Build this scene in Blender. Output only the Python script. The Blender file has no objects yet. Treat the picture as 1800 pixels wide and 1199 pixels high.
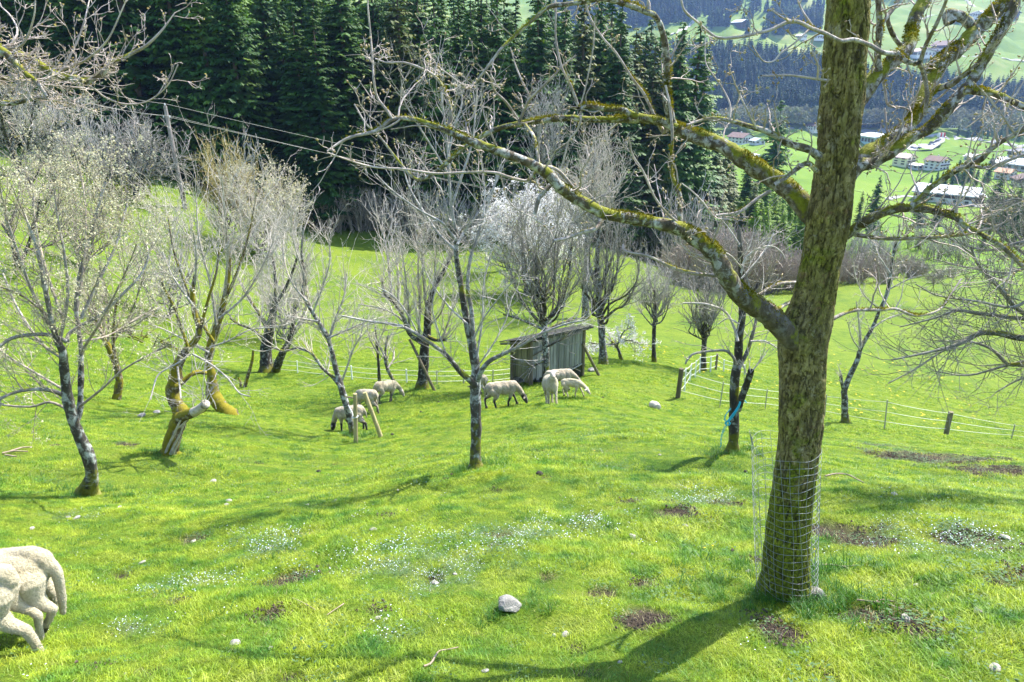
import bpy, bmesh, math, random
import numpy as np

# ------------------------------------------------------------------ camera, world, sun, exposure
scn = bpy.context.scene
COL = scn.collection
PITCH = math.radians(22.0)
cam_d = bpy.data.cameras.new("camera")
cam = bpy.data.objects.new("camera", cam_d)
COL.objects.link(cam)
cam_d.sensor_width = 36.0
cam_d.lens = 24.0
cam_d.clip_start = 0.05
cam_d.clip_end = 6000.0
cam.location = (0, 0, 0)
cam.rotation_euler = (math.pi / 2 - PITCH, 0, 0)
scn.camera = cam

SUN_ELEV, SUN_AZ = math.radians(52.0), math.radians(47.0)      # azimuth: clockwise from +Y (view direction)
world = bpy.data.worlds.new("World")
scn.world = world
world.use_nodes = True
wn = world.node_tree
wn.nodes.clear()
w_out = wn.nodes.new("ShaderNodeOutputWorld")
w_bg = wn.nodes.new("ShaderNodeBackground")
w_sky = wn.nodes.new("ShaderNodeTexSky")
w_sky.sky_type = 'NISHITA'
w_sky.sun_disc = False
w_sky.sun_elevation = SUN_ELEV
w_sky.sun_rotation = SUN_AZ
w_sky.altitude = 900
w_sky.air_density = 1.0
w_sky.dust_density = 1.5
w_bg.inputs["Strength"].default_value = 0.15
wn.links.new(w_sky.outputs[0], w_bg.inputs[0])
wn.links.new(w_bg.outputs[0], w_out.inputs[0])

sun_d = bpy.data.lights.new("sun", 'SUN')
sun_d.energy = 3.4
sun_d.angle = math.radians(0.53)
sun_d.color = (1.0, 0.95, 0.86)
sun = bpy.data.objects.new("sun", sun_d)
COL.objects.link(sun)
# local -Z points along the light's travel
sun.rotation_euler = (math.pi / 2 - SUN_ELEV, 0, math.pi - SUN_AZ)

scn.view_settings.view_transform = 'Standard'
scn.view_settings.look = 'None'
scn.view_settings.gamma = 1.0
scn.view_settings.use_curve_mapping = False
scn.view_settings.exposure = 2.02
scn.render.engine = 'CYCLES'
scn.cycles.max_bounces = 6
scn.cycles.diffuse_bounces = 3
scn.cycles.glossy_bounces = 1
scn.cycles.transmission_bounces = 3
scn.cycles.volume_bounces = 0
scn.cycles.use_adaptive_sampling = True
scn.cycles.adaptive_threshold = 0.015
scn.cycles.use_denoising = True

# ------------------------------------------------------------------ pixels <-> world (1800 x 1199 photo)
CP, SP = math.cos(PITCH), math.sin(PITCH)
def ray(px, py):
    u, v = (px - 900.0) / 1200.0, (py - 599.5) / 1200.0
    return u, CP - v * SP, -(SP + v * CP)
def P(px, py, Y):
    u, f, w = ray(px, py)
    k = Y / f
    return (u * k, Y, w * k)
def pxm(px, py, Y):
    """metres per photo pixel at that point"""
    return Y / ray(px, py)[1] / 1200.0

# ------------------------------------------------------------------ noise
def _hash(ix, iy, seed):
    h = (ix.astype(np.int64) * 374761393 + iy.astype(np.int64) * 668265263 + seed * 974634223) & 0xFFFFFFFF
    h = ((h ^ (h >> 13)) * 1274126177) & 0xFFFFFFFF
    h = h ^ (h >> 16)
    return (h & 0xFFFFFF) / float(0xFFFFFF)
def vnoise(x, y, seed=0):
    x = np.asarray(x, float); y = np.asarray(y, float)
    ix, iy = np.floor(x), np.floor(y)
    fx, fy = x - ix, y - iy
    fx = fx * fx * (3 - 2 * fx); fy = fy * fy * (3 - 2 * fy)
    a = _hash(ix, iy, seed); b = _hash(ix + 1, iy, seed)
    c = _hash(ix, iy + 1, seed); d = _hash(ix + 1, iy + 1, seed)
    return (a * (1 - fx) + b * fx) * (1 - fy) + (c * (1 - fx) + d * fx) * fy
def fbm(x, y, seed=0, octv=4):
    s = 0.0; a = 0.5
    for k in range(octv):
        s = s + a * (vnoise(x, y, seed + k * 17) - 0.5)
        x = np.asarray(x) * 2.03 + 3.1; y = np.asarray(y) * 2.03 + 1.7; a *= 0.5
    return s

# ------------------------------------------------------------------ terrain heights (thin-plate surface through surveyed points)
CTRL = [  # photo x, y, camera depth in metres
 (900,1199,3.2),(100,1190,3.3),(1700,1199,3.1),(1385,1040,4.35),(60,1150,3.7),(1750,1000,4.4),
 (150,868,8.3),(837,822,8.8),(305,797,11.2),(1290,795,9.6),(625,775,16.0),(890,717,18.5),(967,713,18),(1010,695,19.5),
 (385,728,17),(205,702,20),(470,657,30),(743,683,24),(665,672,26),(935,672,26),(1025,655,28),(1060,640,31),(1150,637,33),(1237,650,33),
 (1190,700,24),(1150,715,20),(1487,742,24),(1662,765,25),(1800,775,26),(1560,800,13),(1700,800,13.5),(1900,815,14),
 (1700,640,50),(1700,525,74),(1500,525,74),(1900,535,74),(2100,600,70),(1450,560,62),(1150,560,60),(1000,600,45),(700,600,42),(600,430,85),(850,450,85),(1100,470,85),(1350,530,72),
 (300,600,34),(200,440,55),(100,330,65),(325,365,70),(230,335,74),(0,450,35),(0,700,15),(520,395,92),(-300,420,34),(-200,700,13),(-200,300,60),
 (0,200,140),(300,215,150),(600,265,150),(900,335,150),(1080,420,128),(-200,150,140),
 # beyond the crest of the meadow, down to the valley floor
 (1240,500,110),(1500,470,110),(1800,470,110),(1400,420,150),(1700,400,160),(1150,440,150),(2100,480,120)]
def _ctrl():
    A, V = [], []
    def add(x, y, drop):
        r = math.hypot(x, y); A.append((math.atan2(x, y), r)); V.append((drop - 1.7) / r)
    for px, py, z in CTRL:
        u, f, w = ray(px, py)
        add(u * z, f * z, -w * z)
    for az in range(-180, 181, 15):              # the pasture round and behind the camera
        a = math.radians(az)
        for r in (1.0, 1.8):
            add(r * math.sin(a), r * math.cos(a), 1.7 + 0.40 * r * math.cos(a))
    for az in list(range(-180, -59, 20)) + list(range(70, 181, 20)):
        a = math.radians(az)
        for r in (8, 30, 80, 200):
            add(r * math.sin(a), r * math.cos(a), 1.7 + (0.30 if az < 0 else 0.36) * r * math.cos(a) + (0 if az < 0 else 0.10 * r))
    for az in (0, 10, 18, 26, 34, 42, 52, 60):     # valley floor and the slope beyond
        a = math.radians(az); c = math.cos(a)
        for yv, dz in ((230, 58), (330, 60), (480, 61), (620, 62), (760, 62), (960, 4), (1300, -78), (1700, -180), (2400, -360)):
            add(yv * math.tan(a), yv, dz)
    for az in (-14, -26, -38, -50, -60):
        a = math.radians(az)
        for yv, dz in ((260, 8), (400, -10), (700, -30), (1100, -110), (1700, -230), (2400, -380)):
            add(yv * math.tan(a), yv, dz)
    return np.array(A), np.array(V)
_A, _V = _ctrl()
def _feat(az, r):
    return np.stack([np.asarray(az) * 2.2, np.log(np.maximum(r, 0.9))], -1)
_F = _feat(_A[:, 0], _A[:, 1])
def _phi(d2):
    return 0.5 * d2 * np.log(d2 + 1e-12)
_n = len(_F)
_K = _phi(((_F[:, None] - _F[None]) ** 2).sum(-1)) + np.eye(_n) * 0.0015
_M = np.zeros((_n + 3, _n + 3)); _M[:_n, :_n] = _K
_M[:_n, _n] = 1; _M[:_n, _n + 1:] = _F; _M[_n, :_n] = 1; _M[_n + 1:, :_n] = _F.T
_W = np.linalg.solve(_M, np.concatenate([_V, np.zeros(3)]))
def H0(x, y):
    x = np.atleast_1d(np.asarray(x, float)); y = np.atleast_1d(np.asarray(y, float))
    out = np.empty(x.size)
    xf, yf = x.ravel(), y.ravel()
    for s in range(0, xf.size, 20000):
        xs, ys = xf[s:s + 20000], yf[s:s + 20000]
        r = np.hypot(xs, ys); az = np.arctan2(xs, ys)
        f = _feat(az, r)
        d2 = ((f[:, None] - _F[None]) ** 2).sum(-1)
        v = _phi(d2) @ _W[:_n] + _W[_n] + f @ _W[_n + 1:]
        out[s:s + 20000] = -(1.7 + v * r)
    return out.reshape(x.shape)
def relief(x, y):
    """tussocks, hoof steps and swells of the pasture"""
    r = np.hypot(x, y)
    near = np.clip((60 - r) / 50, 0, 1)
    f = fbm(x * 1.7, y * 1.7, 5, 4) * 0.12 + fbm(x * 0.35, y * 0.5, 9, 3) * 0.36 * np.clip(r / 9, 0, 1)
    st = (vnoise(x * 0.6 + y * 0.5, y * 2.2 + 0.3 * x, 21) - 0.5) * 0.08 * np.clip(r / 6, 0, 1)
    far = fbm(x * 0.02, y * 0.02, 31, 4) * np.clip((r - 350) / 500, 0, 1) * 40 + fbm(x * 0.06, y * 0.06, 33, 3) * 1.6 * np.clip((r - 25) / 40, 0, 1) * np.clip((300 - r) / 100, 0, 1)
    return (f + st) * near + far
def H(x, y):
    x = np.atleast_1d(np.asarray(x, float)); y = np.atleast_1d(np.asarray(y, float))
    return H0(x, y) + relief(x, y)
def h1(x, y):
    return float(H(x, y)[0])
_TS = np.concatenate([np.geomspace(1.0, 3000, 1400)])
def G(px, py, zmin=1.0):
    """first point of the ground seen through that photo pixel"""
    u, f, w = ray(px, py)
    t = _TS[_TS >= zmin]
    hh = H(u * t, f * t)
    below = (w * t) < hh
    i = int(np.argmax(below)) if below.any() else len(t) - 1
    a, b = t[max(i - 1, 0)], t[i]
    for _ in range(18):
        m = (a + b) / 2
        if w * m < h1(u * m, f * m): b = m
        else: a = m
    return (u * b, f * b, w * b)

# ------------------------------------------------------------------ objects
def tag(o, label=None, cat=None, group=None, kind=None):
    if label: o["label"] = label
    if cat: o["category"] = cat
    if group: o["group"] = group
    if kind: o["kind"] = kind
    return o
def empty(name, loc=(0, 0, 0), rz=0.0):
    o = bpy.data.objects.new(name, None)
    o.empty_display_size = 0.2
    o.location = loc; o.rotation_euler = (0, 0, rz)
    COL.objects.link(o)
    return o
def make_mesh(name, verts, faces_list, smooth=True, attrs=None):
    """faces_list: list of int arrays (n,k)"""
    me = bpy.data.meshes.new(name)
    v = np.asarray(verts, np.float32)
    me.vertices.add(len(v)); me.vertices.foreach_set("co", v.ravel())
    faces_list = [np.asarray(f, np.int32) for f in faces_list if len(f)]
    if faces_list:
        loops = np.concatenate([f.ravel() for f in faces_list])
        tot = np.concatenate([np.full(len(f), f.shape[1], np.int32) for f in faces_list])
        st = np.concatenate([[0], np.cumsum(tot)[:-1]]).astype(np.int32)
        me.loops.add(len(loops)); me.loops.foreach_set("vertex_index", loops)
        me.polygons.add(len(tot)); me.polygons.foreach_set("loop_start", st)
        me.polygons.foreach_set("use_smooth", np.full(len(tot), bool(smooth)))
    for k, a in (attrs or {}).items():
        a = np.asarray(a, np.float32)
        if a.ndim == 1:
            at = me.attributes.new(k, 'FLOAT', 'POINT'); at.data.foreach_set("value", a)
        else:
            at = me.attributes.new(k, 'FLOAT_COLOR', 'POINT')
            at.data.foreach_set("color", np.concatenate([a, np.ones((len(a), 1), np.float32)], 1).ravel())
    me.update(calc_edges=True)
    me.validate()
    return me
def obj(name, me, mat=None, parent=None):
    o = bpy.data.objects.new(name, me)
    COL.objects.link(o)
    if mat is not None and len(me.materials) == 0: me.materials.append(mat)
    if parent is not None: o.parent = parent
    return o
def copy_tree(o, parent=None):
    c = o.copy(); COL.objects.link(c); c.parent = parent
    for ch in list(o.children): copy_tree(ch, c)
    return c

# polygon soup with boxes, bars, prisms
class Soup:
    def __init__(s): s.v = []; s.f = []
    def box(s, c, size, rz=0.0, M=None, jit=0.0):
        a, b, d = size[0] / 2, size[1] / 2, size[2] / 2
        n = len(s.v); cs, sn = math.cos(rz), math.sin(rz)
        for sx, sy, sz in ((-1,-1,-1),(1,-1,-1),(1,1,-1),(-1,1,-1),(-1,-1,1),(1,-1,1),(1,1,1),(-1,1,1)):
            x, y, z = sx * a + random.uniform(-jit, jit), sy * b + random.uniform(-jit, jit), sz * d + random.uniform(-jit, jit)
            s.v.append((c[0] + x * cs - y * sn, c[1] + x * sn + y * cs, c[2] + z))
        s.f += [tuple(n + i for i in q) for q in ((0,3,2,1),(4,5,6,7),(0,1,5,4),(1,2,6,5),(2,3,7,6),(3,0,4,7))]
    def poly(s, pts):
        n = len(s.v); s.v += [tuple(p) for p in pts]; s.f.append(tuple(range(n, n + len(pts))))
    def prism(s, pts, off):
        """closed slab: polygon pts pushed along off"""
        n = len(s.v); k = len(pts)
        s.v += [tuple(p) for p in pts] + [(p[0] + off[0], p[1] + off[1], p[2] + off[2]) for p in pts]
        s.f.append(tuple(range(n + k - 1, n - 1, -1))); s.f.append(tuple(range(n + k, n + 2 * k)))
        for i in range(k):
            j = (i + 1) % k
            s.f.append((n + i, n + j, n + k + j, n + k + i))
    def bar(s, p, q, r, sides=6, r2=None):
        p, q = np.array(p, float), np.array(q, float); d = q - p
        d /= np.linalg.norm(d) + 1e-9
        a = np.cross(d, (0, 0, 1) if abs(d[2]) < 0.9 else (1, 0, 0)); a /= np.linalg.norm(a); b = np.cross(d, a)
        n = len(s.v); r2 = r if r2 is None else r2
        for c, rr in ((p, r), (q, r2)):
            for k in range(sides):
                t = 2 * math.pi * k / sides
                s.v.append(tuple(c + (a * math.cos(t) + b * math.sin(t)) * rr))
        for k in range(sides):
            j = (k + 1) % sides
            s.f.append((n + k, n + j, n + sides + j, n + sides + k))
        s.f.append(tuple(range(n + sides - 1, n - 1, -1))); s.f.append(tuple(range(n + sides, n + 2 * sides)))
    def mesh(s, name, bevel=0.0):
        me = bpy.data.meshes.new(name)
        me.from_pydata(s.v, [], s.f)
        bm = bmesh.new(); bm.from_mesh(me)
        bmesh.ops.recalc_face_normals(bm, faces=bm.faces)
        if bevel: bmesh.ops.bevel(bm, geom=list(bm.edges), offset=bevel, segments=1, affect='EDGES')
        bm.to_mesh(me); bm.free()
        return me
    def obj(s, name, mat, parent=None, bevel=0.0):
        return obj(name, s.mesh(name, bevel), mat, parent)

# ------------------------------------------------------------------ tubes: trunks, limbs, twigs
class Tubes:
    def __init__(s, rng):
        s.b = {}; s.rng = rng; s.tips = []
    def add(s, pts, radii, sides=None):
        r0 = max(radii)
        if sides is None: sides = 3 if r0 < 0.008 else 4 if r0 < 0.016 else 6 if r0 < 0.04 else 9
        s.b.setdefault((len(pts), sides), []).append((pts, radii))
    def arrays(s):
        V, F, R, off = [], [], [], 0
        for (n, k), items in s.b.items():
            p = np.array([i[0] for i in items], float)          # m,n,3
            r = np.array([i[1] for i in items], float)          # m,n
            m = len(items)
            t = np.empty_like(p)
            if n > 2: t[:, 1:-1] = p[:, 2:] - p[:, :-2]
            t[:, 0] = p[:, 1] - p[:, 0]; t[:, -1] = p[:, -1] - p[:, -2]
            t /= np.linalg.norm(t, axis=-1, keepdims=True) + 1e-9
            tm = p[:, -1] - p[:, 0]; tm /= np.linalg.norm(tm, axis=-1, keepdims=True) + 1e-9
            ax = np.argmin(np.abs(tm), axis=-1)
            ref = np.zeros((m, 3)); ref[np.arange(m), ax] = 1
            a = np.cross(t, ref[:, None]); a /= np.linalg.norm(a, axis=-1, keepdims=True) + 1e-9
            b = np.cross(t, a)
            th = np.arange(k) * 2 * math.pi / k
            rr_ = np.repeat(r[:, :, None], k, 2)
            if k >= 10:                                        # thick wood is never round
                sl_ = np.concatenate([np.zeros((m, 1)), np.cumsum(np.linalg.norm(np.diff(p, axis=1), axis=-1), 1)], 1)
                q = sl_ / (r[:, :1] * 2 + 0.05); ph = np.arange(m)[:, None, None] * 7.3 + p[:, :1, :1] * 5
                cx_, cy_ = np.cos(th), np.sin(th)
                rr_ = rr_ * (1 + 0.34 * fbm(cx_ * 1.1 + ph, q[:, :, None] * 1.2 + cy_ * 1.1, 61, 3) + 0.16 * fbm(cx_ * 3.1 + ph, q[:, :, None] * 3.5 + cy_ * 3.1, 67, 2))
            ring = p[:, :, None] + rr_[:, :, :, None] * (a[:, :, None] * np.cos(th)[:, None] + b[:, :, None] * np.sin(th)[:, None])
            V.append(ring.reshape(-1, 3)); R.append(np.repeat(r.ravel(), k))
            idx = off + np.arange(m * n * k).reshape(m, n, k)
            i0, i1 = idx[:, :-1], idx[:, 1:]
            F.append(np.stack([i0, np.roll(i0, -1, 2), np.roll(i1, -1, 2), i1], -1).reshape(-1, 4))
            off += m * n * k
        if not V: return np.zeros((0, 3)), np.zeros((0, 4), int), np.zeros(0)
        return np.concatenate(V), np.concatenate(F), np.concatenate(R)
    def build(s, name, mat, parent=None):
        v, f, r = s.arrays()
        return obj(name, make_mesh(name, v, [f], True, {"thick": r}), mat, parent)

def norm3(d):
    l = math.sqrt(d[0] * d[0] + d[1] * d[1] + d[2] * d[2]) + 1e-9
    return (d[0] / l, d[1] / l, d[2] / l)
def spread(d, ang, rng):
    """d turned by ang about a random axis across it"""
    while True:
        q = (rng.gauss(0, 1), rng.gauss(0, 1), rng.gauss(0, 1))
        k = q[0] * d[0] + q[1] * d[1] + q[2] * d[2]
        q = (q[0] - k * d[0], q[1] - k * d[1], q[2] - k * d[2])
        if abs(q[0]) + abs(q[1]) + abs(q[2]) > 0.2: break
    q = norm3(q); c, s_ = math.cos(ang), math.sin(ang)
    return (d[0] * c + q[0] * s_, d[1] * c + q[1] * s_, d[2] * c + q[2] * s_)
def grow(T, p, d, L, r, lev, pr, depth=0):
    """one shoot and its side shoots. pr: wig, up, seg, kids[], ratio, ang"""
    rng = T.rng
    n = max(3, pr["seg"] - depth)
    st = L / n; pts = [p]; dirs = [d]
    w, up = pr["wig"], pr["up"]
    for i in range(n):
        d = norm3((d[0] + rng.gauss(0, w), d[1] + rng.gauss(0, w), d[2] + rng.gauss(0, w) + up))
        p = (p[0] + d[0] * st, p[1] + d[1] * st, p[2] + d[2] * st)
        pts.append(p); dirs.append(d)
    T.add(pts, [r * (1 - 0.7 * i / n) for i in range(n + 1)])
    T.tips.append((pts, d))
    if lev > 0:
        k = pr["kids"][depth] if depth < len(pr["kids"]) else pr["kids"][-1]
        k = int(k) + (1 if rng.random() < k - int(k) else 0)
        for _ in range(k):
            t = rng.uniform(pr.get("from", 0.15), 0.98) * n
            i = min(int(t), n - 1); f = t - i
            q = tuple(pts[i][c] * (1 - f) + pts[i + 1][c] * f for c in range(3))
            grow(T, q, spread(dirs[i + 1], math.radians(rng.gauss(pr["ang"], 12)), rng), L * pr["ratio"] * rng.uniform(0.5, 1.15) * (1.15 - 0.5 * t / n),
                 max(r * (1 - 0.7 * t / n) * 0.62, pr.get("rmin", 0.0022)), lev - 1, pr, depth + 1)

def smooth_path(pts, vals, sub):
    """Catmull-Rom through pts (3-D) and vals"""
    q = np.array(pts, float); v = np.array(vals, float)
    if len(q) < 3: sub = max(sub, 3)
    Q = np.concatenate([[2 * q[0] - q[1]], q, [2 * q[-1] - q[-2]]])
    out, ov = [], []
    for i in range(1, len(Q) - 2):
        for k in range(sub):
            t = k / sub
            a, b, c, d = Q[i - 1], Q[i], Q[i + 1], Q[i + 2]
            out.append(0.5 * (2 * b + (c - a) * t + (2 * a - 5 * b + 4 * c - d) * t * t + (3 * b - a - 3 * c + d) * t ** 3))
            ov.append(v[i - 1] * (1 - t) + v[min(i, len(v) - 1)] * t)
    out.append(q[-1]); ov.append(v[-1])
    return np.array(out), np.array(ov)
def px_limb(pts, Y0, Y1, w, sub=3, Yj=0.0, rng=None):
    """pixel polyline -> world path and radii; w = list of pixel widths or (start, end)"""
    n = len(pts)
    if len(w) == 2 and n != 2: w = [w[0] + (w[1] - w[0]) * i / (n - 1) for i in range(n)]
    P3, R = [], []
    off = 0.0
    for i, (x, y) in enumerate(pts):
        Y = Y0 + (Y1 - Y0) * i / (n - 1)
        if rng and i > 0: off += rng.uniform(-Yj, Yj)
        P3.append(P(x, y, Y + off)); R.append(0.5 * w[i] * pxm(x, y, Y))
    return smooth_path(P3, R, sub)
def sprout(T, path, rad, n, L, lev, pr, t0=0.15, t1=1.0, ang=55, rk=0.5, rmax=0.012, bias=(0, 0, 0.3)):
    rng = T.rng
    m = len(path)
    for _ in range(n):
        t = rng.uniform(t0, t1) * (m - 1); i = min(int(t), m - 2); f = t - i
        q = path[i] * (1 - f) + path[i + 1] * f
        d = norm3(tuple(path[i + 1] - path[i]))
        e = spread(d, math.radians(rng.gauss(ang, 15)), rng)
        e = norm3((e[0] + bias[0], e[1] + bias[1], e[2] + bias[2]))
        rr = min(max(rad[i] * rk, pr.get("rmin", 0.0022)), rmax)
        grow(T, tuple(q), e, L * rng.uniform(0.45, 1.2), rr, lev, pr)

def leaf_quads(points, size, rng, jitter=0.01, narrow=1.0):
    """small crossed petals or buds at points"""
    n = len(points)
    if n == 0: return np.zeros((0, 3)), np.zeros((0, 4), int)
    g = np.random.default_rng(rng.randrange(1 << 30))
    c = np.array(points, float) + g.normal(0, jitter, (n, 3))
    a = g.normal(0, 1, (n, 3)); a /= np.linalg.norm(a, axis=1, keepdims=True)
    b = np.cross(a, g.normal(0, 1, (n, 3))); b /= np.linalg.norm(b, axis=1, keepdims=True) + 1e-9
    s = size * g.uniform(0.6, 1.3, (n, 1))
    v = np.stack([c - a * s - b * s * narrow * 0.3, c + b * s * narrow, c + a * s + b * s * 0.2 * narrow, c - b * s * narrow], 1).reshape(-1, 3)
    return v, np.arange(n * 4).reshape(n, 4)
# ------------------------------------------------------------------ materials
class NT:
    def __init__(s, name, disp=False):
        s.m = bpy.data.materials.new(name); s.m.use_nodes = True
        s.t = s.m.node_tree; s.t.nodes.clear()
        s.out = s.n("ShaderNodeOutputMaterial")
    def n(s, typ, **kw):
        nd = s.t.nodes.new(typ)
        for k, v in kw.items():
            if k.startswith("_"): setattr(nd, k[1:], v)
            else: nd.inputs[k.replace("__", " ")].default_value = v
        return nd
    def l(s, a, b): s.t.links.new(a, b); return s
    def pos(s): return s.n("ShaderNodeNewGeometry").outputs["Position"]
    def objco(s): return s.n("ShaderNodeTexCoord").outputs["Object"]
    def attr(s, name, typ='GEOMETRY'): return s.n("ShaderNodeAttribute", _attribute_name=name, _attribute_type=typ)
    def noise(s, co, scale, detail=4.0, rough=0.55, dist=0.0):
        nd = s.n("ShaderNodeTexNoise", Scale=scale, Detail=detail, Roughness=rough, Distortion=dist)
        s.l(co, nd.inputs["Vector"]); return nd.outputs["Fac"]
    def voro(s, co, scale, feature='F1'):
        nd = s.n("ShaderNodeTexVoronoi", Scale=scale, _feature=feature); s.l(co, nd.inputs["Vector"]); return nd
    def ramp(s, fac, stops, interp='LINEAR'):
        nd = s.n("ShaderNodeValToRGB"); nd.color_ramp.interpolation = interp
        e = nd.color_ramp.elements
        while len(e) < len(stops): e.new(0.5)
        for el, (p, c) in zip(e, stops):
            el.position = p; el.color = (c, c, c, 1) if isinstance(c, (int, float)) else (*c, 1)
        s.l(fac, nd.inputs["Fac"]); return nd.outputs["Color"]
    def mix(s, fac, a, b, mode='MIX'):
        nd = s.n("ShaderNodeMix", _data_type='RGBA', _blend_type=mode)
        for sock, v in ((nd.inputs[0], fac), (nd.inputs[6], a), (nd.inputs[7], b)):
            if isinstance(v, (int, float)): sock.default_value = v
            elif isinstance(v, tuple): sock.default_value = (*v, 1)
            else: s.l(v, sock)
        return nd.outputs[2]
    def math(s, op, a, b=0.0, clamp=False):
        nd = s.n("ShaderNodeMath", _operation=op, _use_clamp=clamp)
        for sock, v in ((nd.inputs[0], a), (nd.inputs[1], b)):
            if isinstance(v, (int, float)): sock.default_value = v
            else: s.l(v, sock)
        return nd.outputs[0]
    def mapping(s, co, scale=(1, 1, 1), loc=(0, 0, 0), rot=(0, 0, 0)):
        nd = s.n("ShaderNodeMapping"); nd.inputs["Scale"].default_value = scale
        nd.inputs["Location"].default_value = loc; nd.inputs["Rotation"].default_value = rot
        s.l(co, nd.inputs["Vector"]); return nd.outputs[0]
    def bump(s, h, strength=0.5, dist=0.02, nrm=None):
        nd = s.n("ShaderNodeBump", Strength=strength, Distance=dist); s.l(h, nd.inputs["Height"])
        if nrm is not None: s.l(nrm, nd.inputs["Normal"])
        return nd.outputs[0]
    def principled(s, col, rough=0.8, nrm=None, spec=0.3, metal=0.0):
        nd = s.n("ShaderNodeBsdfPrincipled")
        for sock, v in ((nd.inputs["Base Color"], col), (nd.inputs["Roughness"], rough), (nd.inputs["Specular IOR Level"], spec), (nd.inputs["Metallic"], metal)):
            if isinstance(v, (int, float)): sock.default_value = v
            elif isinstance(v, tuple): sock.default_value = (*v, 1)
            else: s.l(v, sock)
        if nrm is not None: s.l(nrm, nd.inputs["Normal"])
        return nd
    def end(s, sh):
        s.l(sh.outputs[0] if hasattr(sh, "outputs") else sh, s.out.inputs["Surface"]); return s.m

def mat_plain(name, col, rough=0.8, var=0.25, scale=6.0, bump=0.2, metal=0.0, spec=0.3):
    k = NT(name); co = k.objco()
    nz = k.noise(co, scale, 5)
    c = k.mix(k.ramp(nz, [(0.3, 0.0), (0.7, 1.0)]), tuple(x * (1 - var) for x in col), tuple(min(1, x * (1 + var)) for x in col))
    return k.end(k.principled(c, rough, k.bump(k.noise(co, scale * 6, 4), bump, 0.01) if bump else None, spec, metal))

def mat_leafy(name, cols, scale=0.3, trans=0.4, rough=0.6, objrand=0.0, fine=0.0, spec=0.25, tint=(1.25, 1.15, 0.55)):
    """foliage: diffuse plus light let through; colour drifts over the place"""
    k = NT(name); co = k.pos()
    nz = k.noise(co, scale, 3, 0.6)
    c = k.ramp(nz, [(0.30 + 0.4 * i / (len(cols) - 1), col) for i, col in enumerate(cols)])
    if fine:
        c = k.mix(k.ramp(k.noise(co, fine, 2), [(0.35, 0.0), (0.7, 1.0)]), k.mix(1.0, c, (0.62, 0.66, 0.6), 'MULTIPLY'), c)
    if objrand:
        rn = k.n("ShaderNodeObjectInfo").outputs["Random"]
        v = k.math('ADD', k.math('MULTIPLY', rn, 2 * objrand), 1 - objrand)
        cc = k.n("ShaderNodeCombineColor")
        k.l(v, cc.inputs[0]); k.l(k.math('ADD', k.math('MULTIPLY', v, 0.8), 0.2), cc.inputs[1]); k.l(v, cc.inputs[2])
        c = k.mix(1.0, c, cc.outputs[0], 'MULTIPLY')
    p = k.principled(c, rough, None, spec)
    tr = k.n("ShaderNodeBsdfTranslucent")
    k.l(k.mix(1.0, c, tint, 'MULTIPLY'), tr.inputs["Color"])
    mx = k.n("ShaderNodeMixShader", Fac=trans)
    k.l(p.outputs[0], mx.inputs[1]); k.l(tr.outputs[0], mx.inputs[2])
    return k.end(mx)

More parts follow.
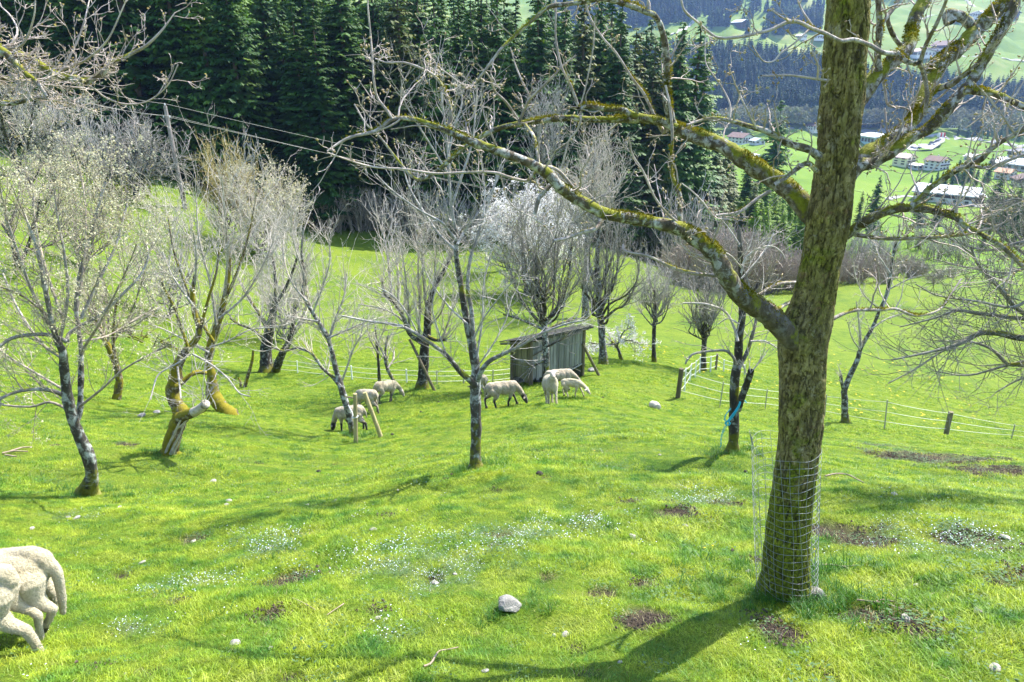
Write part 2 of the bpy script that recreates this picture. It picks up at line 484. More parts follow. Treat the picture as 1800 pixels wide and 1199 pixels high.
def mat_bark(name, dark, pale, twig, moss=(0.13, 0.14, 0.012), moss_amt=0.0, lichen=0.5, sc=1.0, twig_r=(0.006, 0.03), fatlich=1.0, foot=0.0):
    """bark: furrows, pale lichen crusts, moss on the upper and shaded side of thick wood, smooth grey-brown twigs"""
    k = NT(name); co = k.pos()
    th = k.attr("thick").outputs["Fac"]
    thin = k.n("ShaderNodeMapRange"); thin.inputs[1].default_value = twig_r[0]; thin.inputs[2].default_value = twig_r[1]
    k.l(th, thin.inputs[0]); thick = thin.outputs[0]
    fur = k.noise(k.mapping(co, (1, 1, 0.3)), 26 * sc, 6, 0.65, 0.6)
    base = k.ramp(fur, [(0.3, tuple(x * 0.45 for x in dark)), (0.5, dark), (0.72, tuple(min(1, x * 1.9) for x in dark))])
    lich = k.ramp(k.noise(co, 17 * sc, 5, 0.7, 0.5), [(0.60 - 0.22 * lichen, 0.0), (0.66 - 0.2 * lichen, 0.5), (0.76 - 0.2 * lichen, 0.95)])
    fat = k.n('ShaderNodeMapRange'); k.l(th, fat.inputs[0]); fat.inputs[1].default_value = 0.038; fat.inputs[2].default_value = 0.058; fat.inputs[3].default_value = 1.0; fat.inputs[4].default_value = fatlich
    lich = k.mix(1.0, lich, fat.outputs[0], 'MULTIPLY')
    base = k.mix(lich, base, k.mix(k.noise(co, 60 * sc, 3), tuple(x * 0.75 for x in pale), tuple(min(1, x * 1.15) for x in pale)))
    tw = k.mix(k.ramp(k.noise(co, 12, 3), [(0.4, 0.0), (0.65, 1.0)]), tuple(x * 0.7 for x in twig), tuple(min(1, x * 1.2) for x in twig))
    c = k.mix(thick, tw, base)
    if moss_amt:
        g = k.n("ShaderNodeNewGeometry"); sx = k.n("ShaderNodeSeparateXYZ"); k.l(g.outputs["Normal"], sx.inputs[0])
        up = k.math('MULTIPLY', sx.outputs[2], 0.15)
        mm = k.math('ADD', k.noise(co, 5 * sc, 5, 0.65, 0.3), up)
        mf = k.ramp(mm, [(0.66 - 0.3 * moss_amt, 0.0), (0.74 - 0.3 * moss_amt, 1.0)])
        mf = k.mix(1.0, mf, k.ramp(thick, [(0.15, 0.0), (0.5, 1.0)]), 'MULTIPLY')
        mc = k.mix(k.noise(co, 45 * sc, 3), tuple(x * 0.45 for x in moss), tuple(x * 1.7 for x in moss))
        c = k.mix(mf, c, mc)
    if foot:                                           # the mossy collar of an old fruit tree, measured up from its own base
        sz = k.n("ShaderNodeSeparateXYZ"); k.l(k.objco(), sz.inputs[0])
        mr = k.n("ShaderNodeMapRange"); k.l(sz.outputs[2], mr.inputs[0]); mr.inputs[1].default_value = foot; mr.inputs[2].default_value = 0.05
        ff = k.ramp(k.math('ADD', k.math('MULTIPLY', mr.outputs[0], 0.24), k.noise(co, 14 * sc, 6, 0.75, 0.5)), [(0.56, 0.0), (0.68, 0.9)])
        ff = k.mix(1.0, ff, k.ramp(mr.outputs[0], [(0.0, 0.0), (0.25, 1.0)]), 'MULTIPLY')
        c = k.mix(ff, c, k.mix(k.noise(co, 40 * sc, 3), tuple(x * 0.4 for x in moss), tuple(x * 1.4 for x in moss)))
    hgt = k.math('ADD', fur, k.math('MULTIPLY', k.noise(co, 90 * sc, 3), 0.4))
    return k.end(k.principled(c, 0.85, k.bump(hgt, 0.9, 0.012 / sc), 0.2))
# ------------------------------------------------------------------ the ground
random.seed(4)
DIRT = [(500,1020,42),(470,1078,36),(885,940,26),(1500,942,66),(1440,935,30),(1360,1102,42),(1548,1080,62),(1640,806,90),(1770,788,60),(1560,786,40),
        (1285,888,34),(1190,898,40),(1020,910,24),(660,1070,14),(1012,1140,16),(1130,1082,44),(1335,985,26),(220,1012,26),(340,946,22),(322,1056,22),
        (546,938,18),(217,780,18),(1700,948,50),(1785,1004,30),(1060,1040,22),(1130,1022,24),(760,1015,16),(1750,1018,24),(1110,880,22),(870,955,14),(1730,820,70),(1390,1000,26),
        (1640,1110,26),(250,1185,22),(520,1188,26),(960,1012,14),(690,905,16)]
PALE = [(770,975,150),(650,990,90),(330,1035,80),(900,940,60),(1650,955,110),(1240,880,60),(470,960,70),(1000,930,70),(250,1110,50),(120,910,40),(690,1105,50)]
def _patch_pts(lst):
    out = []
    for px, py, s in lst:
        g = G(px, py); out.append((g[0], g[1], 1.15 * s * pxm(px, py, g[1])))
    return out
_DP, _PP = _patch_pts(DIRT), _patch_pts(PALE)
def _patch(x, y, pts, stretch):
    v = np.zeros(np.shape(x))
    wob = fbm(x * 5.0, y * 5.0, 3, 4)
    for cx, cy, r in pts:
        d = np.hypot((x - cx), (y - cy) * stretch) / r
        v = np.maximum(v, np.clip((1.25 - d + wob * 1.7) * 1.6, 0, 1))
    return v
def dirt_at(x, y):
    """hoof-bared soil: the patches the photo shows and small scrapes, most of them near the big tree"""
    near = np.clip((x + 1.6) / 1.5, 0.25, 1) * np.clip((11 - y) / 3, 0, 1)
    return np.maximum(_patch(x, y, _DP, 1.1), np.clip((fbm(x * 2.6, y * 3.2, 202, 4) - 0.235 + 0.05 * (1 - near)) * 9, 0, 1) * near)
def pale_at(x, y): return np.clip(_patch(x, y, _PP, 1.3) * np.clip(0.5 + 3.0 * fbm(x * 7, y * 7, 44, 3), 0, 1), 0, 1)

def polar(name, azs, rs, mat, closed=False, centre=False, attrs=True, sink=0.0):
    A, R = np.meshgrid(azs, rs)
    X, Y = R * np.sin(A), R * np.cos(A)
    Z = H(X, Y) - sink
    nr, na = A.shape
    v = np.stack([X, Y, Z], -1).reshape(-1, 3)
    i = np.arange(nr * na).reshape(nr, na)
    if closed: j = np.roll(i, -1, 1)
    else: j = i[:, 1:]; i = i[:, :-1]
    f = [np.stack([i[:-1], i[1:], j[1:], j[:-1]], -1).reshape(-1, 4)]
    f[0] = f[0][:, ::-1]
    if centre:
        v = np.concatenate([v, [[0, 0, h1(0.0, 0.0)]]]); c = len(v) - 1
        f.append(np.stack([np.full(na, c), np.roll(np.arange(na), -1), np.arange(na)], -1)[:, ::-1])
    at = None
    if attrs:
        d = np.zeros(len(v)); p = np.zeros(len(v))
        near = np.hypot(v[:, 0], v[:, 1]) < 32
        d[near] = dirt_at(v[near, 0], v[near, 1]); p[near] = pale_at(v[near, 0], v[near, 1])
        v[:, 2] -= d * 0.035 * (1 + 1.0 * fbm(v[:, 0] * 18, v[:, 1] * 18, 6, 2))
        at = {"dirt": d, "pale": p}
    return tag(obj(name, make_mesh(name, v, f, True, at), mat), kind="structure")

def mat_meadow():
    k = NT("meadow_turf"); co = k.pos()
    big = k.noise(co, 0.22, 4, 0.6)
    mid = k.noise(co, 1.6, 5, 0.65)
    fine = k.noise(k.mapping(co, (1, 1, 0.4)), 42, 4, 0.7)
    c = k.ramp(k.math('ADD', k.math('MULTIPLY', big, 0.45), k.math('MULTIPLY', mid, 0.55)),
               [(0.36, (0.060, 0.115, 0.014)), (0.47, (0.115, 0.165, 0.016)), (0.60, (0.165, 0.205, 0.022)), (0.72, (0.140, 0.185, 0.020))])
    c = k.mix(k.ramp(fine, [(0.35, 0.0), (0.62, 1.0)]), k.mix(1.0, c, (0.45, 0.60, 0.42), 'MULTIPLY'), c)
    gr = k.noise(co, 190, 2, 0.6)
    soil = k.ramp(gr, [(0.3, (0.016, 0.012, 0.008)), (0.55, (0.055, 0.042, 0.030)), (0.75, (0.14, 0.115, 0.085))])
    thatch = k.ramp(k.noise(k.mapping(co, (1, 1, 1)), 9, 5, 0.7), [(0.60, 0.0), (0.72, 0.55)])
    c = k.mix(thatch, c, (0.155, 0.150, 0.050))
    c = k.mix(k.math('MULTIPLY', k.attr("pale").outputs["Fac"], 0.45), c, k.ramp(gr, [(0.35, (0.07, 0.12, 0.05)), (0.6, (0.22, 0.25, 0.17))]))
    c = k.mix(k.attr("dirt").outputs["Fac"], c, soil)
    nb = k.bump(k.math('ADD', fine, k.math('MULTIPLY', gr, 0.5)), 0.8, 0.03)
    return k.end(k.principled(c, 0.9, nb, 0.1))
MAT_MEADOW = mat_meadow()

def mat_field(name, cols, scale, tan=0.0):
    k = NT(name); co = k.pos()
    n1 = k.noise(co, scale, 4, 0.55); n2 = k.noise(k.mapping(co, (1, 0.25, 1), rot=(0, 0, 0.5)), scale * 9, 3, 0.6)
    c = k.ramp(k.math('ADD', k.math('MULTIPLY', n1, 0.75), k.math('MULTIPLY', n2, 0.25)), [(0.38 + 0.24 * i / (len(cols) - 1), q) for i, q in enumerate(cols)])
    if tan:
        c = k.mix(k.ramp(k.noise(co, scale * 2.3, 4, 0.6), [(0.58, 0.0), (0.66, tan)]), c, (0.24, 0.23, 0.09))
    return k.end(k.principled(c, 0.95, k.bump(k.noise(co, scale * 60, 3), 0.4, 0.4), 0.1))
MAT_VALLEY = mat_field("valley_grass", [(0.075, 0.135, 0.012), (0.105, 0.175, 0.016), (0.14, 0.195, 0.026)], 0.012)
MAT_FARHILL = mat_field("far_pasture", [(0.075, 0.130, 0.016), (0.11, 0.165, 0.024), (0.155, 0.19, 0.045)], 0.006, 0.5)

_az = np.radians(np.concatenate([np.arange(-180, -52, 2.0), np.arange(-52, 52.01, 0.17), np.arange(54, 180, 2.0)]))
_rs = np.geomspace(0.55, 110, 270)
meadow = polar("meadow_ground", _az, _rs, MAT_MEADOW, closed=True, centre=True)
_azv = np.radians(np.arange(-60, 66.01, 0.4))
polar("valley_ground", _azv, np.geomspace(109.8, 760, 110), MAT_VALLEY, attrs=False, sink=0.05)
polar("far_hillside", _azv, np.geomspace(759, 2500, 90), MAT_FARHILL, attrs=False, sink=0.3)

# ------------------------------------------------------------------ grass: instanced tufts of bent blades
def blades(n, rad, h0, h1_, wid, rng, segs=2, droop=0.5):
    V, F = [], []
    for _ in range(n):
        a, r = rng.uniform(0, 6.283), rad * math.sqrt(rng.random())
        bx, by = r * math.cos(a), r * math.sin(a)
        h = rng.uniform(h0, h1_); hd = rng.uniform(0, 6.283); w = wid * rng.uniform(0.7, 1.3)
        lean = h * rng.uniform(0.15, 0.5 + droop); ca, sa = math.cos(hd), math.sin(hd)
        n0 = len(V)
        for i in range(segs + 1):
            t = i / segs
            cx, cy, z = bx + ca * lean * t * t, by + sa * lean * t * t, h * (t - 0.25 * t * t * lean / h) - 0.012
            ww = w * (1 - 0.65 * t)
            if i < segs: V += [(cx - sa * ww, cy + ca * ww, z), (cx + sa * ww, cy - ca * ww, z)]
            else: V.append((cx, cy, z))
        for i in range(segs - 1): F.append((n0 + 2 * i, n0 + 2 * i + 1, n0 + 2 * i + 3, n0 + 2 * i + 2))
        F.append((n0 + 2 * segs - 2, n0 + 2 * segs - 1, n0 + 2 * segs))
    return V, F
def template(name, V, F, mat):
    me = bpy.data.meshes.new(name); me.from_pydata(V, [], F); me.materials.append(mat)
    return bpy.data.objects.new(name, me)             # a shape for the scatter below, not linked to the scene
def scatter(name, pts, rot, scl, tpl, kind="stuff", **tags):
    """one object: tpl instanced on its points"""
    me = bpy.data.meshes.new(name)
    p = np.asarray(pts, np.float32)
    me.vertices.add(len(p)); me.vertices.foreach_set("co", p.ravel())
    at = me.attributes.new("rot", 'FLOAT_VECTOR', 'POINT'); at.data.foreach_set("vector", np.asarray(rot, np.float32).ravel())
    at = me.attributes.new("scl", 'FLOAT', 'POINT'); at.data.foreach_set("value", np.asarray(scl, np.float32))
    o = obj(name, me)
    g = bpy.data.node_groups.new(name + "_scatter", 'GeometryNodeTree')
    g.interface.new_socket("Geometry", in_out='INPUT', socket_type='NodeSocketGeometry')
    g.interface.new_socket("Geometry", in_out='OUTPUT', socket_type='NodeSocketGeometry')
    gi, go = g.nodes.new("NodeGroupInput"), g.nodes.new("NodeGroupOutput")
    m2p = g.nodes.new("GeometryNodeMeshToPoints")
    iop = g.nodes.new("GeometryNodeInstanceOnPoints")
    oi = g.nodes.new("GeometryNodeObjectInfo"); oi.inputs["Object"].default_value = tpl
    oi.inputs["As Instance"].default_value = True
    ra = g.nodes.new("GeometryNodeInputNamedAttribute"); ra.data_type = 'FLOAT_VECTOR'; ra.inputs["Name"].default_value = "rot"
    sa = g.nodes.new("GeometryNodeInputNamedAttribute"); sa.data_type = 'FLOAT'; sa.inputs["Name"].default_value = "scl"
    L = g.links.new
    L(gi.outputs[0], m2p.inputs[0]); L(m2p.outputs[0], iop.inputs["Points"]); L(oi.outputs["Geometry"], iop.inputs["Instance"])
    L(ra.outputs["Attribute"], iop.inputs["Rotation"]); L(sa.outputs["Attribute"], iop.inputs["Scale"]); L(iop.outputs[0], go.inputs[0])
    md = o.modifiers.new("scatter", 'NODES'); md.node_group = g
    return tag(o, kind=kind, **tags)

GRASS_COLS = [(0.085, 0.235, 0.030), (0.22, 0.365, 0.026), (0.36, 0.46, 0.036), (0.43, 0.50, 0.070)]
MAT_GRASS = mat_leafy("grass_blades", GRASS_COLS, 3.2, 0.42, 0.5, objrand=0.48, fine=16, spec=0.35)
MAT_GRASS_DARK = mat_leafy("grass_tussock", [(0.030, 0.125, 0.022), (0.060, 0.18, 0.022), (0.10, 0.23, 0.020)], 1.3, 0.38, 0.5, fine=30, spec=0.35)
MAT_STRAW = mat_leafy("dry_grass", [(0.30, 0.27, 0.11), (0.46, 0.42, 0.22)], 3.0, 0.25, 0.7)
MAT_HERB = mat_leafy("herb_leaves", [(0.055, 0.12, 0.035), (0.10, 0.165, 0.065)], 4.0, 0.25, 0.6)
_rg = random.Random(11)
g_rng = np.random.default_rng(5)
def frustum_points(n, z0, z1, xm=1.12, zpow=1.0, behind=False):
    """random ground points in the view between two depths, even per square metre"""
    out = []
    while sum(len(o) for o in out) < n:
        m = n * 2
        z = np.sqrt(g_rng.uniform(z0 * z0, z1 * z1, m)); u = g_rng.uniform(-0.75 * xm, 0.75 * xm, m)
        # z: forward ground distance
        out.append(np.stack([u * z * 1.16, z], 1))
    return np.concatenate(out)[:n]
def put_grass(name, pts, tpl, s0, s1, keep=None, **tags):
    x, y = pts[:, 0], pts[:, 1]
    if keep is not None:
        k = g_rng.random(len(x)) < keep(x, y); x, y = x[k], y[k]
    z = H(x, y)
    e = 0.12
    gx = (H(x + e, y) - z) / e; gy = (H(x, y + e) - z) / e
    n = np.stack([-gx * 0.8, -gy * 0.8, np.ones_like(gx)], 1); n /= np.linalg.norm(n, axis=1, keepdims=True)
    yaw = g_rng.uniform(0, 6.283, len(x))
    ex = np.stack([np.cos(yaw), np.sin(yaw), np.zeros_like(yaw)], 1)
    ex -= n * (ex * n).sum(1, keepdims=True); ex /= np.linalg.norm(ex, axis=1, keepdims=True)
    ey = np.cross(n, ex)
    rot = np.stack([np.arctan2(ey[:, 2], n[:, 2]), np.arcsin(np.clip(-ex[:, 2], -1, 1)), np.arctan2(ex[:, 1], ex[:, 0])], 1)
    sc = g_rng.uniform(s0, s1, len(x)) * np.clip(1 + 1.6 * fbm(x * 1.1, y * 1.1, 71, 3), 0.45, 1.7)
    return scatter(name, np.stack([x, y, z - 0.004], 1), rot, sc, tpl, **tags)
def keep_turf(x, y):
    return np.clip(1.0 - 2.2 * dirt_at(x, y) - 0.55 * pale_at(x, y), 0, 1) * np.clip(0.80 + 1.5 * fbm(x * 2.3, y * 2.3, 81, 3), 0.25, 1)
NV = 4
def grass_tpl(i, n, rad, a, b, w, mat=None, segs=2, droop=0.5):
    V, F = blades(n, rad, a, b, w, _rg, segs, droop)
    return template("grass_tuft", V, F, mat or MAT_GRASS)
_p = frustum_points(36000, 1.6, 7.0)
for i in range(NV):
    put_grass("grass", _p[i::NV], grass_tpl(i, 46, 0.085, 0.015, 0.060, 0.0019, None, 3, 0.9), 0.5, 1.15, keep_turf)
_p = frustum_points(42000, 6.6, 17)
for i in range(NV):
    put_grass("grass", _p[i::NV], grass_tpl(i, 44, 0.15, 0.018, 0.060, 0.0032, None, 2, 0.8), 0.6, 1.2, keep_turf)
_p = frustum_points(42000, 16.5, 40)
for i in range(NV):
    put_grass("grass", _p[i::NV], grass_tpl(i, 34, 0.30, 0.02, 0.07, 0.0070, None, 2, 0.8), 0.7, 1.2)
# darker tussocks
def keep_tuss(x, y): return np.clip((fbm(x * 0.8 + 9, y * 0.8, 91, 4) - 0.12 + 0.10 * np.clip((3.4 - y) / 0.8, 0, 1) * np.clip(x / 1.2, 0, 1)) * 6, 0.10, 0.8) * (1 - dirt_at(x, y))
_p = frustum_points(26000, 1.6, 30)
put_grass("tussock_grass", _p[0::2], grass_tpl(0, 50, 0.09, 0.03, 0.10, 0.0026, MAT_GRASS_DARK, 3, 0.7), 0.5, 1.1, keep_tuss)
put_grass("tussock_grass", _p[1::2], grass_tpl(1, 50, 0.12, 0.03, 0.09, 0.0028, MAT_GRASS_DARK, 3, 0.9), 0.5, 1.1, keep_tuss)
# dry blades
_p = frustum_points(44000, 1.6, 24)
put_grass("dry_grass", _p, grass_tpl(0, 9, 0.10, 0.015, 0.05, 0.0022, MAT_STRAW, 2, 1.2), 0.6, 1.2, lambda x, y: np.clip(0.45 + 2.0 * fbm(x * 1.5, y * 1.5, 55, 3) + dirt_at(x, y), 0.1, 1))
# ------------------------------------------------------------------ bark materials
MAT_OLDBARK = mat_bark("old_mossy_bark", (0.085, 0.066, 0.038), (0.30, 0.28, 0.20), (0.27, 0.22, 0.175), moss=(0.115, 0.115, 0.012), moss_amt=0.52, lichen=0.05, sc=0.8)
MAT_LIMB = mat_bark("lichen_limb_bark", (0.085, 0.068, 0.045), (0.50, 0.49, 0.45), (0.42, 0.36, 0.31), moss=(0.15, 0.155, 0.012), moss_amt=0.36, lichen=0.58, sc=1.3, twig_r=(0.004, 0.011), fatlich=0.12)
MAT_TWIG = mat_bark("twig_bark", (0.11, 0.09, 0.07), (0.55, 0.53, 0.49), (0.46, 0.39, 0.34), lichen=0.55, moss_amt=0.12, moss=(0.17, 0.165, 0.01), sc=1.5, twig_r=(0.004, 0.012))
MAT_MOSS = mat_leafy("moss_cushion", [(0.075, 0.085, 0.006), (0.18, 0.17, 0.010), (0.30, 0.25, 0.014)], 6.0, 0.3, 0.9, fine=60)
MAT_BUD = mat_leafy("leaf_buds", [(0.28, 0.20, 0.13), (0.42, 0.36, 0.20), (0.50, 0.46, 0.30)], 9.0, 0.3, 0.6)
MAT_CUT = mat_plain("cut_wood", (0.42, 0.31, 0.20), 0.8, 0.25, 30)

# ------------------------------------------------------------------ the big tree in front
rng = random.Random(21)
fy = G(1385, 1046)
FY = fy[1]
front_tree = tag(empty("walnut_tree", fy), "large bare mossy tree in front with a wire guard round its trunk", "tree")
TR = [(1381,1072,112),(1382,1046,100),(1381,1015,82),(1383,960,75),(1391,883,72),(1401,807,71),(1406,749,75),(1409,700,77),(1410,650,79),(1411,605,82),(1419,562,78),(1429,530,71),
      (1442,467,69),(1455,400,70),(1465,333,69),(1474,267,69),(1479,200,71),(1484,133,72),(1489,67,72),(1492,0,72),(1499,-90,68),(1510,-200,58),(1525,-340,44),(1540,-520,26)]
pth, rad = smooth_path([P(x, y, FY) for x, y, w in TR], [0.5 * w * pxm(x, y, FY) for x, y, w in TR], 34)
def bark_trunk(pth, rad, sides, amp, seed):
    m = len(pth); th = np.arange(sides) / sides * 2 * np.pi
    s = np.concatenate([[0], np.cumsum(np.linalg.norm(np.diff(pth, axis=0), axis=1))])
    T_, S_ = np.meshgrid(th, s)
    u = T_ * 0.15                                   # metres round
    w1 = fbm(u * 16, S_ * 5, seed + 5, 4); w2 = fbm(u * 20 + 7, S_ * 9, seed + 15, 4)
    r1 = np.abs(2 * vnoise(u * 38 + w1 * 5.5, S_ * 11 + w2 * 5.0, seed) - 1)
    r2 = np.abs(2 * vnoise(u * 70 + w2 * 6, S_ * 26 + w1 * 6, seed + 3) - 1)
    r3 = np.abs(2 * vnoise(u * 22 + w1 * 4.0, S_ * 24 + w2 * 5.0, seed + 8) - 1)
    deep = np.clip(np.exp(-(r1 / 0.17) ** 2) + 0.6 * np.exp(-(r2 / 0.16) ** 2) + 0.5 * np.exp(-(r3 / 0.07) ** 2), 0, 1.35)
    crack = 1 - np.clip(deep, 0, 1)
    plate = fbm(u * 34, S_ * 9, seed + 31, 4)
    d = -deep * amp + plate * amp * 1.5 + fbm(u * 90, S_ * 60, seed + 41, 2) * amp * 0.5 + fbm(u * 9, S_ * 3.5, seed + 1, 3) * amp * 3.2
    R = np.array(rad)[:, None] * (1 + 0.05 * np.sin(T_ * 3 + S_ * 2)) + d
    ring = np.stack([np.cos(T_) * R, np.sin(T_) * R, np.zeros_like(R)], -1) + np.array(pth)[:, None]
    v = ring.reshape(-1, 3); i = np.arange(m * sides).reshape(m, sides)
    f = np.stack([i[:-1], np.roll(i[:-1], -1, 1), np.roll(i[1:], -1, 1), i[1:]], -1).reshape(-1, 4)
    return v, f, np.repeat(np.array(rad), sides), crack.ravel()
v, f, rr, cr = bark_trunk(pth, rad, 140, 0.0072, 3)
v = v - np.array(fy)
trunk_me = make_mesh("trunk", v, [f], True, {"thick": rr, "crack": cr})
def mat_trunk():
    k = NT("plated_bark"); co = k.pos()
    cr = k.attr("crack").outputs["Fac"]
    n1 = k.noise(k.mapping(co, (1, 1, 0.4)), 30, 6, 0.65, 0.5); n2 = k.noise(co, 4.0, 4, 0.6)
    base = k.ramp(n1, [(0.28, (0.075, 0.060, 0.024)), (0.5, (0.195, 0.160, 0.068)), (0.7, (0.33, 0.28, 0.145))])
    base = k.mix(k.ramp(n2, [(0.42, 0.0), (0.62, 0.65)]), base, k.mix(1.0, base, (0.85, 0.95, 0.45), 'MULTIPLY'))
    base = k.mix(k.ramp(k.noise(co, 9, 5, 0.7), [(0.58, 0.0), (0.66, 0.7)]), base, (0.30, 0.275, 0.20))
    base = k.mix(k.ramp(k.noise(co, 13, 4, 0.6), [(0.63, 0.0), (0.70, 0.6)]), base, (0.23, 0.135, 0.075))
    sep = k.n("ShaderNodeSeparateXYZ"); k.l(co, sep.inputs[0])
    low = k.n("ShaderNodeMapRange"); k.l(sep.outputs[2], low.inputs[0])
    low.inputs[1].default_value = fy[2] + 1.35; low.inputs[2].default_value = fy[2] + 0.25
    mossy = k.math('ADD', k.noise(co, 7, 5, 0.7, 0.4), k.math('MULTIPLY', low.outputs[0], 0.40))
    mf = k.ramp(mossy, [(0.56, 0.0), (0.70, 0.95)])
    moss = k.ramp(k.noise(co, 55, 4, 0.7), [(0.3, (0.040, 0.055, 0.007)), (0.55, (0.155, 0.185, 0.012)), (0.75, (0.29, 0.30, 0.020))])
    base = k.mix(mf, base, moss)
    base = k.mix(k.ramp(cr, [(0.0, 0.75), (0.75, 0.0)]), base, (0.030, 0.023, 0.013))
    wob = k.n("ShaderNodeTexNoise", Scale=14.0, Detail=3.0); k.l(co, wob.inputs["Vector"])
    vs = k.n("ShaderNodeVectorMath", _operation='MULTIPLY_ADD'); k.l(wob.outputs["Color"], vs.inputs[0]); vs.inputs[1].default_value = (0.05, 0.05, 0.05); k.l(k.mapping(co, (1, 1, 0.42)), vs.inputs[2])
    ve = k.voro(vs.outputs[0], 42.0, 'DISTANCE_TO_EDGE'); vc = k.voro(vs.outputs[0], 42.0, 'F1')
    vsp = k.n("ShaderNodeSeparateColor"); k.l(vc.outputs["Color"], vsp.inputs[0])
    base = k.mix(0.40, base, k.mix(1.0, base, k.ramp(vsp.outputs[0], [(0.0, (0.45, 0.45, 0.42)), (0.5, (0.95, 0.92, 0.85)), (1.0, (1.65, 1.55, 1.35))]), 'MULTIPLY'))
    edge = k.ramp(ve.outputs["Distance"], [(0.02, 0.34), (0.09, 0.0)])
    edge = k.mix(1.0, edge, k.ramp(k.noise(co, 11, 3), [(0.4, 0.15), (0.6, 1.0)]), 'MULTIPLY')
    base = k.mix(edge, base, (0.030, 0.024, 0.013))
    n1 = k.math('ADD', n1, k.math('MULTIPLY', k.ramp(ve.outputs["Distance"], [(0.0, 0.0), (0.12, 1.0)]), 0.40))
    h = k.math('ADD', n1, k.math('MULTIPLY', k.noise(co, 120, 3), 0.5))
    return k.end(k.principled(base, 0.9, k.bump(h, 0.9, 0.010), 0.15))
obj("trunk", trunk_me, mat_trunk(), front_tree)

PRF = dict(wig=0.20, up=0.05, seg=7, kids=[2.2, 1.5, 1.0], ratio=0.55, ang=55, rmin=0.0022)
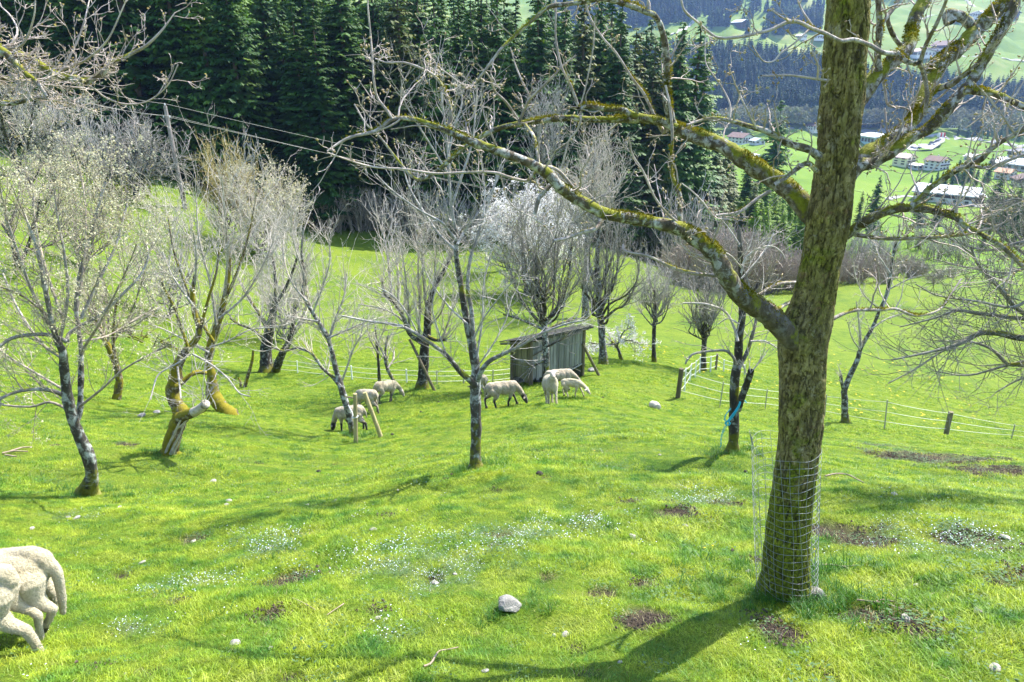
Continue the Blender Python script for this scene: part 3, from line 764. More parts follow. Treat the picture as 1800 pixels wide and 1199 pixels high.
# main limbs: (points, w0, w1, depth offset at start, at end, side shoots, shoot length)
LIMBS = [
 ([(1424,625),(1398,600),(1372,572),(1340,545),(1300,518),(1275,482),(1258,448),(1235,428),(1200,404),(1165,394),(1110,384),(1065,376),(1033,360),(1003,342),(983,328),(963,306),(933,288),(883,268),(833,250),(793,233),(760,220),(727,210),(690,209),(660,230),(620,240),(598,250),(575,266)],
  [44,48,48,45,42,38,36,33,30,27,25,24,24,24,23,22,21,18,17,14,12,10,8,7,6,5,3], 0.0, -0.55, 30, 0.30),
 ([(1462,428),(1434,386),(1387,334),(1350,310),(1317,287),(1277,260),(1233,243),(1200,231),(1180,222)], [40,44,43,39,36,34,32,30,26], 0.0, 0.45, 8, 0.25),
 ([(1190,226),(1163,214),(1133,211),(1093,210),(1027,210),(1000,207),(950,212),(917,217),(873,227),(833,247),(807,267),(773,297),(743,315),(727,312),(700,283),(667,240),(643,217),(623,183)], (17,3), 0.42, 0.75, 26, 0.24),
 ([(1183,224),(1178,205),(1171,167),(1172,117),(1167,67),(1153,30),(1133,20),(1100,7),(1060,-2),(1027,3),(993,8),(963,13),(933,38),(900,67),(880,87),(853,123),(837,143),(820,153),(787,130),(767,115)], [22,18,16,15,13,12,11,11,10,9,8,8,7,6,6,5,5,4,3,2], 0.45, 0.2, 26, 0.24),
 ([(1170,226),(1163,230),(1133,167),(1113,140),(1083,93),(1060,67),(1037,30),(1027,-6)], (7,3), 0.45, 0.6, 8, 0.22),
 ([(1160,212),(1117,204),(1093,193),(1067,192),(1033,186),(1017,191)], (15,8), 0.40, 0.3, 5, 0.16),
 ([(1022,190),(1020,215),(1010,235),(1000,247),(990,283),(980,313)], (5,3), 0.3, 0.25, 3, 0.16),
 ([(1017,188),(1003,150),(987,117),(977,67),(977,20),(974,-20)], (6,4), 0.3, 0.4, 8, 0.2),
 ([(1020,188),(1030,150),(1043,83),(1046,30)], (4,2), 0.3, 0.2, 4, 0.16),
 ([(913,214),(923,190),(933,173),(953,153),(973,133),(985,120),(1000,107),(1013,97)], (7,3), 0.55, 0.4, 7, 0.17),
 ([(933,173),(920,147),(907,117),(897,83)], (5,2), 0.5, 0.6, 4, 0.14),
 ([(913,214),(890,180),(870,160),(862,138),(850,122)], (6,3), 0.6, 0.4, 5, 0.16),
 ([(923,218),(940,243),(947,283),(949,298)], (6,6), 0.55, -0.3, 2, 0.14),
 ([(793,233),(790,218),(793,200),(787,173),(777,150),(763,133),(740,120),(710,110),(680,110),(660,103)], (10,3), -0.45, -0.2, 14, 0.2),
 ([(690,209),(677,190),(663,170),(657,140),(655,107),(652,67),(647,17),(646,-20)], (6,3), -0.5, -0.45, 10, 0.14),
 ([(823,243),(820,217),(830,207),(837,187),(838,150)], (7,3), -0.45, -0.4, 5, 0.14),
 ([(943,297),(927,317),(900,313),(867,303),(817,303),(767,305),(710,297),(667,295),(633,288),(600,277),(575,268)], (7,3), -0.35, -0.6, 10, 0.16),
 ([(975,320),(960,333),(947,350),(940,377)], (10,9), -0.3, -0.4, 3, 0.12),
 ([(1060,378),(1050,400),(1023,408),(998,418),(973,423)], (10,6), -0.2, -0.35, 4, 0.16),
 ([(973,423),(965,405),(940,385),(905,365),(890,345),(880,310)], (4,2), -0.35, -0.3, 5, 0.14),
 ([(950,292),(977,297),(1000,320),(1013,340),(1026,358)], (7,8), -0.3, -0.2, 3, 0.16),
 ([(1195,400),(1195,370),(1195,345),(1183,315),(1179,285),(1182,244),(1178,190),(1170,150)], (12,4), -0.1, 0.2, 6, 0.2),
 ([(1195,394),(1170,372),(1150,345),(1130,300),(1112,272),(1105,240)], (6,3), -0.15, -0.3, 6, 0.2),
 ([(1278,486),(1245,483),(1200,476),(1165,462),(1140,450),(1100,442),(1095,430)], (8,4), 0.0, 0.2, 6, 0.16),
 ([(1300,525),(1330,520),(1365,500),(1395,496),(1402,498)], (8,5), 0.1, 0.5, 3, 0.14),
 ([(1358,556),(1372,540),(1395,528)], (9,8), 0.1, 0.4, 1, 0.12),
 # low branches towards the left from the middle of the trunk
 ([(1440,275),(1420,262),(1387,253),(1367,240),(1340,228),(1310,220),(1283,212),(1253,207),(1227,213),(1207,220)], (17,4), -0.1, -0.35, 10, 0.2),
 ([(1435,300),(1420,287),(1400,297),(1380,313),(1360,325)], (12,8), -0.1, -0.3, 5, 0.18),
 ([(1283,212),(1283,183),(1267,150),(1250,127),(1240,107),(1240,67)], (4,2), -0.3, -0.2, 4, 0.12),
 ([(1330,226),(1313,193),(1297,160),(1287,133),(1280,117)], (4,2), -0.3, -0.4, 4, 0.12),
 ([(1355,335),(1330,350),(1300,372),(1262,378),(1252,378),(1235,355),(1215,335),(1198,322)], (8,2), -0.2, -0.3, 8, 0.16),
 # branch crossing the top of the trunk
 ([(1572,95),(1550,92),(1530,80),(1500,70),(1477,72),(1453,60),(1427,50),(1407,40),(1387,38),(1360,50),(1333,58),(1300,65),(1267,67),(1250,60),(1227,40),(1203,18),(1196,-10)], (10,4), -0.28, -0.55, 10, 0.16),
 ([(1407,40),(1380,33),(1365,24),(1353,14)], (5,2), -0.42, -0.5, 2, 0.1),
 ([(1433,52),(1417,30),(1408,14),(1398,-10)], (5,3), -0.4, -0.4, 2, 0.1),
 ([(1424,50),(1400,73),(1373,93),(1360,107),(1343,108),(1330,92),(1323,80)], (4,2), -0.4, -0.6, 4, 0.12),
 ([(1456,142),(1425,137),(1387,132),(1360,133),(1338,133)], (6,3), -0.1, -0.3, 5, 0.12),
 ([(1437,138),(1437,112),(1427,85),(1432,60)], (4,2), -0.15, -0.2, 2, 0.1),
 # right side
 ([(1462,362),(1503,296),(1533,287),(1567,267),(1600,243),(1633,227),(1660,200),(1683,170),(1707,143),(1733,103),(1753,67),(1773,30),(1788,-10),(1800,-60)], [26,30,27,26,25,24,23,22,21,20,19,18,17,15], -0.05, -0.1, 26, 0.28),
 ([(1466,350),(1515,279),(1550,257),(1583,233),(1607,207),(1623,173),(1637,140),(1650,113),(1683,87),(1717,53),(1750,20),(1780,-8),(1830,-50)], [32,34,32,31,31,32,33,34,34,33,31,29,25], 0.0, 0.5, 14, 0.28),
 ([(1482,225),(1512,168),(1547,127),(1577,103),(1597,80),(1602,53),(1613,20),(1630,-6),(1650,-60)], [46,38,33,30,28,27,26,25,22], 0.0, 0.55, 14, 0.25),
 ([(1637,165),(1650,155),(1672,148),(1692,133),(1717,115),(1735,90),(1752,66)], (14,9), 0.2, -0.1, 7, 0.2),
 ([(1462,430),(1508,398),(1525,387),(1550,375),(1575,368),(1603,365),(1633,368),(1658,375),(1682,383),(1698,398),(1725,412),(1760,432),(1800,470)], (22,8), 0.0, -0.5, 26, 0.28),
 ([(1500,412),(1540,418),(1580,420),(1620,418),(1660,416),(1700,412),(1735,402)], (10,5), 0.0, -0.4, 18, 0.26),
 ([(1603,362),(1620,347),(1633,332),(1658,315),(1683,298),(1708,290),(1725,280),(1742,262),(1767,245),(1792,232),(1830,205)], (13,9), -0.3, -0.5, 16, 0.26),
 ([(1710,292),(1733,295),(1758,288),(1783,278),(1830,262)], (8,6), -0.45, -0.7, 8, 0.2),
 ([(1695,160),(1733,162),(1758,168),(1783,180),(1830,200)], (14,11), -0.1, -0.4, 10, 0.24),
 ([(1555,118),(1572,93),(1593,108),(1615,110),(1624,88),(1635,63),(1645,45),(1660,10),(1668,-15)], [16,14,10,9,8,8,7,6,5], 0.15, -0.1, 8, 0.18),
 ([(1615,110),(1622,123),(1627,142),(1630,167),(1626,200)], (9,8), 0.05, 0.1, 4, 0.16),
 ([(1672,40),(1668,25),(1690,30),(1705,45),(1712,62)], (24,18), 0.5, 0.5, 2, 0.16),
 ([(1545,125),(1543,95),(1546,50),(1545,15),(1543,-20)], (13,12), 0.1, 0.1, 3, 0.2),
 ([(1546,48),(1560,28),(1575,8),(1585,-15)], (9,8), 0.1, 0.2, 3, 0.2),
 ([(1590,90),(1570,62),(1560,30),(1575,10)], (10,9), 0.5, 0.4, 3, 0.2),
 ([(1555,190),(1560,240),(1556,270),(1540,300)], (4,3), 0.2, 0.0, 6, 0.16),
 ([(1550,130),(1556,160),(1562,185),(1590,190),(1612,205)], (6,4), 0.3, 0.2, 6, 0.18),
 ([(1430,590),(1462,562),(1500,546),(1545,545),(1575,543),(1610,555),(1650,545),(1670,520),(1690,490)], (9,3), 0.0, 0.9, 10, 0.3),
]
thin = Tubes(rng); buds = []
MOSSY = []
for pts, w, o0, o1, ns, L in LIMBS:
    p3, r3 = px_limb(pts, FY + o0, FY + o1, [q * (0.82 if q > 9 else 0.92) for q in w] if len(w) > 2 else [q * 0.85 for q in w], 5 if w[0] > 14 else 4, 0.03, rng)
    fat = max(w) >= 12
    r3 = np.array(r3) * (1 + np.array([rng.uniform(-0.09, 0.09) for _ in r3]))
    if fat:
        T1 = Tubes(rng); T1.add([tuple(q - np.array(fy)) for q in p3], list(r3), 14)
        T1.build("main_limb", MAT_LIMB, front_tree)
    else:
        thin.add([tuple(q) for q in p3], list(r3), 7)
    MOSSY.append((p3, r3))
    sprout(thin, p3, r3, int(ns * 0.85), L, 2, PRF, 0.08 if fat else 0.02, 1.0, 62, 0.55, 0.006, (0, 0, 0.35))
for pts, d in thin.tips:
    if rng.random() < 0.55: buds.append((pts[-1], d))
    if rng.random() < 0.12: buds.append((pts[len(pts) // 2], d))
v, f, r = thin.arrays()
obj("crown", make_mesh("crown", v - np.array(fy), [f], True, {"thick": r}), MAT_TWIG, front_tree)
# swelling buds: small pointed spindles
bv, bf = [], []
for p, d in buds:
    L = rng.uniform(0.010, 0.022); w = L * 0.30
    q = spread(d, math.pi / 2, rng); c2 = (d[1] * q[2] - d[2] * q[1], d[2] * q[0] - d[0] * q[2], d[0] * q[1] - d[1] * q[0])
    n = len(bv); p = (p[0] - fy[0], p[1] - fy[1], p[2] - fy[2])
    bv.append(p)
    for s, t in ((1, 0), (0, 1), (-1, 0), (0, -1)):
        bv.append(tuple(p[i] + d[i] * L * 0.45 + (q[i] * s + c2[i] * t) * w for i in range(3)))
    bv.append(tuple(p[i] + d[i] * L for i in range(3)))
    for i in range(4):
        bf.append((n, n + 1 + i, n + 1 + (i + 1) % 4)); bf.append((n + 5, n + 1 + (i + 1) % 4, n + 1 + i))
bo = obj("buds", make_mesh("buds", bv, [np.array(bf)]), MAT_BUD, front_tree); bo["kind"] = "stuff"

# moss cushions along the upper side of the limbs: short tufts packed in clumps
def moss_mesh(paths, base, rng, dens, hmax, only=None):
    P_, D_ = [], []
    for p3, r3 in paths:
        seg = np.linalg.norm(np.diff(p3, axis=0), axis=1); s = np.concatenate([[0], np.cumsum(seg)])
        for i in range(len(p3) - 1):
            if r3[i] < 0.006: continue
            k = vnoise(s[i] * 7.0 + 13 * rng.random() * 0 + p3[0][0] * 9, p3[0][1] * 3.0, 8)
            amt = max(0.0, (k - 0.50) * 2.4)
            if amt <= 0: continue
            t = (p3[i + 1] - p3[i]) / (seg[i] + 1e-9)
            a = np.cross(t, (0, 0, 1.0)); a /= np.linalg.norm(a) + 1e-9; b = np.cross(a, t)
            nn = int(dens * seg[i] * r3[i] * 6.3 * amt)
            for _ in range(nn):
                th = rng.gauss(math.pi / 2, 0.75); q = rng.random()
                dirv = a * math.cos(th) + b * math.sin(th)
                hh = amt * hmax * rng.uniform(0.3, 1.0)
                P_.append(p3[i] + (p3[i + 1] - p3[i]) * q + dirv * (r3[i] * 0.95 + hh * rng.random())); D_.append(dirv)
    return np.array(P_), np.array(D_)
mp, md_ = moss_mesh(MOSSY, fy, rng, 30000, 0.013)
g2 = np.random.default_rng(8)
t1 = g2.normal(0, 1, mp.shape); t1 /= np.linalg.norm(t1, axis=1, keepdims=True)
up = md_ + g2.normal(0, 0.5, mp.shape); up /= np.linalg.norm(up, axis=1, keepdims=True)
sz = g2.uniform(0.003, 0.007, (len(mp), 1))
mv = np.stack([mp - t1 * sz * 0.6, mp + t1 * sz * 0.6, mp + up * sz * 2.0], 1).reshape(-1, 3) - np.array(fy)
mo = obj("moss", make_mesh("moss", mv, [np.arange(len(mv)).reshape(-1, 3)], False), MAT_MOSS, front_tree); mo["kind"] = "stuff"

# ------------------------------------------------------------------ wire guard round the trunk
MAT_WIRE = mat_plain("galvanised_wire", (0.26, 0.28, 0.29), 0.6, 0.2, 8, 0, 0.4, 0.4)
gb = G(1392, 1030)
guard = tag(empty("wire_guard", gb), "cylindrical guard of galvanised wire mesh standing round the mossy trunk", "wire guard")
T1 = Tubes(rng)
# outline measured at foot and top: right edge close to the bark, left edge standing off
def guard_pt(a, t):
    yy = 1022 - 285 * t                                # the guard stands a touch aslant, like the trunk
    cx = P(1390 - 3 * t, yy, FY)[0]
    R = 0.178 + 0.006 * math.sin(3 * a + 2 * t)
    x = cx + R * math.cos(a) * (1.03 + 0.05 * t); y = FY - 0.01 + R * math.sin(a)
    z = fy[2] - 0.03 + 1.13 * t
    return (x - gb[0], y - gb[1], z - gb[2])
NA, NR = 24, 24
for i in range(NR):
    t = i / (NR - 1)
    T1.add([guard_pt(2 * math.pi * k / 48, t + 0.006 * math.sin(5 * 2 * math.pi * k / 48 + i)) for k in range(49)], [0.0010] * 49, 4)
for k in range(NA):
    a = 2 * math.pi * k / NA + 0.1
    T1.add([guard_pt(a + 0.05 * math.sin(7 * i / 12 + k), i / 12) for i in range(13)], [0.0010] * 13, 4)
for k in range(9):                                                    # free ends of the overlap
    a = 2.75 + 0.06 * k
    q = guard_pt(a, 1.0); T1.add([q, (q[0] - 0.01, q[1], q[2] + 0.03), (q[0] - 0.02, q[1], q[2] + 0.07)], [0.0012] * 3, 4)
T1.build("wire_mesh", MAT_WIRE, guard)
# ------------------------------------------------------------------ the orchard trees down the slope
MAT_GREYBARK = mat_bark("grey_orchard_bark", (0.060, 0.052, 0.042), (0.46, 0.48, 0.44), (0.40, 0.37, 0.33), moss=(0.15, 0.15, 0.012), moss_amt=0.10, lichen=0.52, sc=0.55, foot=0.55, twig_r=(0.010, 0.03))
MAT_DARKBARK = mat_bark("dark_orchard_bark", (0.040, 0.034, 0.026), (0.34, 0.35, 0.31), (0.27, 0.25, 0.21), moss=(0.13, 0.13, 0.010), moss_amt=0.26, lichen=0.32, sc=0.5, foot=0.45, twig_r=(0.012, 0.035))
MAT_MOSSBARK = mat_bark("mossy_orchard_bark", (0.085, 0.065, 0.035), (0.50, 0.46, 0.36), (0.30, 0.27, 0.22), moss=(0.17, 0.145, 0.010), moss_amt=0.62, lichen=0.35, sc=0.7, twig_r=(0.006, 0.02))
MAT_PALETWIG = mat_bark("pale_twig_bark", (0.14, 0.125, 0.105), (0.55, 0.52, 0.46), (0.50, 0.44, 0.37), lichen=0.5, sc=0.6, twig_r=(0.012, 0.04))
MAT_BROWNTWIG = mat_bark("brown_twig_bark", (0.09, 0.07, 0.05), (0.32, 0.29, 0.24), (0.33, 0.28, 0.22), lichen=0.3, sc=0.5, twig_r=(0.012, 0.05))
MAT_YELLOWTWIG = mat_bark("willow_twig_bark", (0.10, 0.08, 0.05), (0.30, 0.28, 0.20), (0.42, 0.34, 0.13), lichen=0.3, sc=0.5, twig_r=(0.012, 0.05))
MAT_BLOSSOM = mat_leafy("cream_blossom", [(0.34, 0.35, 0.19), (0.47, 0.45, 0.30), (0.60, 0.56, 0.44)], 2.5, 0.35, 0.7, tint=(1.1, 1.05, 0.75))
MAT_WHITEBLOSSOM = mat_leafy("white_blossom", [(0.76, 0.74, 0.72), (0.84, 0.82, 0.80)], 2.0, 0.35, 0.7, tint=(1.0, 0.98, 0.95))
MAT_YOUNGLEAF = mat_leafy("young_leaves", [(0.16, 0.22, 0.04), (0.30, 0.32, 0.10)], 3.0, 0.4, 0.6)

PR_ORCH = dict(wig=0.13, up=0.06, seg=6, kids=[3.0, 1.8, 1], ratio=0.55, ang=45, rmin=0.003)
PR_UP = dict(wig=0.19, up=0.09, seg=6, kids=[2.4, 1.4, 1], ratio=0.6, ang=36, rmin=0.003)

def shift(arr, o): return np.asarray(arr) - np.asarray(o)
def finish_tree(root, base, trunks, thin, bark, twig, petals=None, pmat=None, pname="blossom"):
    if trunks.b:
        v, f, r = trunks.arrays(); obj("trunk", make_mesh("trunk", shift(v, base), [f], True, {"thick": r}), bark, root)
    if thin.b:
        v, f, r = thin.arrays(); obj("crown", make_mesh("crown", shift(v, base), [f], True, {"thick": r}), twig, root)
    if petals is not None and len(petals[0]):
        o = obj(pname, make_mesh(pname, shift(petals[0], base), [petals[1]], False), pmat, root); o["kind"] = "stuff"
def petals_on(thin, rng, per, size, jit, pick=1.0):
    pts = []
    for p, d in thin.tips:
        if rng.random() > pick: continue
        for _ in range(per):
            t = rng.uniform(0.25, 1.0) * (len(p) - 1); i = min(int(t), len(p) - 2); f = t - i
            pts.append(tuple(p[i][c] * (1 - f) + p[i + 1][c] * f for c in range(3)))
    return leaf_quads(pts, size, rng, jit, 0.6)

def orchard_tree(name, label, basepx, trunk, limbs, seed, group=None, bark=None, twig=None, Yj=0.12, spr=1.0, L=0.7, lev=2, pr=None, ang=45, bias=0.25,
                 petals=None, base=None, fan=None, cat="tree", thinw=5.5):
    """trunk, limbs: lists of (pixel points, widths[, depth end offset]); fan: (crotch px, box, n, w) for vase crowns"""
    rng = random.Random(seed)
    b = base or G(*basepx)
    Y = b[1]
    root = tag(empty(name, b), label, cat, group)
    m = pxm(basepx[0], basepx[1], Y)
    pr = dict(pr or PR_ORCH); pr["rmin"] = max(0.0024, 0.30 * m)
    TT, TH = Tubes(rng), Tubes(rng)
    hgt = 0
    for item in trunk:
        pts, w = item[0], item[1]
        dY = item[2] if len(item) > 2 else 0.0
        p3, r3 = px_limb(pts, Y, Y + dY, list(w), 5, 0.0, rng)
        r3 = np.array(r3) * np.array([rng.uniform(0.93, 1.09) for _ in r3])
        if item is trunk[0] and abs(pts[0][0] - basepx[0]) < 25:
            r3[0] *= 1.35; r3[1] *= 1.2; r3[2] *= 1.08
            p3 = np.concatenate([[p3[0] - np.array((0, 0, 0.12))], p3]); r3 = np.concatenate([[r3[0] * 1.15], r3])
        TT.add([tuple(q) for q in p3], list(r3), 12)
        sprout(TH, p3, r3, int(len(pts) * 1.5 * spr), L, lev, pr, 0.45, 1.0, ang, 0.5, 0.9 * m, (0, 0, bias))
    for item in limbs:
        pts, w = item[0], item[1]
        dY = item[2] if len(item) > 2 else rng.uniform(-1, 1) * 0.9 * L
        s0 = item[3] if len(item) > 3 else 0.0
        p3, r3 = px_limb(pts, Y + s0, Y + s0 + dY, list(w), 4, Yj * 0.3, rng)
        (TT if max(w) >= thinw else TH).add([tuple(q) for q in p3], list(r3), 7)
        ln = sum(math.hypot(pts[i + 1][0] - pts[i][0], pts[i + 1][1] - pts[i][1]) for i in range(len(pts) - 1)) * m
        sprout(TH, p3, r3, max(3, int(ln / L * 5 * spr)), L, lev, pr, 0.12, 1.0, ang, 0.5, 0.8 * m, (0, 0, bias))
    if fan:
        (cx, cy), (x0, y0, x1, y1), n, w = fan
        C = np.array(P(cx, cy, Y)); wd = (x1 - x0) / 2 * m
        for k in range(n):
            a = 2 * math.pi * (k + rng.uniform(-0.3, 0.3)) / n * 1.618
            rr = math.sqrt(rng.uniform(0.05, 1.0))
            ex = (x0 + x1) / 2 + (x1 - x0) / 2 * rr * math.cos(a); dY = wd * rr * math.sin(a)
            top = y0 + (y1 - y0) * (0.02 + 0.60 * rr ** 2.2 * rng.uniform(0.6, 1.1))
            E = np.array(P(ex, top, Y)); E[1] += dY
            low = rng.uniform(0, 1) * (cy - y0) * 0.38 * m * (1 - 0.6 * rr)
            S = C + np.array((0, 0, low)); D = E - S
            pts = [S, S + D * np.array((0.28, 0.28, 0.12)), S + D * np.array((0.60, 0.60, 0.38)), S + D * np.array((0.85, 0.85, 0.70)), E]
            pts = [q + np.array([rng.gauss(0, 0.045) * np.linalg.norm(D) for _ in range(3)]) * (i > 0) for i, q in enumerate(pts)]
            p3, r3 = smooth_path(pts, [0.5 * w * m * (1 - 0.2 * i) for i in range(5)], 4)
            TH.add([tuple(q) for q in p3], list(r3), 5)
            sprout(TH, p3, r3, int(9 * spr), L, lev, pr, 0.25, 1.0, ang, 0.55, 0.8 * m, (0, 0, bias))
    pt = None
    if petals: pt = petals_on(TH, rng, petals[0], petals[1], petals[2], petals[3])
    finish_tree(root, b, TT, TH, bark or MAT_GREYBARK, twig or MAT_GREYBARK, pt, petals[4] if petals else None, petals[5] if petals and len(petals) > 5 else "blossom")
    return root

# left: tree full of opening pale buds
orchard_tree("plum_tree", "tree with pale opening buds on a crooked dark trunk at the left", (152, 869),
  [([(152,869),(158,850),(161,834),(154,800),(138,763),(125,725),(119,700),(113,650),(110,617),(98,592),(83,525),(67,442),(42,375)], [34,27,20,20,19,18,18,14,12,10,8,6,4], -0.3),
   ([(132,745),(140,722),(142,671),(142,609),(134,546),(140,483),(163,400),(185,320)], (11,4), 0.5)],
  [([(119,700),(96,688),(63,684),(25,690),(0,702),(-40,730)], (8,4), -0.5), ([(124,722),(88,707),(54,715),(0,711),(-40,700)], (5,3), 0.3),
   ([(118,600),(125,583),(175,554),(225,508),(250,479),(261,446),(252,421)], (7,3), 0.5), ([(116,600),(83,588),(29,592),(0,608),(-40,640)], (8,5), -0.5),
   ([(140,715),(179,684),(217,650),(267,621),(300,605)], (5,2), -0.5), ([(110,630),(70,600),(30,540),(5,480)], (6,3), 0.6), ([(142,560),(170,500),(200,440),(213,400),(225,350)], (6,3), 0.6),
   ([(105,600),(119,520),(112,440),(104,400),(96,337)], (6,3), 0.0), ([(98,590),(60,520),(30,440),(10,380),(0,330)], (6,3), -0.4), ([(142,620),(180,560),(220,480),(240,430)], (5,2), -0.6),
   ([(120,690),(70,660),(20,630),(-20,600)], (5,2), 0.8), ([(140,520),(150,440),(150,360),(140,290)], (5,2), 0.8), ([(110,560),(80,470),(62,390),(60,330)], (5,2), 0.8),
   ([(142,600),(190,590),(240,560),(280,540)], (4,2), 0.9), ([(92,560),(40,520),(-10,500)], (5,2), -0.8)],
  101, bark=MAT_GREYBARK, twig=MAT_BROWNTWIG, spr=1.5, L=0.75, petals=(7, 0.0125, 0.014, 0.9, MAT_BLOSSOM), ang=42)

# gnarled, moss-covered old tree
GN = orchard_tree("apple_tree", "gnarled old tree with golden moss on its twisted half-barkless trunk", (300, 797),
  [([(297,799),(301,780),(307,760),(314,742),(319,728),(311,711),(303,690),(309,668),(311,647),(327,617),(350,587),(342,550),(338,517),(343,483)], [28,26,25,26,29,24,21,22,18,12,10,9,8,6], 0.4),
   ([(317,734),(330,728),(343,723),(355,717),(361,711)], [20,18,17,16,14], -0.3),
   ([(309,680),(322,671),(337,658),(350,654),(362,656)], [9,9,8,8,6], 0.3)],
  [([(350,587),(365,530),(380,480),(385,440)], (6,3)), ([(330,610),(318,575),(307,543),(290,510),(283,490)], (6,3)), ([(335,622),(313,638),(280,657),(270,680),(265,703)], (4,2)),
   ([(338,622),(370,640),(400,665),(420,690),(440,697)], (4,2)), ([(312,645),(316,680),(318,700)], (4,2)), ([(341,540),(320,510),(300,480),(285,440)], (5,2)), ([(343,500),(345,450),(340,410)], (4,2))],
  102, bark=MAT_MOSSBARK, twig=MAT_GREYBARK, spr=1.0, L=0.7)
_bw = Tubes(random.Random(3)); _bo = GN.location; _by = _bo[1]
for pts, w in (([(291,797),(297,782),(306,764),(313,748),(318,738)], (5,3)), ([(300,798),(308,780),(316,765),(322,750)], (6,2)), ([(305,797),(312,783),(320,768)], (4,2)), ([(313,752),(322,745),(330,737)], (3,2))):
    p3, r3 = px_limb(pts, _by - 0.10, _by - 0.10, w, 4); _bw.add([tuple(np.array(c) - np.array(_bo)) for c in p3], list(r3), 8)
p3, r3 = px_limb([(341,725),(350,720),(358,714),(363,709)], _by - 0.2, _by - 0.3, (19,15), 4); _bw.add([tuple(np.array(c) - np.array(_bo)) for c in p3] + [tuple(p3[-1] * 1.0 - np.array(_bo) + (0.005, 0, 0.003))], list(r3) + [0.01], 12)
_bw.build("bare_wood", mat_plain("barkless_wood", (0.42, 0.37, 0.29), 0.8, 0.35, 14, 0.6), GN)
orchard_tree("leaning_apple_tree", "leaning tree with a sawn mossy foot and long upright whips behind the gnarled tree", (400, 726),
  [([(402,724),(392,718),(383,707),(373,690),(372,660),(367,633),(370,607),(380,580),(393,533),(403,467),(400,417)], [20,24,25,22,15,13,13,12,10,7,5], 0.6)],
  [([(375,600),(350,560),(325,500),(305,440),(295,380)], (6,2)), ([(380,570),(370,500),(350,420),(345,350)], (5,2)), ([(390,540),(420,470),(440,400),(450,340)], (6,2)), ([(395,520),(400,450),(395,370),(390,310)], (5,2)),
   ([(385,560),(430,520),(470,450),(490,390)], (5,2)), ([(370,610),(400,600),(440,580),(490,575)], (4,2)), ([(368,620),(330,600),(290,580),(262,570)], (4,2))],
  103, bark=MAT_MOSSBARK, twig=MAT_PALETWIG, spr=2.0, L=1.5, pr=PR_UP, ang=28)
orchard_tree("young_plum_tree", "slim tree with a moss-ringed foot behind the left budding tree", (204, 703),
  [([(204,702),(208,685),(210,667),(203,640),(190,607),(180,585),(170,560),(165,530)], [13,13,12,11,9,8,6,4], 0.3), ([(206,640),(199,605),(200,570),(205,530)], (6,3), -0.3)],
  [([(185,595),(165,560),(150,520),(140,480)], (4,2)), ([(200,600),(225,560),(245,510),(255,470)], (4,2)), ([(190,600),(190,540),(180,490)], (4,2)), ([(203,590),(240,570),(275,545)], (4,2))],
  104, bark=MAT_MOSSBARK, twig=MAT_BROWNTWIG, spr=2.2, L=1.3, petals=(4, 0.026, 0.04, 0.7, MAT_BLOSSOM))
orchard_tree("twin_trunk_apple_tree", "dark twin-trunked tree with a dense grey crown in a ring of bare earth", (474, 654),
  [([(470,652),(468,630),(468,610),(473,583),(480,550),(484,525)], [24,20,20,17,12,8], 0.5), ([(483,656),(488,642),(497,620),(508,600),(515,570),(518,540)], [15,14,12,10,7,5], -0.8)],
  [([(473,583),(455,550),(435,520),(420,490)], (8,3)), ([(478,560),(485,510),(480,460),(470,430)], (7,3)), ([(482,540),(505,500),(520,460),(525,430)], (6,3)), ([(470,600),(445,580),(420,570),(405,560)], (6,3)), ([(510,590),(530,560),(540,530)], (5,2))],
  105, bark=MAT_DARKBARK, twig=MAT_PALETWIG, spr=2.4, L=2.0, ang=40)
orchard_tree("propped_pear_tree", "slanting forked tree tied to the left of two round stakes beside grazing sheep", (621, 766),
  [([(621,767),(617,747),(611,720),(603,693),(597,670),(592,655),(580,605),(573,587),(550,550),(533,517),(535,490),(530,443),(534,400)], [12,12,12,12,11,10,8,8,7,6,6,4,3], 0.4)],
  [([(600,682),(585,663),(567,647),(547,620),(523,612),(500,617),(478,610)], (7,3)), ([(602,668),(612,640),(622,612),(634,590),(640,560)], (4,2)), ([(578,600),(590,560),(605,520),(610,480)], (5,2)), ([(550,550),(565,510),(580,460),(578,420)], (4,2)),
   ([(540,530),(515,500),(500,460),(498,420)], (4,2)), ([(575,595),(610,580),(645,565),(665,560)], (4,2)), ([(534,480),(520,440),(512,400),(515,370)], (3,2)), ([(560,565),(530,560),(505,555)], (4,2))],
  106, bark=MAT_GREYBARK, twig=MAT_PALETWIG, spr=2.2, L=1.0, ang=42)
orchard_tree("slim_young_tree", "thin straight young tree behind the last grazing sheep", (667, 673),
  [([(667,674),(666,650),(665,633),(662,600),(660,575)], (6,3), 0.3)], [([(664,620),(650,595),(645,570)], (3,1.5)), ([(663,605),(675,580),(680,560)], (3,1.5))], 107, bark=MAT_DARKBARK, twig=MAT_PALETWIG, spr=1.4, L=1.0)
orchard_tree("netted_young_tree", "small forked tree with pale netting round its foot by the electric fence", (694, 677),
  [([(694,678),(690,665),(683,653),(677,633),(678,610),(682,590)], [8,7,6,5,4,3], 0.3)], [([(681,648),(692,630),(692,610)], (4,2)), ([(678,630),(665,605),(655,585)], (3,1.5))], 108, bark=MAT_GREYBARK, twig=MAT_PALETWIG, spr=1.4, L=1.0)
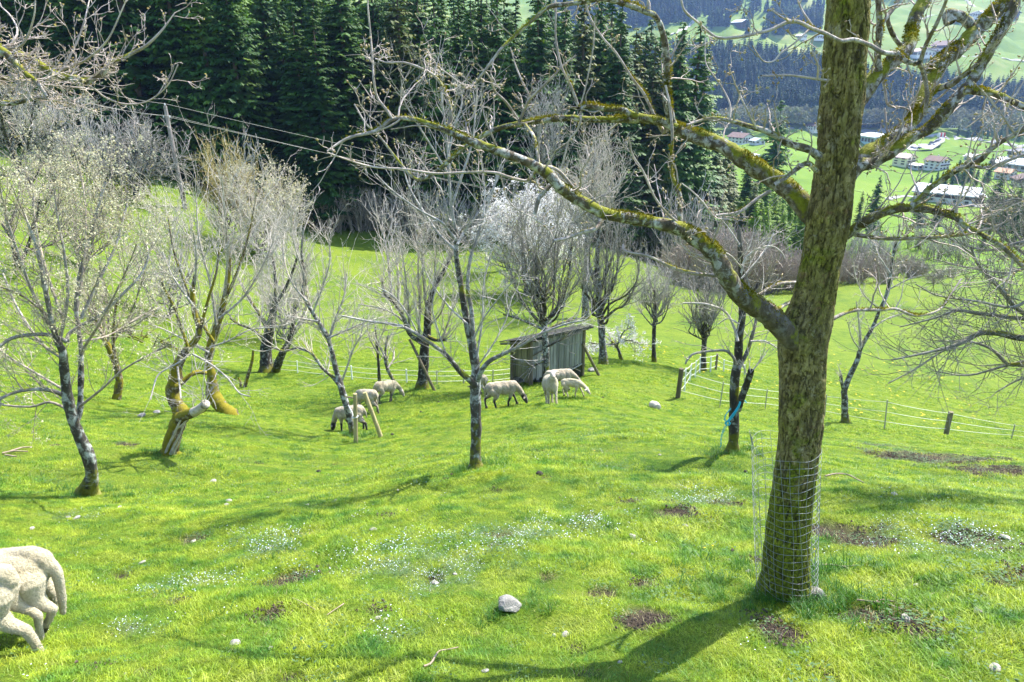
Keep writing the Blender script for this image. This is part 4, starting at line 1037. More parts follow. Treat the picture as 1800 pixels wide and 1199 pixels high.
orchard_tree("upright_shoot_apple_tree", "dark straight trunk with a mossy head of tall upright shoots and a prop pole", (743, 684),
  [([(742,684),(744,650),(747,607),(751,580),(753,540),(763,507),(780,477),(793,450)], [19,17,16,14,10,8,7,5], 0.4), ([(748,606),(735,598),(720,587),(710,560),(695,535),(677,517),(670,490)], [10,9,8,7,6,5,3], -0.6),
   ([(752,592),(768,598),(784,597)], (8,5), -0.4)],
  [([(720,587),(718,540),(712,480),(705,430)], (5,2)), ([(735,598),(738,540),(735,470),(738,410)], (5,2)), ([(690,530),(685,480),(678,430),(668,395)], (4,2)), ([(752,560),(745,500),(742,440),(748,400)], (5,2)), ([(765,505),(765,460),(770,420)], (4,2)),
   ([(776,598),(790,560),(800,520)], (4,2)), ([(715,570),(690,550),(660,540),(630,535)], (4,2)), ([(753,575),(775,550),(785,520)], (4,2)), ([(700,545),(700,480),(695,440)], (4,2))],
  109, bark=MAT_DARKBARK, twig=MAT_PALETWIG, spr=2.6, L=1.5, pr=PR_UP, ang=32)

# tree in the middle
orchard_tree("lichened_apple_tree", "tall pale lichened tree in the middle with a mossy foot and two wide low arms", (837, 823),
  [([(837,823),(836,800),(837,765),(836,720),(836,675),(837,650),(830,610),(820,560),(810,500),(802,450),(800,400),(788,385)], [24,19,18,18,18,17,15,13,10,9,7,5], 0.3),
   ([(838,640),(833,600),(829,550),(822,500),(828,450),(838,420),(850,380),(868,330),(880,290)], (9,3), 0.5)],
  [([(836,678),(822,665),(810,655),(785,625),(760,605),(720,580),(690,570),(650,565),(600,555)], (12,3), -0.5), ([(840,668),(846,653),(860,635),(885,622),(900,615),(917,607),(950,587),(993,570),(1027,563)], (10,3), -0.4),
   ([(800,420),(788,405),(775,390),(735,368),(690,335),(660,305)], (6,2), -0.2), ([(800,402),(792,350),(789,300),(787,260),(782,215),(776,165),(780,120)], (6,3), 0.1), ([(804,430),(815,410),(840,375),(870,325),(885,290)], (5,2), 0.4),
   ([(802,440),(775,415),(750,380),(720,330),(705,280)], (5,2), 0.6), ([(795,360),(815,300),(830,250),(835,200),(832,160)], (5,2), 0.3), ([(790,310),(760,260),(735,220),(712,180),(705,140)], (4,2), -0.3),
   ([(838,630),(848,560),(850,500),(862,450)], (4,2), 0.3), ([(831,600),(850,560),(880,520),(905,490)], (4,2), -0.4), ([(822,570),(790,540),(760,500),(745,470)], (4,2), 0.4), ([(836,650),(870,600),(890,560),(900,520)], (3,2), 0.5),
   ([(785,625),(770,580),(760,540),(768,500)], (3,2), 0.2), ([(735,588),(715,550),(690,520),(665,505)], (3,2), 0.2), ([(788,270),(800,220),(812,180),(806,140)], (4,2), 0.2), ([(850,380),(852,330),(845,280)], (3,2), 0.2)],
  110, bark=MAT_GREYBARK, twig=MAT_GREYBARK, spr=1.25, L=0.62, ang=48, petals=(1, 0.010, 0.008, 0.5, MAT_YOUNGLEAF, "opening_buds"))

# rows of vase-shaped trees by the shed
orchard_tree("vase_crown_pear_tree", "tree right in front of the wooden shed, its vase crown tinged with yellow-green moss", (960, 668), 
  [([(959,670),(961,640),(960,617),(958,595),(957,572),(950,545),(945,510),(942,450)], [11,11,11,11,11,9,7,4], 0.2)],
  [([(957,580),(935,570),(910,560),(885,553)], (6,3)), ([(958,582),(985,568),(1010,562)], (6,3)), ([(957,575),(925,540),(905,500),(890,450)], (6,3)), ([(958,570),(985,530),(1000,480),(1005,430)], (6,3)),
   ([(961,635),(945,640),(925,648)], (4,3), -0.2), ([(960,610),(985,598),(1000,590)], (4,2), -0.3)],
  111, bark=MAT_GREYBARK, twig=MAT_DARKBARK, spr=2.2, L=1.4, pr=PR_UP, ang=30, base=(P(958,667,22.0)[0], 22.0, h1(P(958,667,22.0)[0], 22.0)), fan=((957,575), (862,325,1045,575), 17, 4.5), petals=(1, 0.028, 0.05, 0.35, MAT_YOUNGLEAF, "young_leaves"))
orchard_tree("vase_crown_apple_tree", "vase-crowned tree with a stout pale trunk just right of the shed", (1061, 640),
  [([(1061,641),(1059,610),(1058,593),(1057,567),(1053,540),(1052,500),(1049,467),(1053,400),(1055,360)], [15,13,12,13,11,10,9,6,3], 0.3)], [],
  112, bark=MAT_GREYBARK, twig=MAT_DARKBARK, spr=2.0, L=1.5, pr=PR_UP, ang=30, fan=((1057,570), (1000,360,1135,570), 16, 5))
orchard_tree("small_vase_tree", "small vase-crowned tree standing alone in the meadow, second right of the shed", (1150, 637),
  [([(1150,638),(1149,610),(1150,577),(1152,545),(1150,510)], [8,7,7,5,3], 0.3)], [],
  113, bark=MAT_DARKBARK, twig=MAT_GREYBARK, spr=1.7, L=1.3, pr=PR_UP, ang=30, fan=((1150,580), (1112,462,1197,585), 12, 3.2))
orchard_tree("dark_vase_tree", "dark vase-crowned tree behind the corner of the electric fence", (1237, 651),
  [([(1236,652),(1237,625),(1238,600),(1240,570),(1240,530)], [10,9,9,7,4], 0.3)], [],
  114, bark=MAT_DARKBARK, twig=MAT_DARKBARK, spr=1.6, L=1.4, pr=PR_UP, ang=30, fan=((1238,600), (1195,488,1290,605), 12, 4))

orchard_tree("pruned_apple_tree", "dark pruned tree with blue twine tied round it and a cut-off side stub", (1288, 795),
  [([(1288,796),(1290,765),(1290,717),(1292,667),(1297,633),(1300,590),(1305,550),(1303,478),(1300,423),(1299,404)], [21,17,16,15,14,13,12,10,8,7], 0.2),
   ([(1296,720),(1301,708),(1312,677),(1317,662),(1320,652)], [12,11,11,11,10], -0.2), ([(1296,650),(1302,640),(1313,620),(1323,587),(1328,567),(1330,545)], [8,8,7,6,5,4], 0.3)],
  [([(1292,640),(1290,630),(1277,617),(1250,617),(1220,622),(1208,633),(1205,640)], (6,3), -0.2), ([(1297,600),(1292,580),(1277,550),(1250,537),(1225,533),(1200,533)], (5,3), 0.2), ([(1303,480),(1310,455),(1333,437),(1357,433),(1373,443),(1380,455)], (4,2), 0.1),
   ([(1303,490),(1320,470),(1345,440),(1360,410)], (3,2), 0.3), ([(1300,430),(1280,400),(1262,380)], (3,2), 0.1), ([(1320,600),(1345,600),(1366,612)], (4,2), -0.2), ([(1303,470),(1285,450),(1265,440)], (3,2)), ([(1318,655),(1332,640),(1350,615)], (2.5,1.5), 0.1),
   ([(1304,540),(1330,520),(1350,505)], (3,2)), ([(1300,570),(1280,560),(1262,570)], (3,2))],
  115, bark=MAT_DARKBARK, twig=MAT_PALETWIG, spr=0.8, L=0.5)
orchard_tree("leaning_sapling", "thin leaning tree with a broken stub growing beside the electric fence", (1486, 743),
  [([(1486,744),(1485,720),(1485,700),(1484,687),(1493,663),(1507,633),(1514,610),(1533,577),(1547,543),(1560,510),(1570,450),(1577,420),(1582,395)], [13,11,11,10,9,8,7,6,5,5,4,3,2.5], 0.3),
   ([(1484,690),(1480,675),(1478,660)], (6,5), -0.1)],
  [([(1513,612),(1511,580),(1508,550),(1505,530)], (4,2)), ([(1512,615),(1498,595),(1490,567)], (3,1.5)), ([(1547,545),(1520,520),(1505,490),(1500,460)], (3,1.5)), ([(1560,510),(1600,490),(1640,480)], (3,1.5)), ([(1533,577),(1560,560),(1590,550)], (3,1.5)),
   ([(1572,440),(1600,400),(1625,380)], (3,1.5)), ([(1565,480),(1545,450),(1535,420)], (3,1.5))],
  116, bark=MAT_GREYBARK, twig=MAT_PALETWIG, spr=0.9, L=0.8)

# tree just outside the frame on the right, reaching in
def edge_tree(name, label, basepx, Y, trunk, limbs, seed, spr, L, bark, twig, petals=None, ang=45, bias=0.1):
    X = P(basepx[0], basepx[1], Y)[0]
    b = (X, Y, h1(X, Y))
    return orchard_tree(name, label, basepx, trunk, limbs, seed, base=b, spr=spr, L=L, bark=bark, twig=twig, petals=petals, ang=ang, bias=bias)
_Y = 6.6
_b = (P(2060, 800, _Y)[0], _Y); _bz = h1(*_b)
def topx(X, Y, Z):
    """world point -> photo pixel"""
    z = CP * Y - SP * Z; u = X / z; v = -(SP * Y + CP * Z) / z
    return (900 + 1200 * u, 599.5 + 1200 * v)
tp = [topx(_b[0], _Y, _bz + h) for h in (-0.05, 0.5, 1.1, 1.7, 2.3, 3.0)]
edge_tree("spreading_apple_tree", "bare spreading tree just off the right side, long thin branches reaching in", tp[0], _Y,
  [(tp, [34,28,25,22,18,12], 0.0)],
  [([tp[2],(1900,600),(1800,595),(1756,586),(1721,586),(1698,598),(1669,610),(1625,621),(1567,633)], (15,3), -0.3), ([tp[2],(1900,660),(1800,642),(1771,639),(1742,613),(1700,600),(1650,600)], (12,2), 0.4),
   ([(1721,588),(1690,605),(1654,619),(1610,648),(1561,674)], (5,2), -0.2), ([tp[3],(1900,570),(1800,560),(1719,551),(1683,546),(1640,560),(1581,575)], (11,2), 0.4), ([tp[3],(1880,560),(1800,551),(1756,505),(1742,490),(1719,464),(1707,435)], (10,4), -0.3),
   ([tp[4],(1900,520),(1830,470),(1780,430),(1745,400),(1735,380)], (9,3), 0.3), ([tp[3],(1900,500),(1820,470),(1770,480),(1700,470),(1640,455)], (8,2), 0.6), ([tp[2],(1880,620),(1820,630),(1760,645),(1700,660),(1640,652)], (8,2), 0.5),
   ([tp[4],(1880,430),(1800,425),(1740,440),(1680,425),(1630,395)], (8,2), 0.2), ([tp[3],(1900,540),(1830,520),(1780,540),(1720,530),(1650,520),(1610,500)], (8,2), -0.5), ([tp[5],(1900,420),(1840,370),(1790,350),(1750,360)], (8,2), 0.2),
   ([tp[2],(1900,690),(1830,660),(1790,668),(1750,690)], (7,2), 0.1), ([tp[3],(1880,500),(1810,440),(1780,400),(1760,340)], (7,2), 0.7)],
  117, 1.35, 0.62, MAT_DARKBARK, MAT_DARKBARK, (1, 0.008, 0.006, 0.4, MAT_BROWNTWIG, "buds"))
# tree just outside on the left: branches hang into the upper corner
_Y = 3.3
_b = (P(-420, 500, _Y)[0], _Y); _bz = h1(*_b)
tp = [topx(_b[0], _Y, _bz + h) for h in (-0.05, 0.6, 1.2, 1.8, 2.3, 2.9)]
edge_tree("overhanging_pear_tree", "budding bare tree just off the left side, branches hanging into the top corner", tp[0], _Y,
  [(tp, [70,60,52,46,40,26], 0.0)],
  [([tp[3],(-200,40),(-60,70),(0,88),(20,103),(40,125),(63,143),(83,170)], (24,5), -0.1), ([tp[3],(-180,20),(-40,72),(33,97),(67,113),(100,132),(133,138),(150,143),(177,130),(200,110),(233,93),(257,80),(283,55),(307,23)], (22,2), 0.3),
   ([(117,138),(140,143),(167,157),(183,170),(213,182),(247,182),(273,170),(297,147),(313,113)], (4,2), 0.1, 0.2), ([(90,133),(120,118),(143,110),(167,93),(187,73),(200,50),(210,27),(222,0)], (5,2), -0.1, 0.15), ([(107,130),(127,90),(140,63),(150,30),(157,0)], (4,2), 0.1, 0.2),
   ([(13,87),(37,80),(50,60),(60,27),(62,0)], (5,2), -0.1, 0.0), ([tp[2],(-200,120),(-60,160),(0,180),(30,180),(57,173),(87,173)], (16,5), 0.2), ([tp[3],(-150,110),(-40,120),(0,137),(40,140),(90,150),(150,155)], (12,3), 0.4),
   ([(60,112),(90,130),(110,160),(130,190)], (4,2), 0.1, 0.1), ([(0,100),(30,60),(20,30),(0,10)], (4,2), 0.2, 0.0)],
  118, 0.42, 0.20, MAT_LIMB, MAT_TWIG, (1, 0.006, 0.004, 0.6, MAT_BUD, "buds"), 50, 0.25)

# grey tangle of old fruit trees up the bank on the left
orchard_tree("old_grey_apple_tree", "low spreading grey tree, dense bare crown, left of the power pole", (241, 352),
  [([(241,352),(239,340),(236,330),(228,315),(220,300)], [12,10,9,8,6], 0.5), ([(239,338),(245,325),(250,312),(258,300)], [8,7,6,5], -0.5)],
  [([(225,310),(200,290),(180,275),(168,265)], (5,2)), ([(228,315),(235,280),(240,250),(235,225)], (5,2)), ([(250,312),(275,290),(300,280),(318,278)], (5,2)), ([(252,308),(265,270),(270,240)], (5,2)), ([(255,305),(285,310),(310,305)], (4,2)), ([(230,310),(210,270),(205,240)], (4,2)), ([(245,315),(255,260),(250,230)], (4,2))],
  119, bark=MAT_DARKBARK, twig=MAT_GREYBARK, spr=3.4, L=3.0, ang=55, bias=0.0, Yj=1.0)
orchard_tree("dark_trunk_plum_tree", "budding tree with a thick dark leaning trunk at the left edge above the slope", (66, 372),
  [([(66,374),(62,350),(52,325),(42,305),(32,290),(18,260),(10,240)], [15,14,14,13,12,9,7], 0.5)],
  [([(52,325),(75,290),(90,250),(100,210)], (6,2)), ([(32,290),(50,250),(55,210),(60,180)], (6,2)), ([(15,255),(5,220),(0,180)], (6,3)), ([(40,300),(10,310),(-20,300)], (5,2)), ([(60,345),(90,320),(120,290),(140,250)], (6,2)), ([(30,285),(80,240),(120,215),(150,190)], (5,2)), ([(20,265),(30,220),(25,170)], (5,2))],
  120, bark=MAT_DARKBARK, twig=MAT_GREYBARK, spr=3.0, L=2.4, petals=(3, 0.045, 0.06, 0.8, MAT_BLOSSOM))
orchard_tree("tangled_plum_tree", "cream-budded thicket-like tree low on the left edge", (30, 470),
  [([(30,472),(26,440),(18,410),(10,380)], [10,9,8,6], 0.3), ([(34,470),(50,430),(62,390),(70,350)], [7,6,5,4], -0.5)],
  [([(20,420),(0,390),(-20,370)], (4,2)), ([(15,400),(30,360),(35,320)], (4,2)), ([(55,420),(85,390),(110,350)], (4,2)), ([(65,380),(90,340),(100,300)], (4,2)), ([(45,440),(90,430),(130,405)], (4,2))],
  121, bark=MAT_DARKBARK, twig=MAT_BROWNTWIG, spr=2.8, L=1.6, petals=(4, 0.028, 0.04, 0.8, MAT_BLOSSOM))
orchard_tree("white_blossom_tree", "tree in full white blossom behind the shed tree", (925, 520),
  [([(925,522),(925,490),(922,450)], [8,7,5], 0.3)], [],
  122, bark=MAT_DARKBARK, twig=MAT_GREYBARK, spr=2.0, L=2.6, fan=((924,500), (842,338,1035,500), 28, 3), petals=(8, 0.075, 0.10, 1.0, MAT_WHITEBLOSSOM), ang=38)
orchard_tree("low_blossom_tree", "low blossoming bough spreading behind the pale trunk right of the shed", (1090, 632),
  [([(1092,632),(1086,612),(1075,600)], [6,5,4], 0.3)],
  [([(1080,605),(1055,605),(1035,602)], (3,2)), ([(1080,605),(1105,598),(1125,605)], (3,2)), ([(1084,610),(1095,585),(1110,575)], (3,2))],
  123, bark=MAT_DARKBARK, twig=MAT_GREYBARK, spr=2.0, L=0.9, bias=-0.05, petals=(4, 0.04, 0.05, 0.9, MAT_WHITEBLOSSOM))
# tall bare trees in front of the forest
orchard_tree("tall_ash_tree", "tall bare ash with a fine grey crown against the dark spruces", (1030, 560),
  [([(1030,562),(1029,520),(1030,470),(1035,400),(1042,330),(1045,280)], [13,12,11,9,6,4], 0.5)], [],
  124, bark=MAT_GREYBARK, twig=MAT_PALETWIG, spr=2.0, L=3.0, pr=PR_UP, ang=28, fan=((1034,420), (985,245,1112,420), 15, 3))
orchard_tree("bare_forest_edge_tree", "slender bare tree standing dark and grey at the forest edge behind the white blossom", (955, 470),
  [([(955,472),(953,400),(950,300),(955,220)], (8,3), 0.5)], [],
  125, bark=MAT_DARKBARK, twig=MAT_GREYBARK, spr=1.8, L=3.5, pr=PR_UP, ang=30, fan=((952,330), (925,150,1000,330), 10, 2.6))
# upright shrubs
def shrub(name, label, basepx, box, seed, n, twig, L, spr, petals=None, group=None, w=3):
    return orchard_tree(name, label, basepx, [], [], seed, group, MAT_DARKBARK, twig, spr=spr, L=L, pr=PR_UP, ang=28, fan=(basepx, box, n, w), petals=petals, cat="shrub")
shrub("willow_shrub", "yellow-twigged upright willow bush right of the power pole", (400, 425), (345, 250, 445, 420), 130, 20, MAT_YELLOWTWIG, 3.0, 1.2)
shrub("cream_catkin_shrub", "rounded bush covered in cream catkins below the forest edge", (455, 450), (375, 305, 535, 450), 131, 30, MAT_PALETWIG, 2.4, 2.0, (3, 0.075, 0.12, 0.9, MAT_BLOSSOM))
shrub("grey_thicket_shrub", "pale grey bush of fine twigs between the twin-trunk tree and the slanting tree", (500, 600), (440, 420, 560, 600), 132, 20, MAT_PALETWIG, 2.0, 1.4)
shrub("budding_hazel_shrub", "budding bush behind the gnarled mossy tree", (300, 560), (205, 360, 370, 560), 133, 20, MAT_PALETWIG, 2.0, 1.4, (2, 0.05, 0.08, 0.7, MAT_BLOSSOM))
shrub("slope_hazel_shrub", "budding bush high on the left slope under the grey apple tree", (150, 470), (80, 290, 225, 470), 134, 20, MAT_BROWNTWIG, 2.2, 1.4, (3, 0.055, 0.08, 0.8, MAT_BLOSSOM))
# ------------------------------------------------------------------ spruces
MAT_SPRUCE = mat_leafy("spruce_needles", [(0.022, 0.078, 0.020), (0.058, 0.145, 0.024), (0.14, 0.235, 0.028)], 0.30, 0.26, 0.6, objrand=0.42, fine=1.6)  # brightest stop puts the look of sunlit tips into the needle colour
MAT_YOUNGSPRUCE = mat_leafy("young_spruce_needles", [(0.11, 0.22, 0.026), (0.19, 0.32, 0.034), (0.27, 0.39, 0.05)], 0.3, 0.45, 0.6, objrand=0.25, fine=2.0)
MAT_OLIVESPRUCE = mat_leafy("olive_spruce_needles", [(0.050, 0.085, 0.020), (0.095, 0.125, 0.026), (0.15, 0.165, 0.040)], 0.25, 0.2, 0.6, objrand=0.25, fine=1.8)
MAT_CONIFERBARK = mat_plain("conifer_bark", (0.085, 0.062, 0.045), 0.9, 0.35, 3)
def spruce_mesh(seed, Hh=1.0, R=0.115, whorls=34, nb=(6, 9), sprays=7, start=0.10, size=0.030, ragged=0.25):
    """unit-height spruce: whorls of drooping boughs hung with needle sprays"""
    r = random.Random(seed); V, F = [], []
    for w in range(whorls):
        t0 = start + (1 - start) * (w + r.uniform(-0.3, 0.3)) / whorls
        for b in range(r.randint(*nb) if t0 < 0.85 else 5):
            t = min(0.985, max(0.02, t0 + r.gauss(0, 0.9) * (1 - start) / whorls))
            Lb = R * (1 - t) ** 0.78 * r.uniform(1 - ragged, 1 + ragged) + 0.004
            if t < 0.28: Lb *= 0.55 + t * 1.6
            a = r.uniform(0, 6.283); L = Lb * r.uniform(0.7, 1.18); ca, sa = math.cos(a), math.sin(a)
            drop = L * r.uniform(0.28, 0.62) * (1 - 0.75 * t)
            m = max(3, int(sprays * (0.45 + 0.55 * L / R)))
            for i in range(m):
                q = (i + r.random()) / m
                x, y = ca * L * q, sa * L * q
                z = t + (0.012 * t) - drop * q + drop * 0.55 * q * q * q
                s = size * r.uniform(0.55, 1.15) * (0.5 + 0.7 * min(1, L / (0.6 * R))) * (1 - 0.35 * q)
                for sd in (-1, 1):
                    ang = a + sd * r.uniform(0.3, 1.1); cx, sy = math.cos(ang), math.sin(ang)
                    dn = r.uniform(0.25, 0.9)
                    n = len(V)
                    px_, py_ = -sy * s * 0.30, cx * s * 0.30
                    V += [(x - px_ * 0.6, y - py_ * 0.6, z + 0.002), (x + px_ * 0.6, y + py_ * 0.6, z + 0.002),
                          (x + cx * s * 0.6 + px_, y + sy * s * 0.6 + py_, z - s * dn * 0.45), (x + cx * s, y + sy * s, z - s * dn), (x + cx * s * 0.6 - px_, y + sy * s * 0.6 - py_, z - s * dn * 0.5)]
                    F.append((n, n + 1, n + 2, n + 3, n + 4))
    n = len(V); V += [(-0.003, 0, 0.96), (0.003, 0, 0.96), (0, 0, 1.0), (0, -0.003, 0.96), (0, 0.003, 0.96)]; F += [(n, n + 1, n + 2), (n + 3, n + 4, n + 2)]
    me = bpy.data.meshes.new("needles"); me.from_pydata(V, [], F); return me
def trunk_mesh_unit(r0=0.011):
    s = Soup(); s.bar((0, 0, -0.03), (0, 0, 0.55), r0, 8, r0 * 0.55); s.bar((0, 0, 0.55), (0, 0, 0.985), r0 * 0.55, 6, 0.0012)
    return s.mesh("trunk")
_tr = trunk_mesh_unit()
_tr.materials.append(MAT_CONIFERBARK)
def spruce_proto(me, mat):
    me.materials.append(mat); return me
SPR = [spruce_proto(spruce_mesh(300 + i, R=0.115 + 0.014 * (i % 3), whorls=46, nb=(8, 11), sprays=12, start=0.05 + 0.06 * (i % 2), size=0.0195), MAT_SPRUCE) for i in range(5)]
SPR_OLIVE = [spruce_proto(spruce_mesh(320 + i, R=0.13, whorls=38, nb=(7, 10), sprays=11, start=0.06, size=0.024, ragged=0.35), MAT_OLIVESPRUCE) for i in range(2)]
SPR_YOUNG = [spruce_proto(spruce_mesh(330 + i, R=0.19, whorls=28, nb=(8, 10), sprays=9, start=0.02, size=0.042), MAT_YOUNGSPRUCE) for i in range(2)]
SPR_DARK = [spruce_proto(spruce_mesh(340 + i, R=0.21, whorls=36, nb=(9, 12), sprays=14, start=0.02, size=0.034), MAT_SPRUCE) for i in range(2)]
rf = random.Random(77)
def spruce(x, y, hgt, me, label, group, name="spruce_tree", fat=1.0):
    z = h1(x, y)
    root = tag(empty(name, (x, y, z), rf.uniform(0, 6.28)), label, "tree", group)
    root.scale = (hgt * fat, hgt * fat, hgt)
    c = obj("crown", me, None, root); t = obj("trunk", _tr, None, root)
    return root
def spruce_top(px, top, Y, me, label, group=None, fat=1.0):
    """stands at ground distance Y on the line of px, its tip where the photo shows it"""
    x = P(px, top, Y)[0]; zt = P(px, top, Y)[2]
    z = h1(x, Y); h = max(3.0, zt - z)
    return spruce(x, Y, h, me, label, group, fat=fat)
GRP = "spruces of the dense forest beyond the meadow"
LBL = "tall dark green spruce in the dense forest beyond the meadow"
cnt = 0; mass = []
for ring in range(17):
    Yb = 91 + ring * 5.2
    x = -118.0
    while x < 60:
        X = x + rf.uniform(-1.6, 1.6) + (2.4 if ring % 2 else 0); Yy = Yb + rf.uniform(-1.8, 1.8)
        x += 5.0
        pxx = 900 + 1200 * X / (CP * Yy - SP * h1(X, Yy))
        # the edge of the wood: near on the left, stepping back towards the right
        edge = 90 if pxx < 480 else 90 + (pxx - 480) * 0.010 if pxx < 900 else 95 + (pxx - 900) * 0.055
        if pxx < -160 or pxx > 1200 or Yy < edge: continue
        if pxx > 1110 and Yy > 132: continue
        tall = rf.uniform(27, 36) if pxx < 980 else rf.uniform(24, 32) - (pxx - 980) * 0.018
        if pxx > 930:
            tgt = rf.uniform(-40, 40) if pxx < 1095 else rf.uniform(15, 115)
            tall = min(40.0, max(16.0, P(pxx, tgt, Yy)[2] - h1(X, Yy)))
        ol = pxx > 1000 and rf.random() < 0.45 or (700 < pxx and rf.random() < 0.12)
        if cnt >= 240 or (Yy - edge > 30 and pxx < 560):
            mass.append((X, Yy, h1(X, Yy) - 0.3, tall)); continue
        place = "left of the power pole" if pxx < 300 else "right of the power pole" if pxx < 790 else "behind the white blossom" if pxx < 1010 else "at the wood's right end"
        rowt = "front" if Yy - edge < 12 else "inner"
        if ol: spruce(X, Yy, tall, rf.choice(SPR_OLIVE), "olive-green " + rowt + " spruce of the dark forest, " + place, "olive forest spruces, " + rowt + ", " + place, fat=rf.uniform(1.1, 1.5))
        else: spruce(X, Yy, tall, rf.choice(SPR), "tall dark " + rowt + " spruce of the forest, " + place, "forest spruces, " + rowt + ", " + place, fat=rf.uniform(1.1, 1.55))
        cnt += 1
if mass:
    mm = np.array(mass)
    scatter("forest_spruces", mm[:, :3], np.stack([np.zeros(len(mm)), np.zeros(len(mm)), np.array([rf.uniform(0, 6.28) for _ in mm])], 1), mm[:, 3], bpy.data.objects.new("deep_spruce", SPR[1]))
# single conifers down the slope and in the valley
spruce_top(1245, 78, 122, SPR[0], "tall spruce standing just right of the forest edge against the far dark wood", None, 1.25)
spruce_top(1196, 60, 118, SPR_OLIVE[0], "thin greyish spruce at the right end of the dense forest", None, 1.0)
spruce_top(1375, 176, 190, SPR_DARK[0], "big broad dark spruce left of the mossy trunk, houses behind it", None, 1.05)
spruce_top(1549, 308, 175, SPR_DARK[1], "dark pointed spruce just right of the mossy trunk below the meadow edge", None, 0.9)
spruce_top(1518, 335, 165, SPR_OLIVE[1], "loose olive spruce close beside the right edge of the mossy trunk", None, 1.3)
spruce_top(1632, 322, 200, SPR_DARK[1], "dark spruce in front of the large farm building's white wall", None, 0.9)
spruce_top(1656, 345, 190, SPR[1], "small green spruce in front of the large farm building's timber wall", None, 1.6)
for px, top, Y in ((1690, 268, 380), (1703, 262, 382), (1716, 258, 385), (1668, 284, 370), (1680, 282, 366), (1722, 285, 362), (1660, 290, 368), (1747, 262, 380), (1640, 297, 372), (1651, 290, 370), (1733, 296, 360), (1698, 290, 364)):
    spruce_top(px, top + 8, Y, rf.choice(SPR_DARK), "dark spruce in the row behind the large farm building", "spruces behind the large farm building", 0.9)
for px, top, Y in ((1765, 300, 200), (1782, 322, 185), (1800, 318, 180), (1748, 335, 180), (1775, 350, 165), (1812, 335, 170), (1760, 352, 165), (1795, 356, 160), (1725, 372, 150), (1745, 384, 140), (1770, 390, 132), (1790, 396, 130), (1700, 388, 140), (1810, 380, 130), (1672, 396, 135), (1648, 402, 128), (1620, 408, 124), (1735, 402, 122), (1780, 412, 118)):
    spruce_top(px, top, Y, rf.choice(SPR_DARK), "dark spruce at the right edge of the valley in front of the chalet", "spruces at the right edge of the valley", 1.0)
for k in range(44):
    px = rf.uniform(1280, 1432); Y = rf.uniform(112, 158)
    top = 302 + abs(px - 1335) * 0.4 + (158 - Y) * 1.5 + rf.uniform(-16, 18)
    spruce_top(px, top, Y, rf.choice(SPR_YOUNG), "bright green young spruce in the plantation below the meadow's far edge", "young spruces of the bright plantation", 1.25)
for k in range(12):
    px = rf.uniform(1470, 1560); Y = rf.uniform(112, 150)
    spruce_top(px, 390 + (150 - Y) * 1.2 + rf.uniform(-12, 18), Y, rf.choice(SPR_YOUNG + SPR_DARK), "green spruce in the clump right behind the mossy trunk", "spruces behind the mossy trunk", 0.9)
for k in range(16):
    px = rf.uniform(1200, 1345); Y = rf.uniform(116, 150)
    spruce_top(px, 215 + (150 - Y) * 2.6 + max(0, px - 1270) * 0.9 + rf.uniform(-25, 40), Y, rf.choice(SPR_OLIVE + SPR[:2]), "olive spruce on the slope between forest and young plantation", "olive spruces on the slope", 1.6)

# ------------------------------------------------------------------ brown hedge and undergrowth
def bush_mesh(seed, n, tilt=0.55, blossom=False):
    r = random.Random(seed); T = Tubes(r)
    pr = dict(wig=0.12, up=0.06, seg=5, kids=[4, 2], ratio=0.5, ang=34, rmin=0.008)
    for k in range(n):
        a = r.uniform(0, 6.283); rr = r.uniform(0, 0.4)
        d = norm3((math.cos(a) * r.uniform(0.05, tilt), math.sin(a) * r.uniform(0.05, tilt), 1))
        grow(T, (math.cos(a) * rr, math.sin(a) * rr, -0.05), d, r.uniform(0.6, 1.05), 0.012, 2, pr)
    v, f, rad = T.arrays()
    return make_mesh("branches", v, [f], True, {"thick": rad})
BUSH = [bush_mesh(400 + i, 46, 0.75) for i in range(3)]
for b in BUSH: b.materials.append(MAT_BROWNTWIG)
BUSHG = [bush_mesh(410 + i, 24, 0.4) for i in range(2)]
for b in BUSHG: b.materials.append(MAT_GREYBARK)
def bush(px, py, top, me, label, group, wide=1.0, zmin=1.0, Y=None):
    if Y is None: g = G(px, py, zmin)
    else:
        X = P(px, py, Y)[0]; g = (X, Y, h1(X, Y))
    hgt = max(1.0, P(px, top, g[1])[2] - g[2])
    o = tag(obj("hedge_shrub", me), label, "shrub", group)
    o.location = g; o.rotation_euler = (0, 0, rf.uniform(0, 6.28)); o.scale = (hgt * wide, hgt * wide, hgt)
HG = "bare brown bushes along the far edge of the meadow"
for px in range(1224, 1430, 8):
    bush(px + rf.uniform(-5, 5), 0, 408 + abs(px - 1330) * 0.25 + rf.uniform(-18, 24), rf.choice(BUSH), "bare brown bush in the hedge left of the mossy trunk", "hedge bushes left of the trunk", 0.75, Y=80 + rf.uniform(-2, 14))
for px in range(1470, 1800, 9):
    bush(px + rf.uniform(-5, 5), 0, 440 + rf.uniform(-14, 26) + max(0, px - 1640) * 0.18, rf.choice(BUSH), "bare brown bush in the hedge right of the mossy trunk", "hedge bushes right of the trunk", 0.75, Y=83 + rf.uniform(-2, 16))
for px in range(520, 1010, 26):
    bush(px + rf.uniform(-9, 9), 0, 342 + rf.uniform(-24, 22) + max(0, px - 800) * 0.25, rf.choice(BUSH + BUSHG), "bare undergrowth bush in the shade of the forest edge", "undergrowth bushes at the forest edge", 0.7, Y=90 + rf.uniform(0, 4))
for px, top in ((385, 245), (185, 215), (120, 190), (60, 170), (20, 165), (150, 230)):
    bush(px, 0, top, rf.choice(BUSHG), "pale grey bare bush against the dark forest on the upper left bank", "grey bushes on the upper left bank", 0.6, Y=84 if px > 200 else 72)
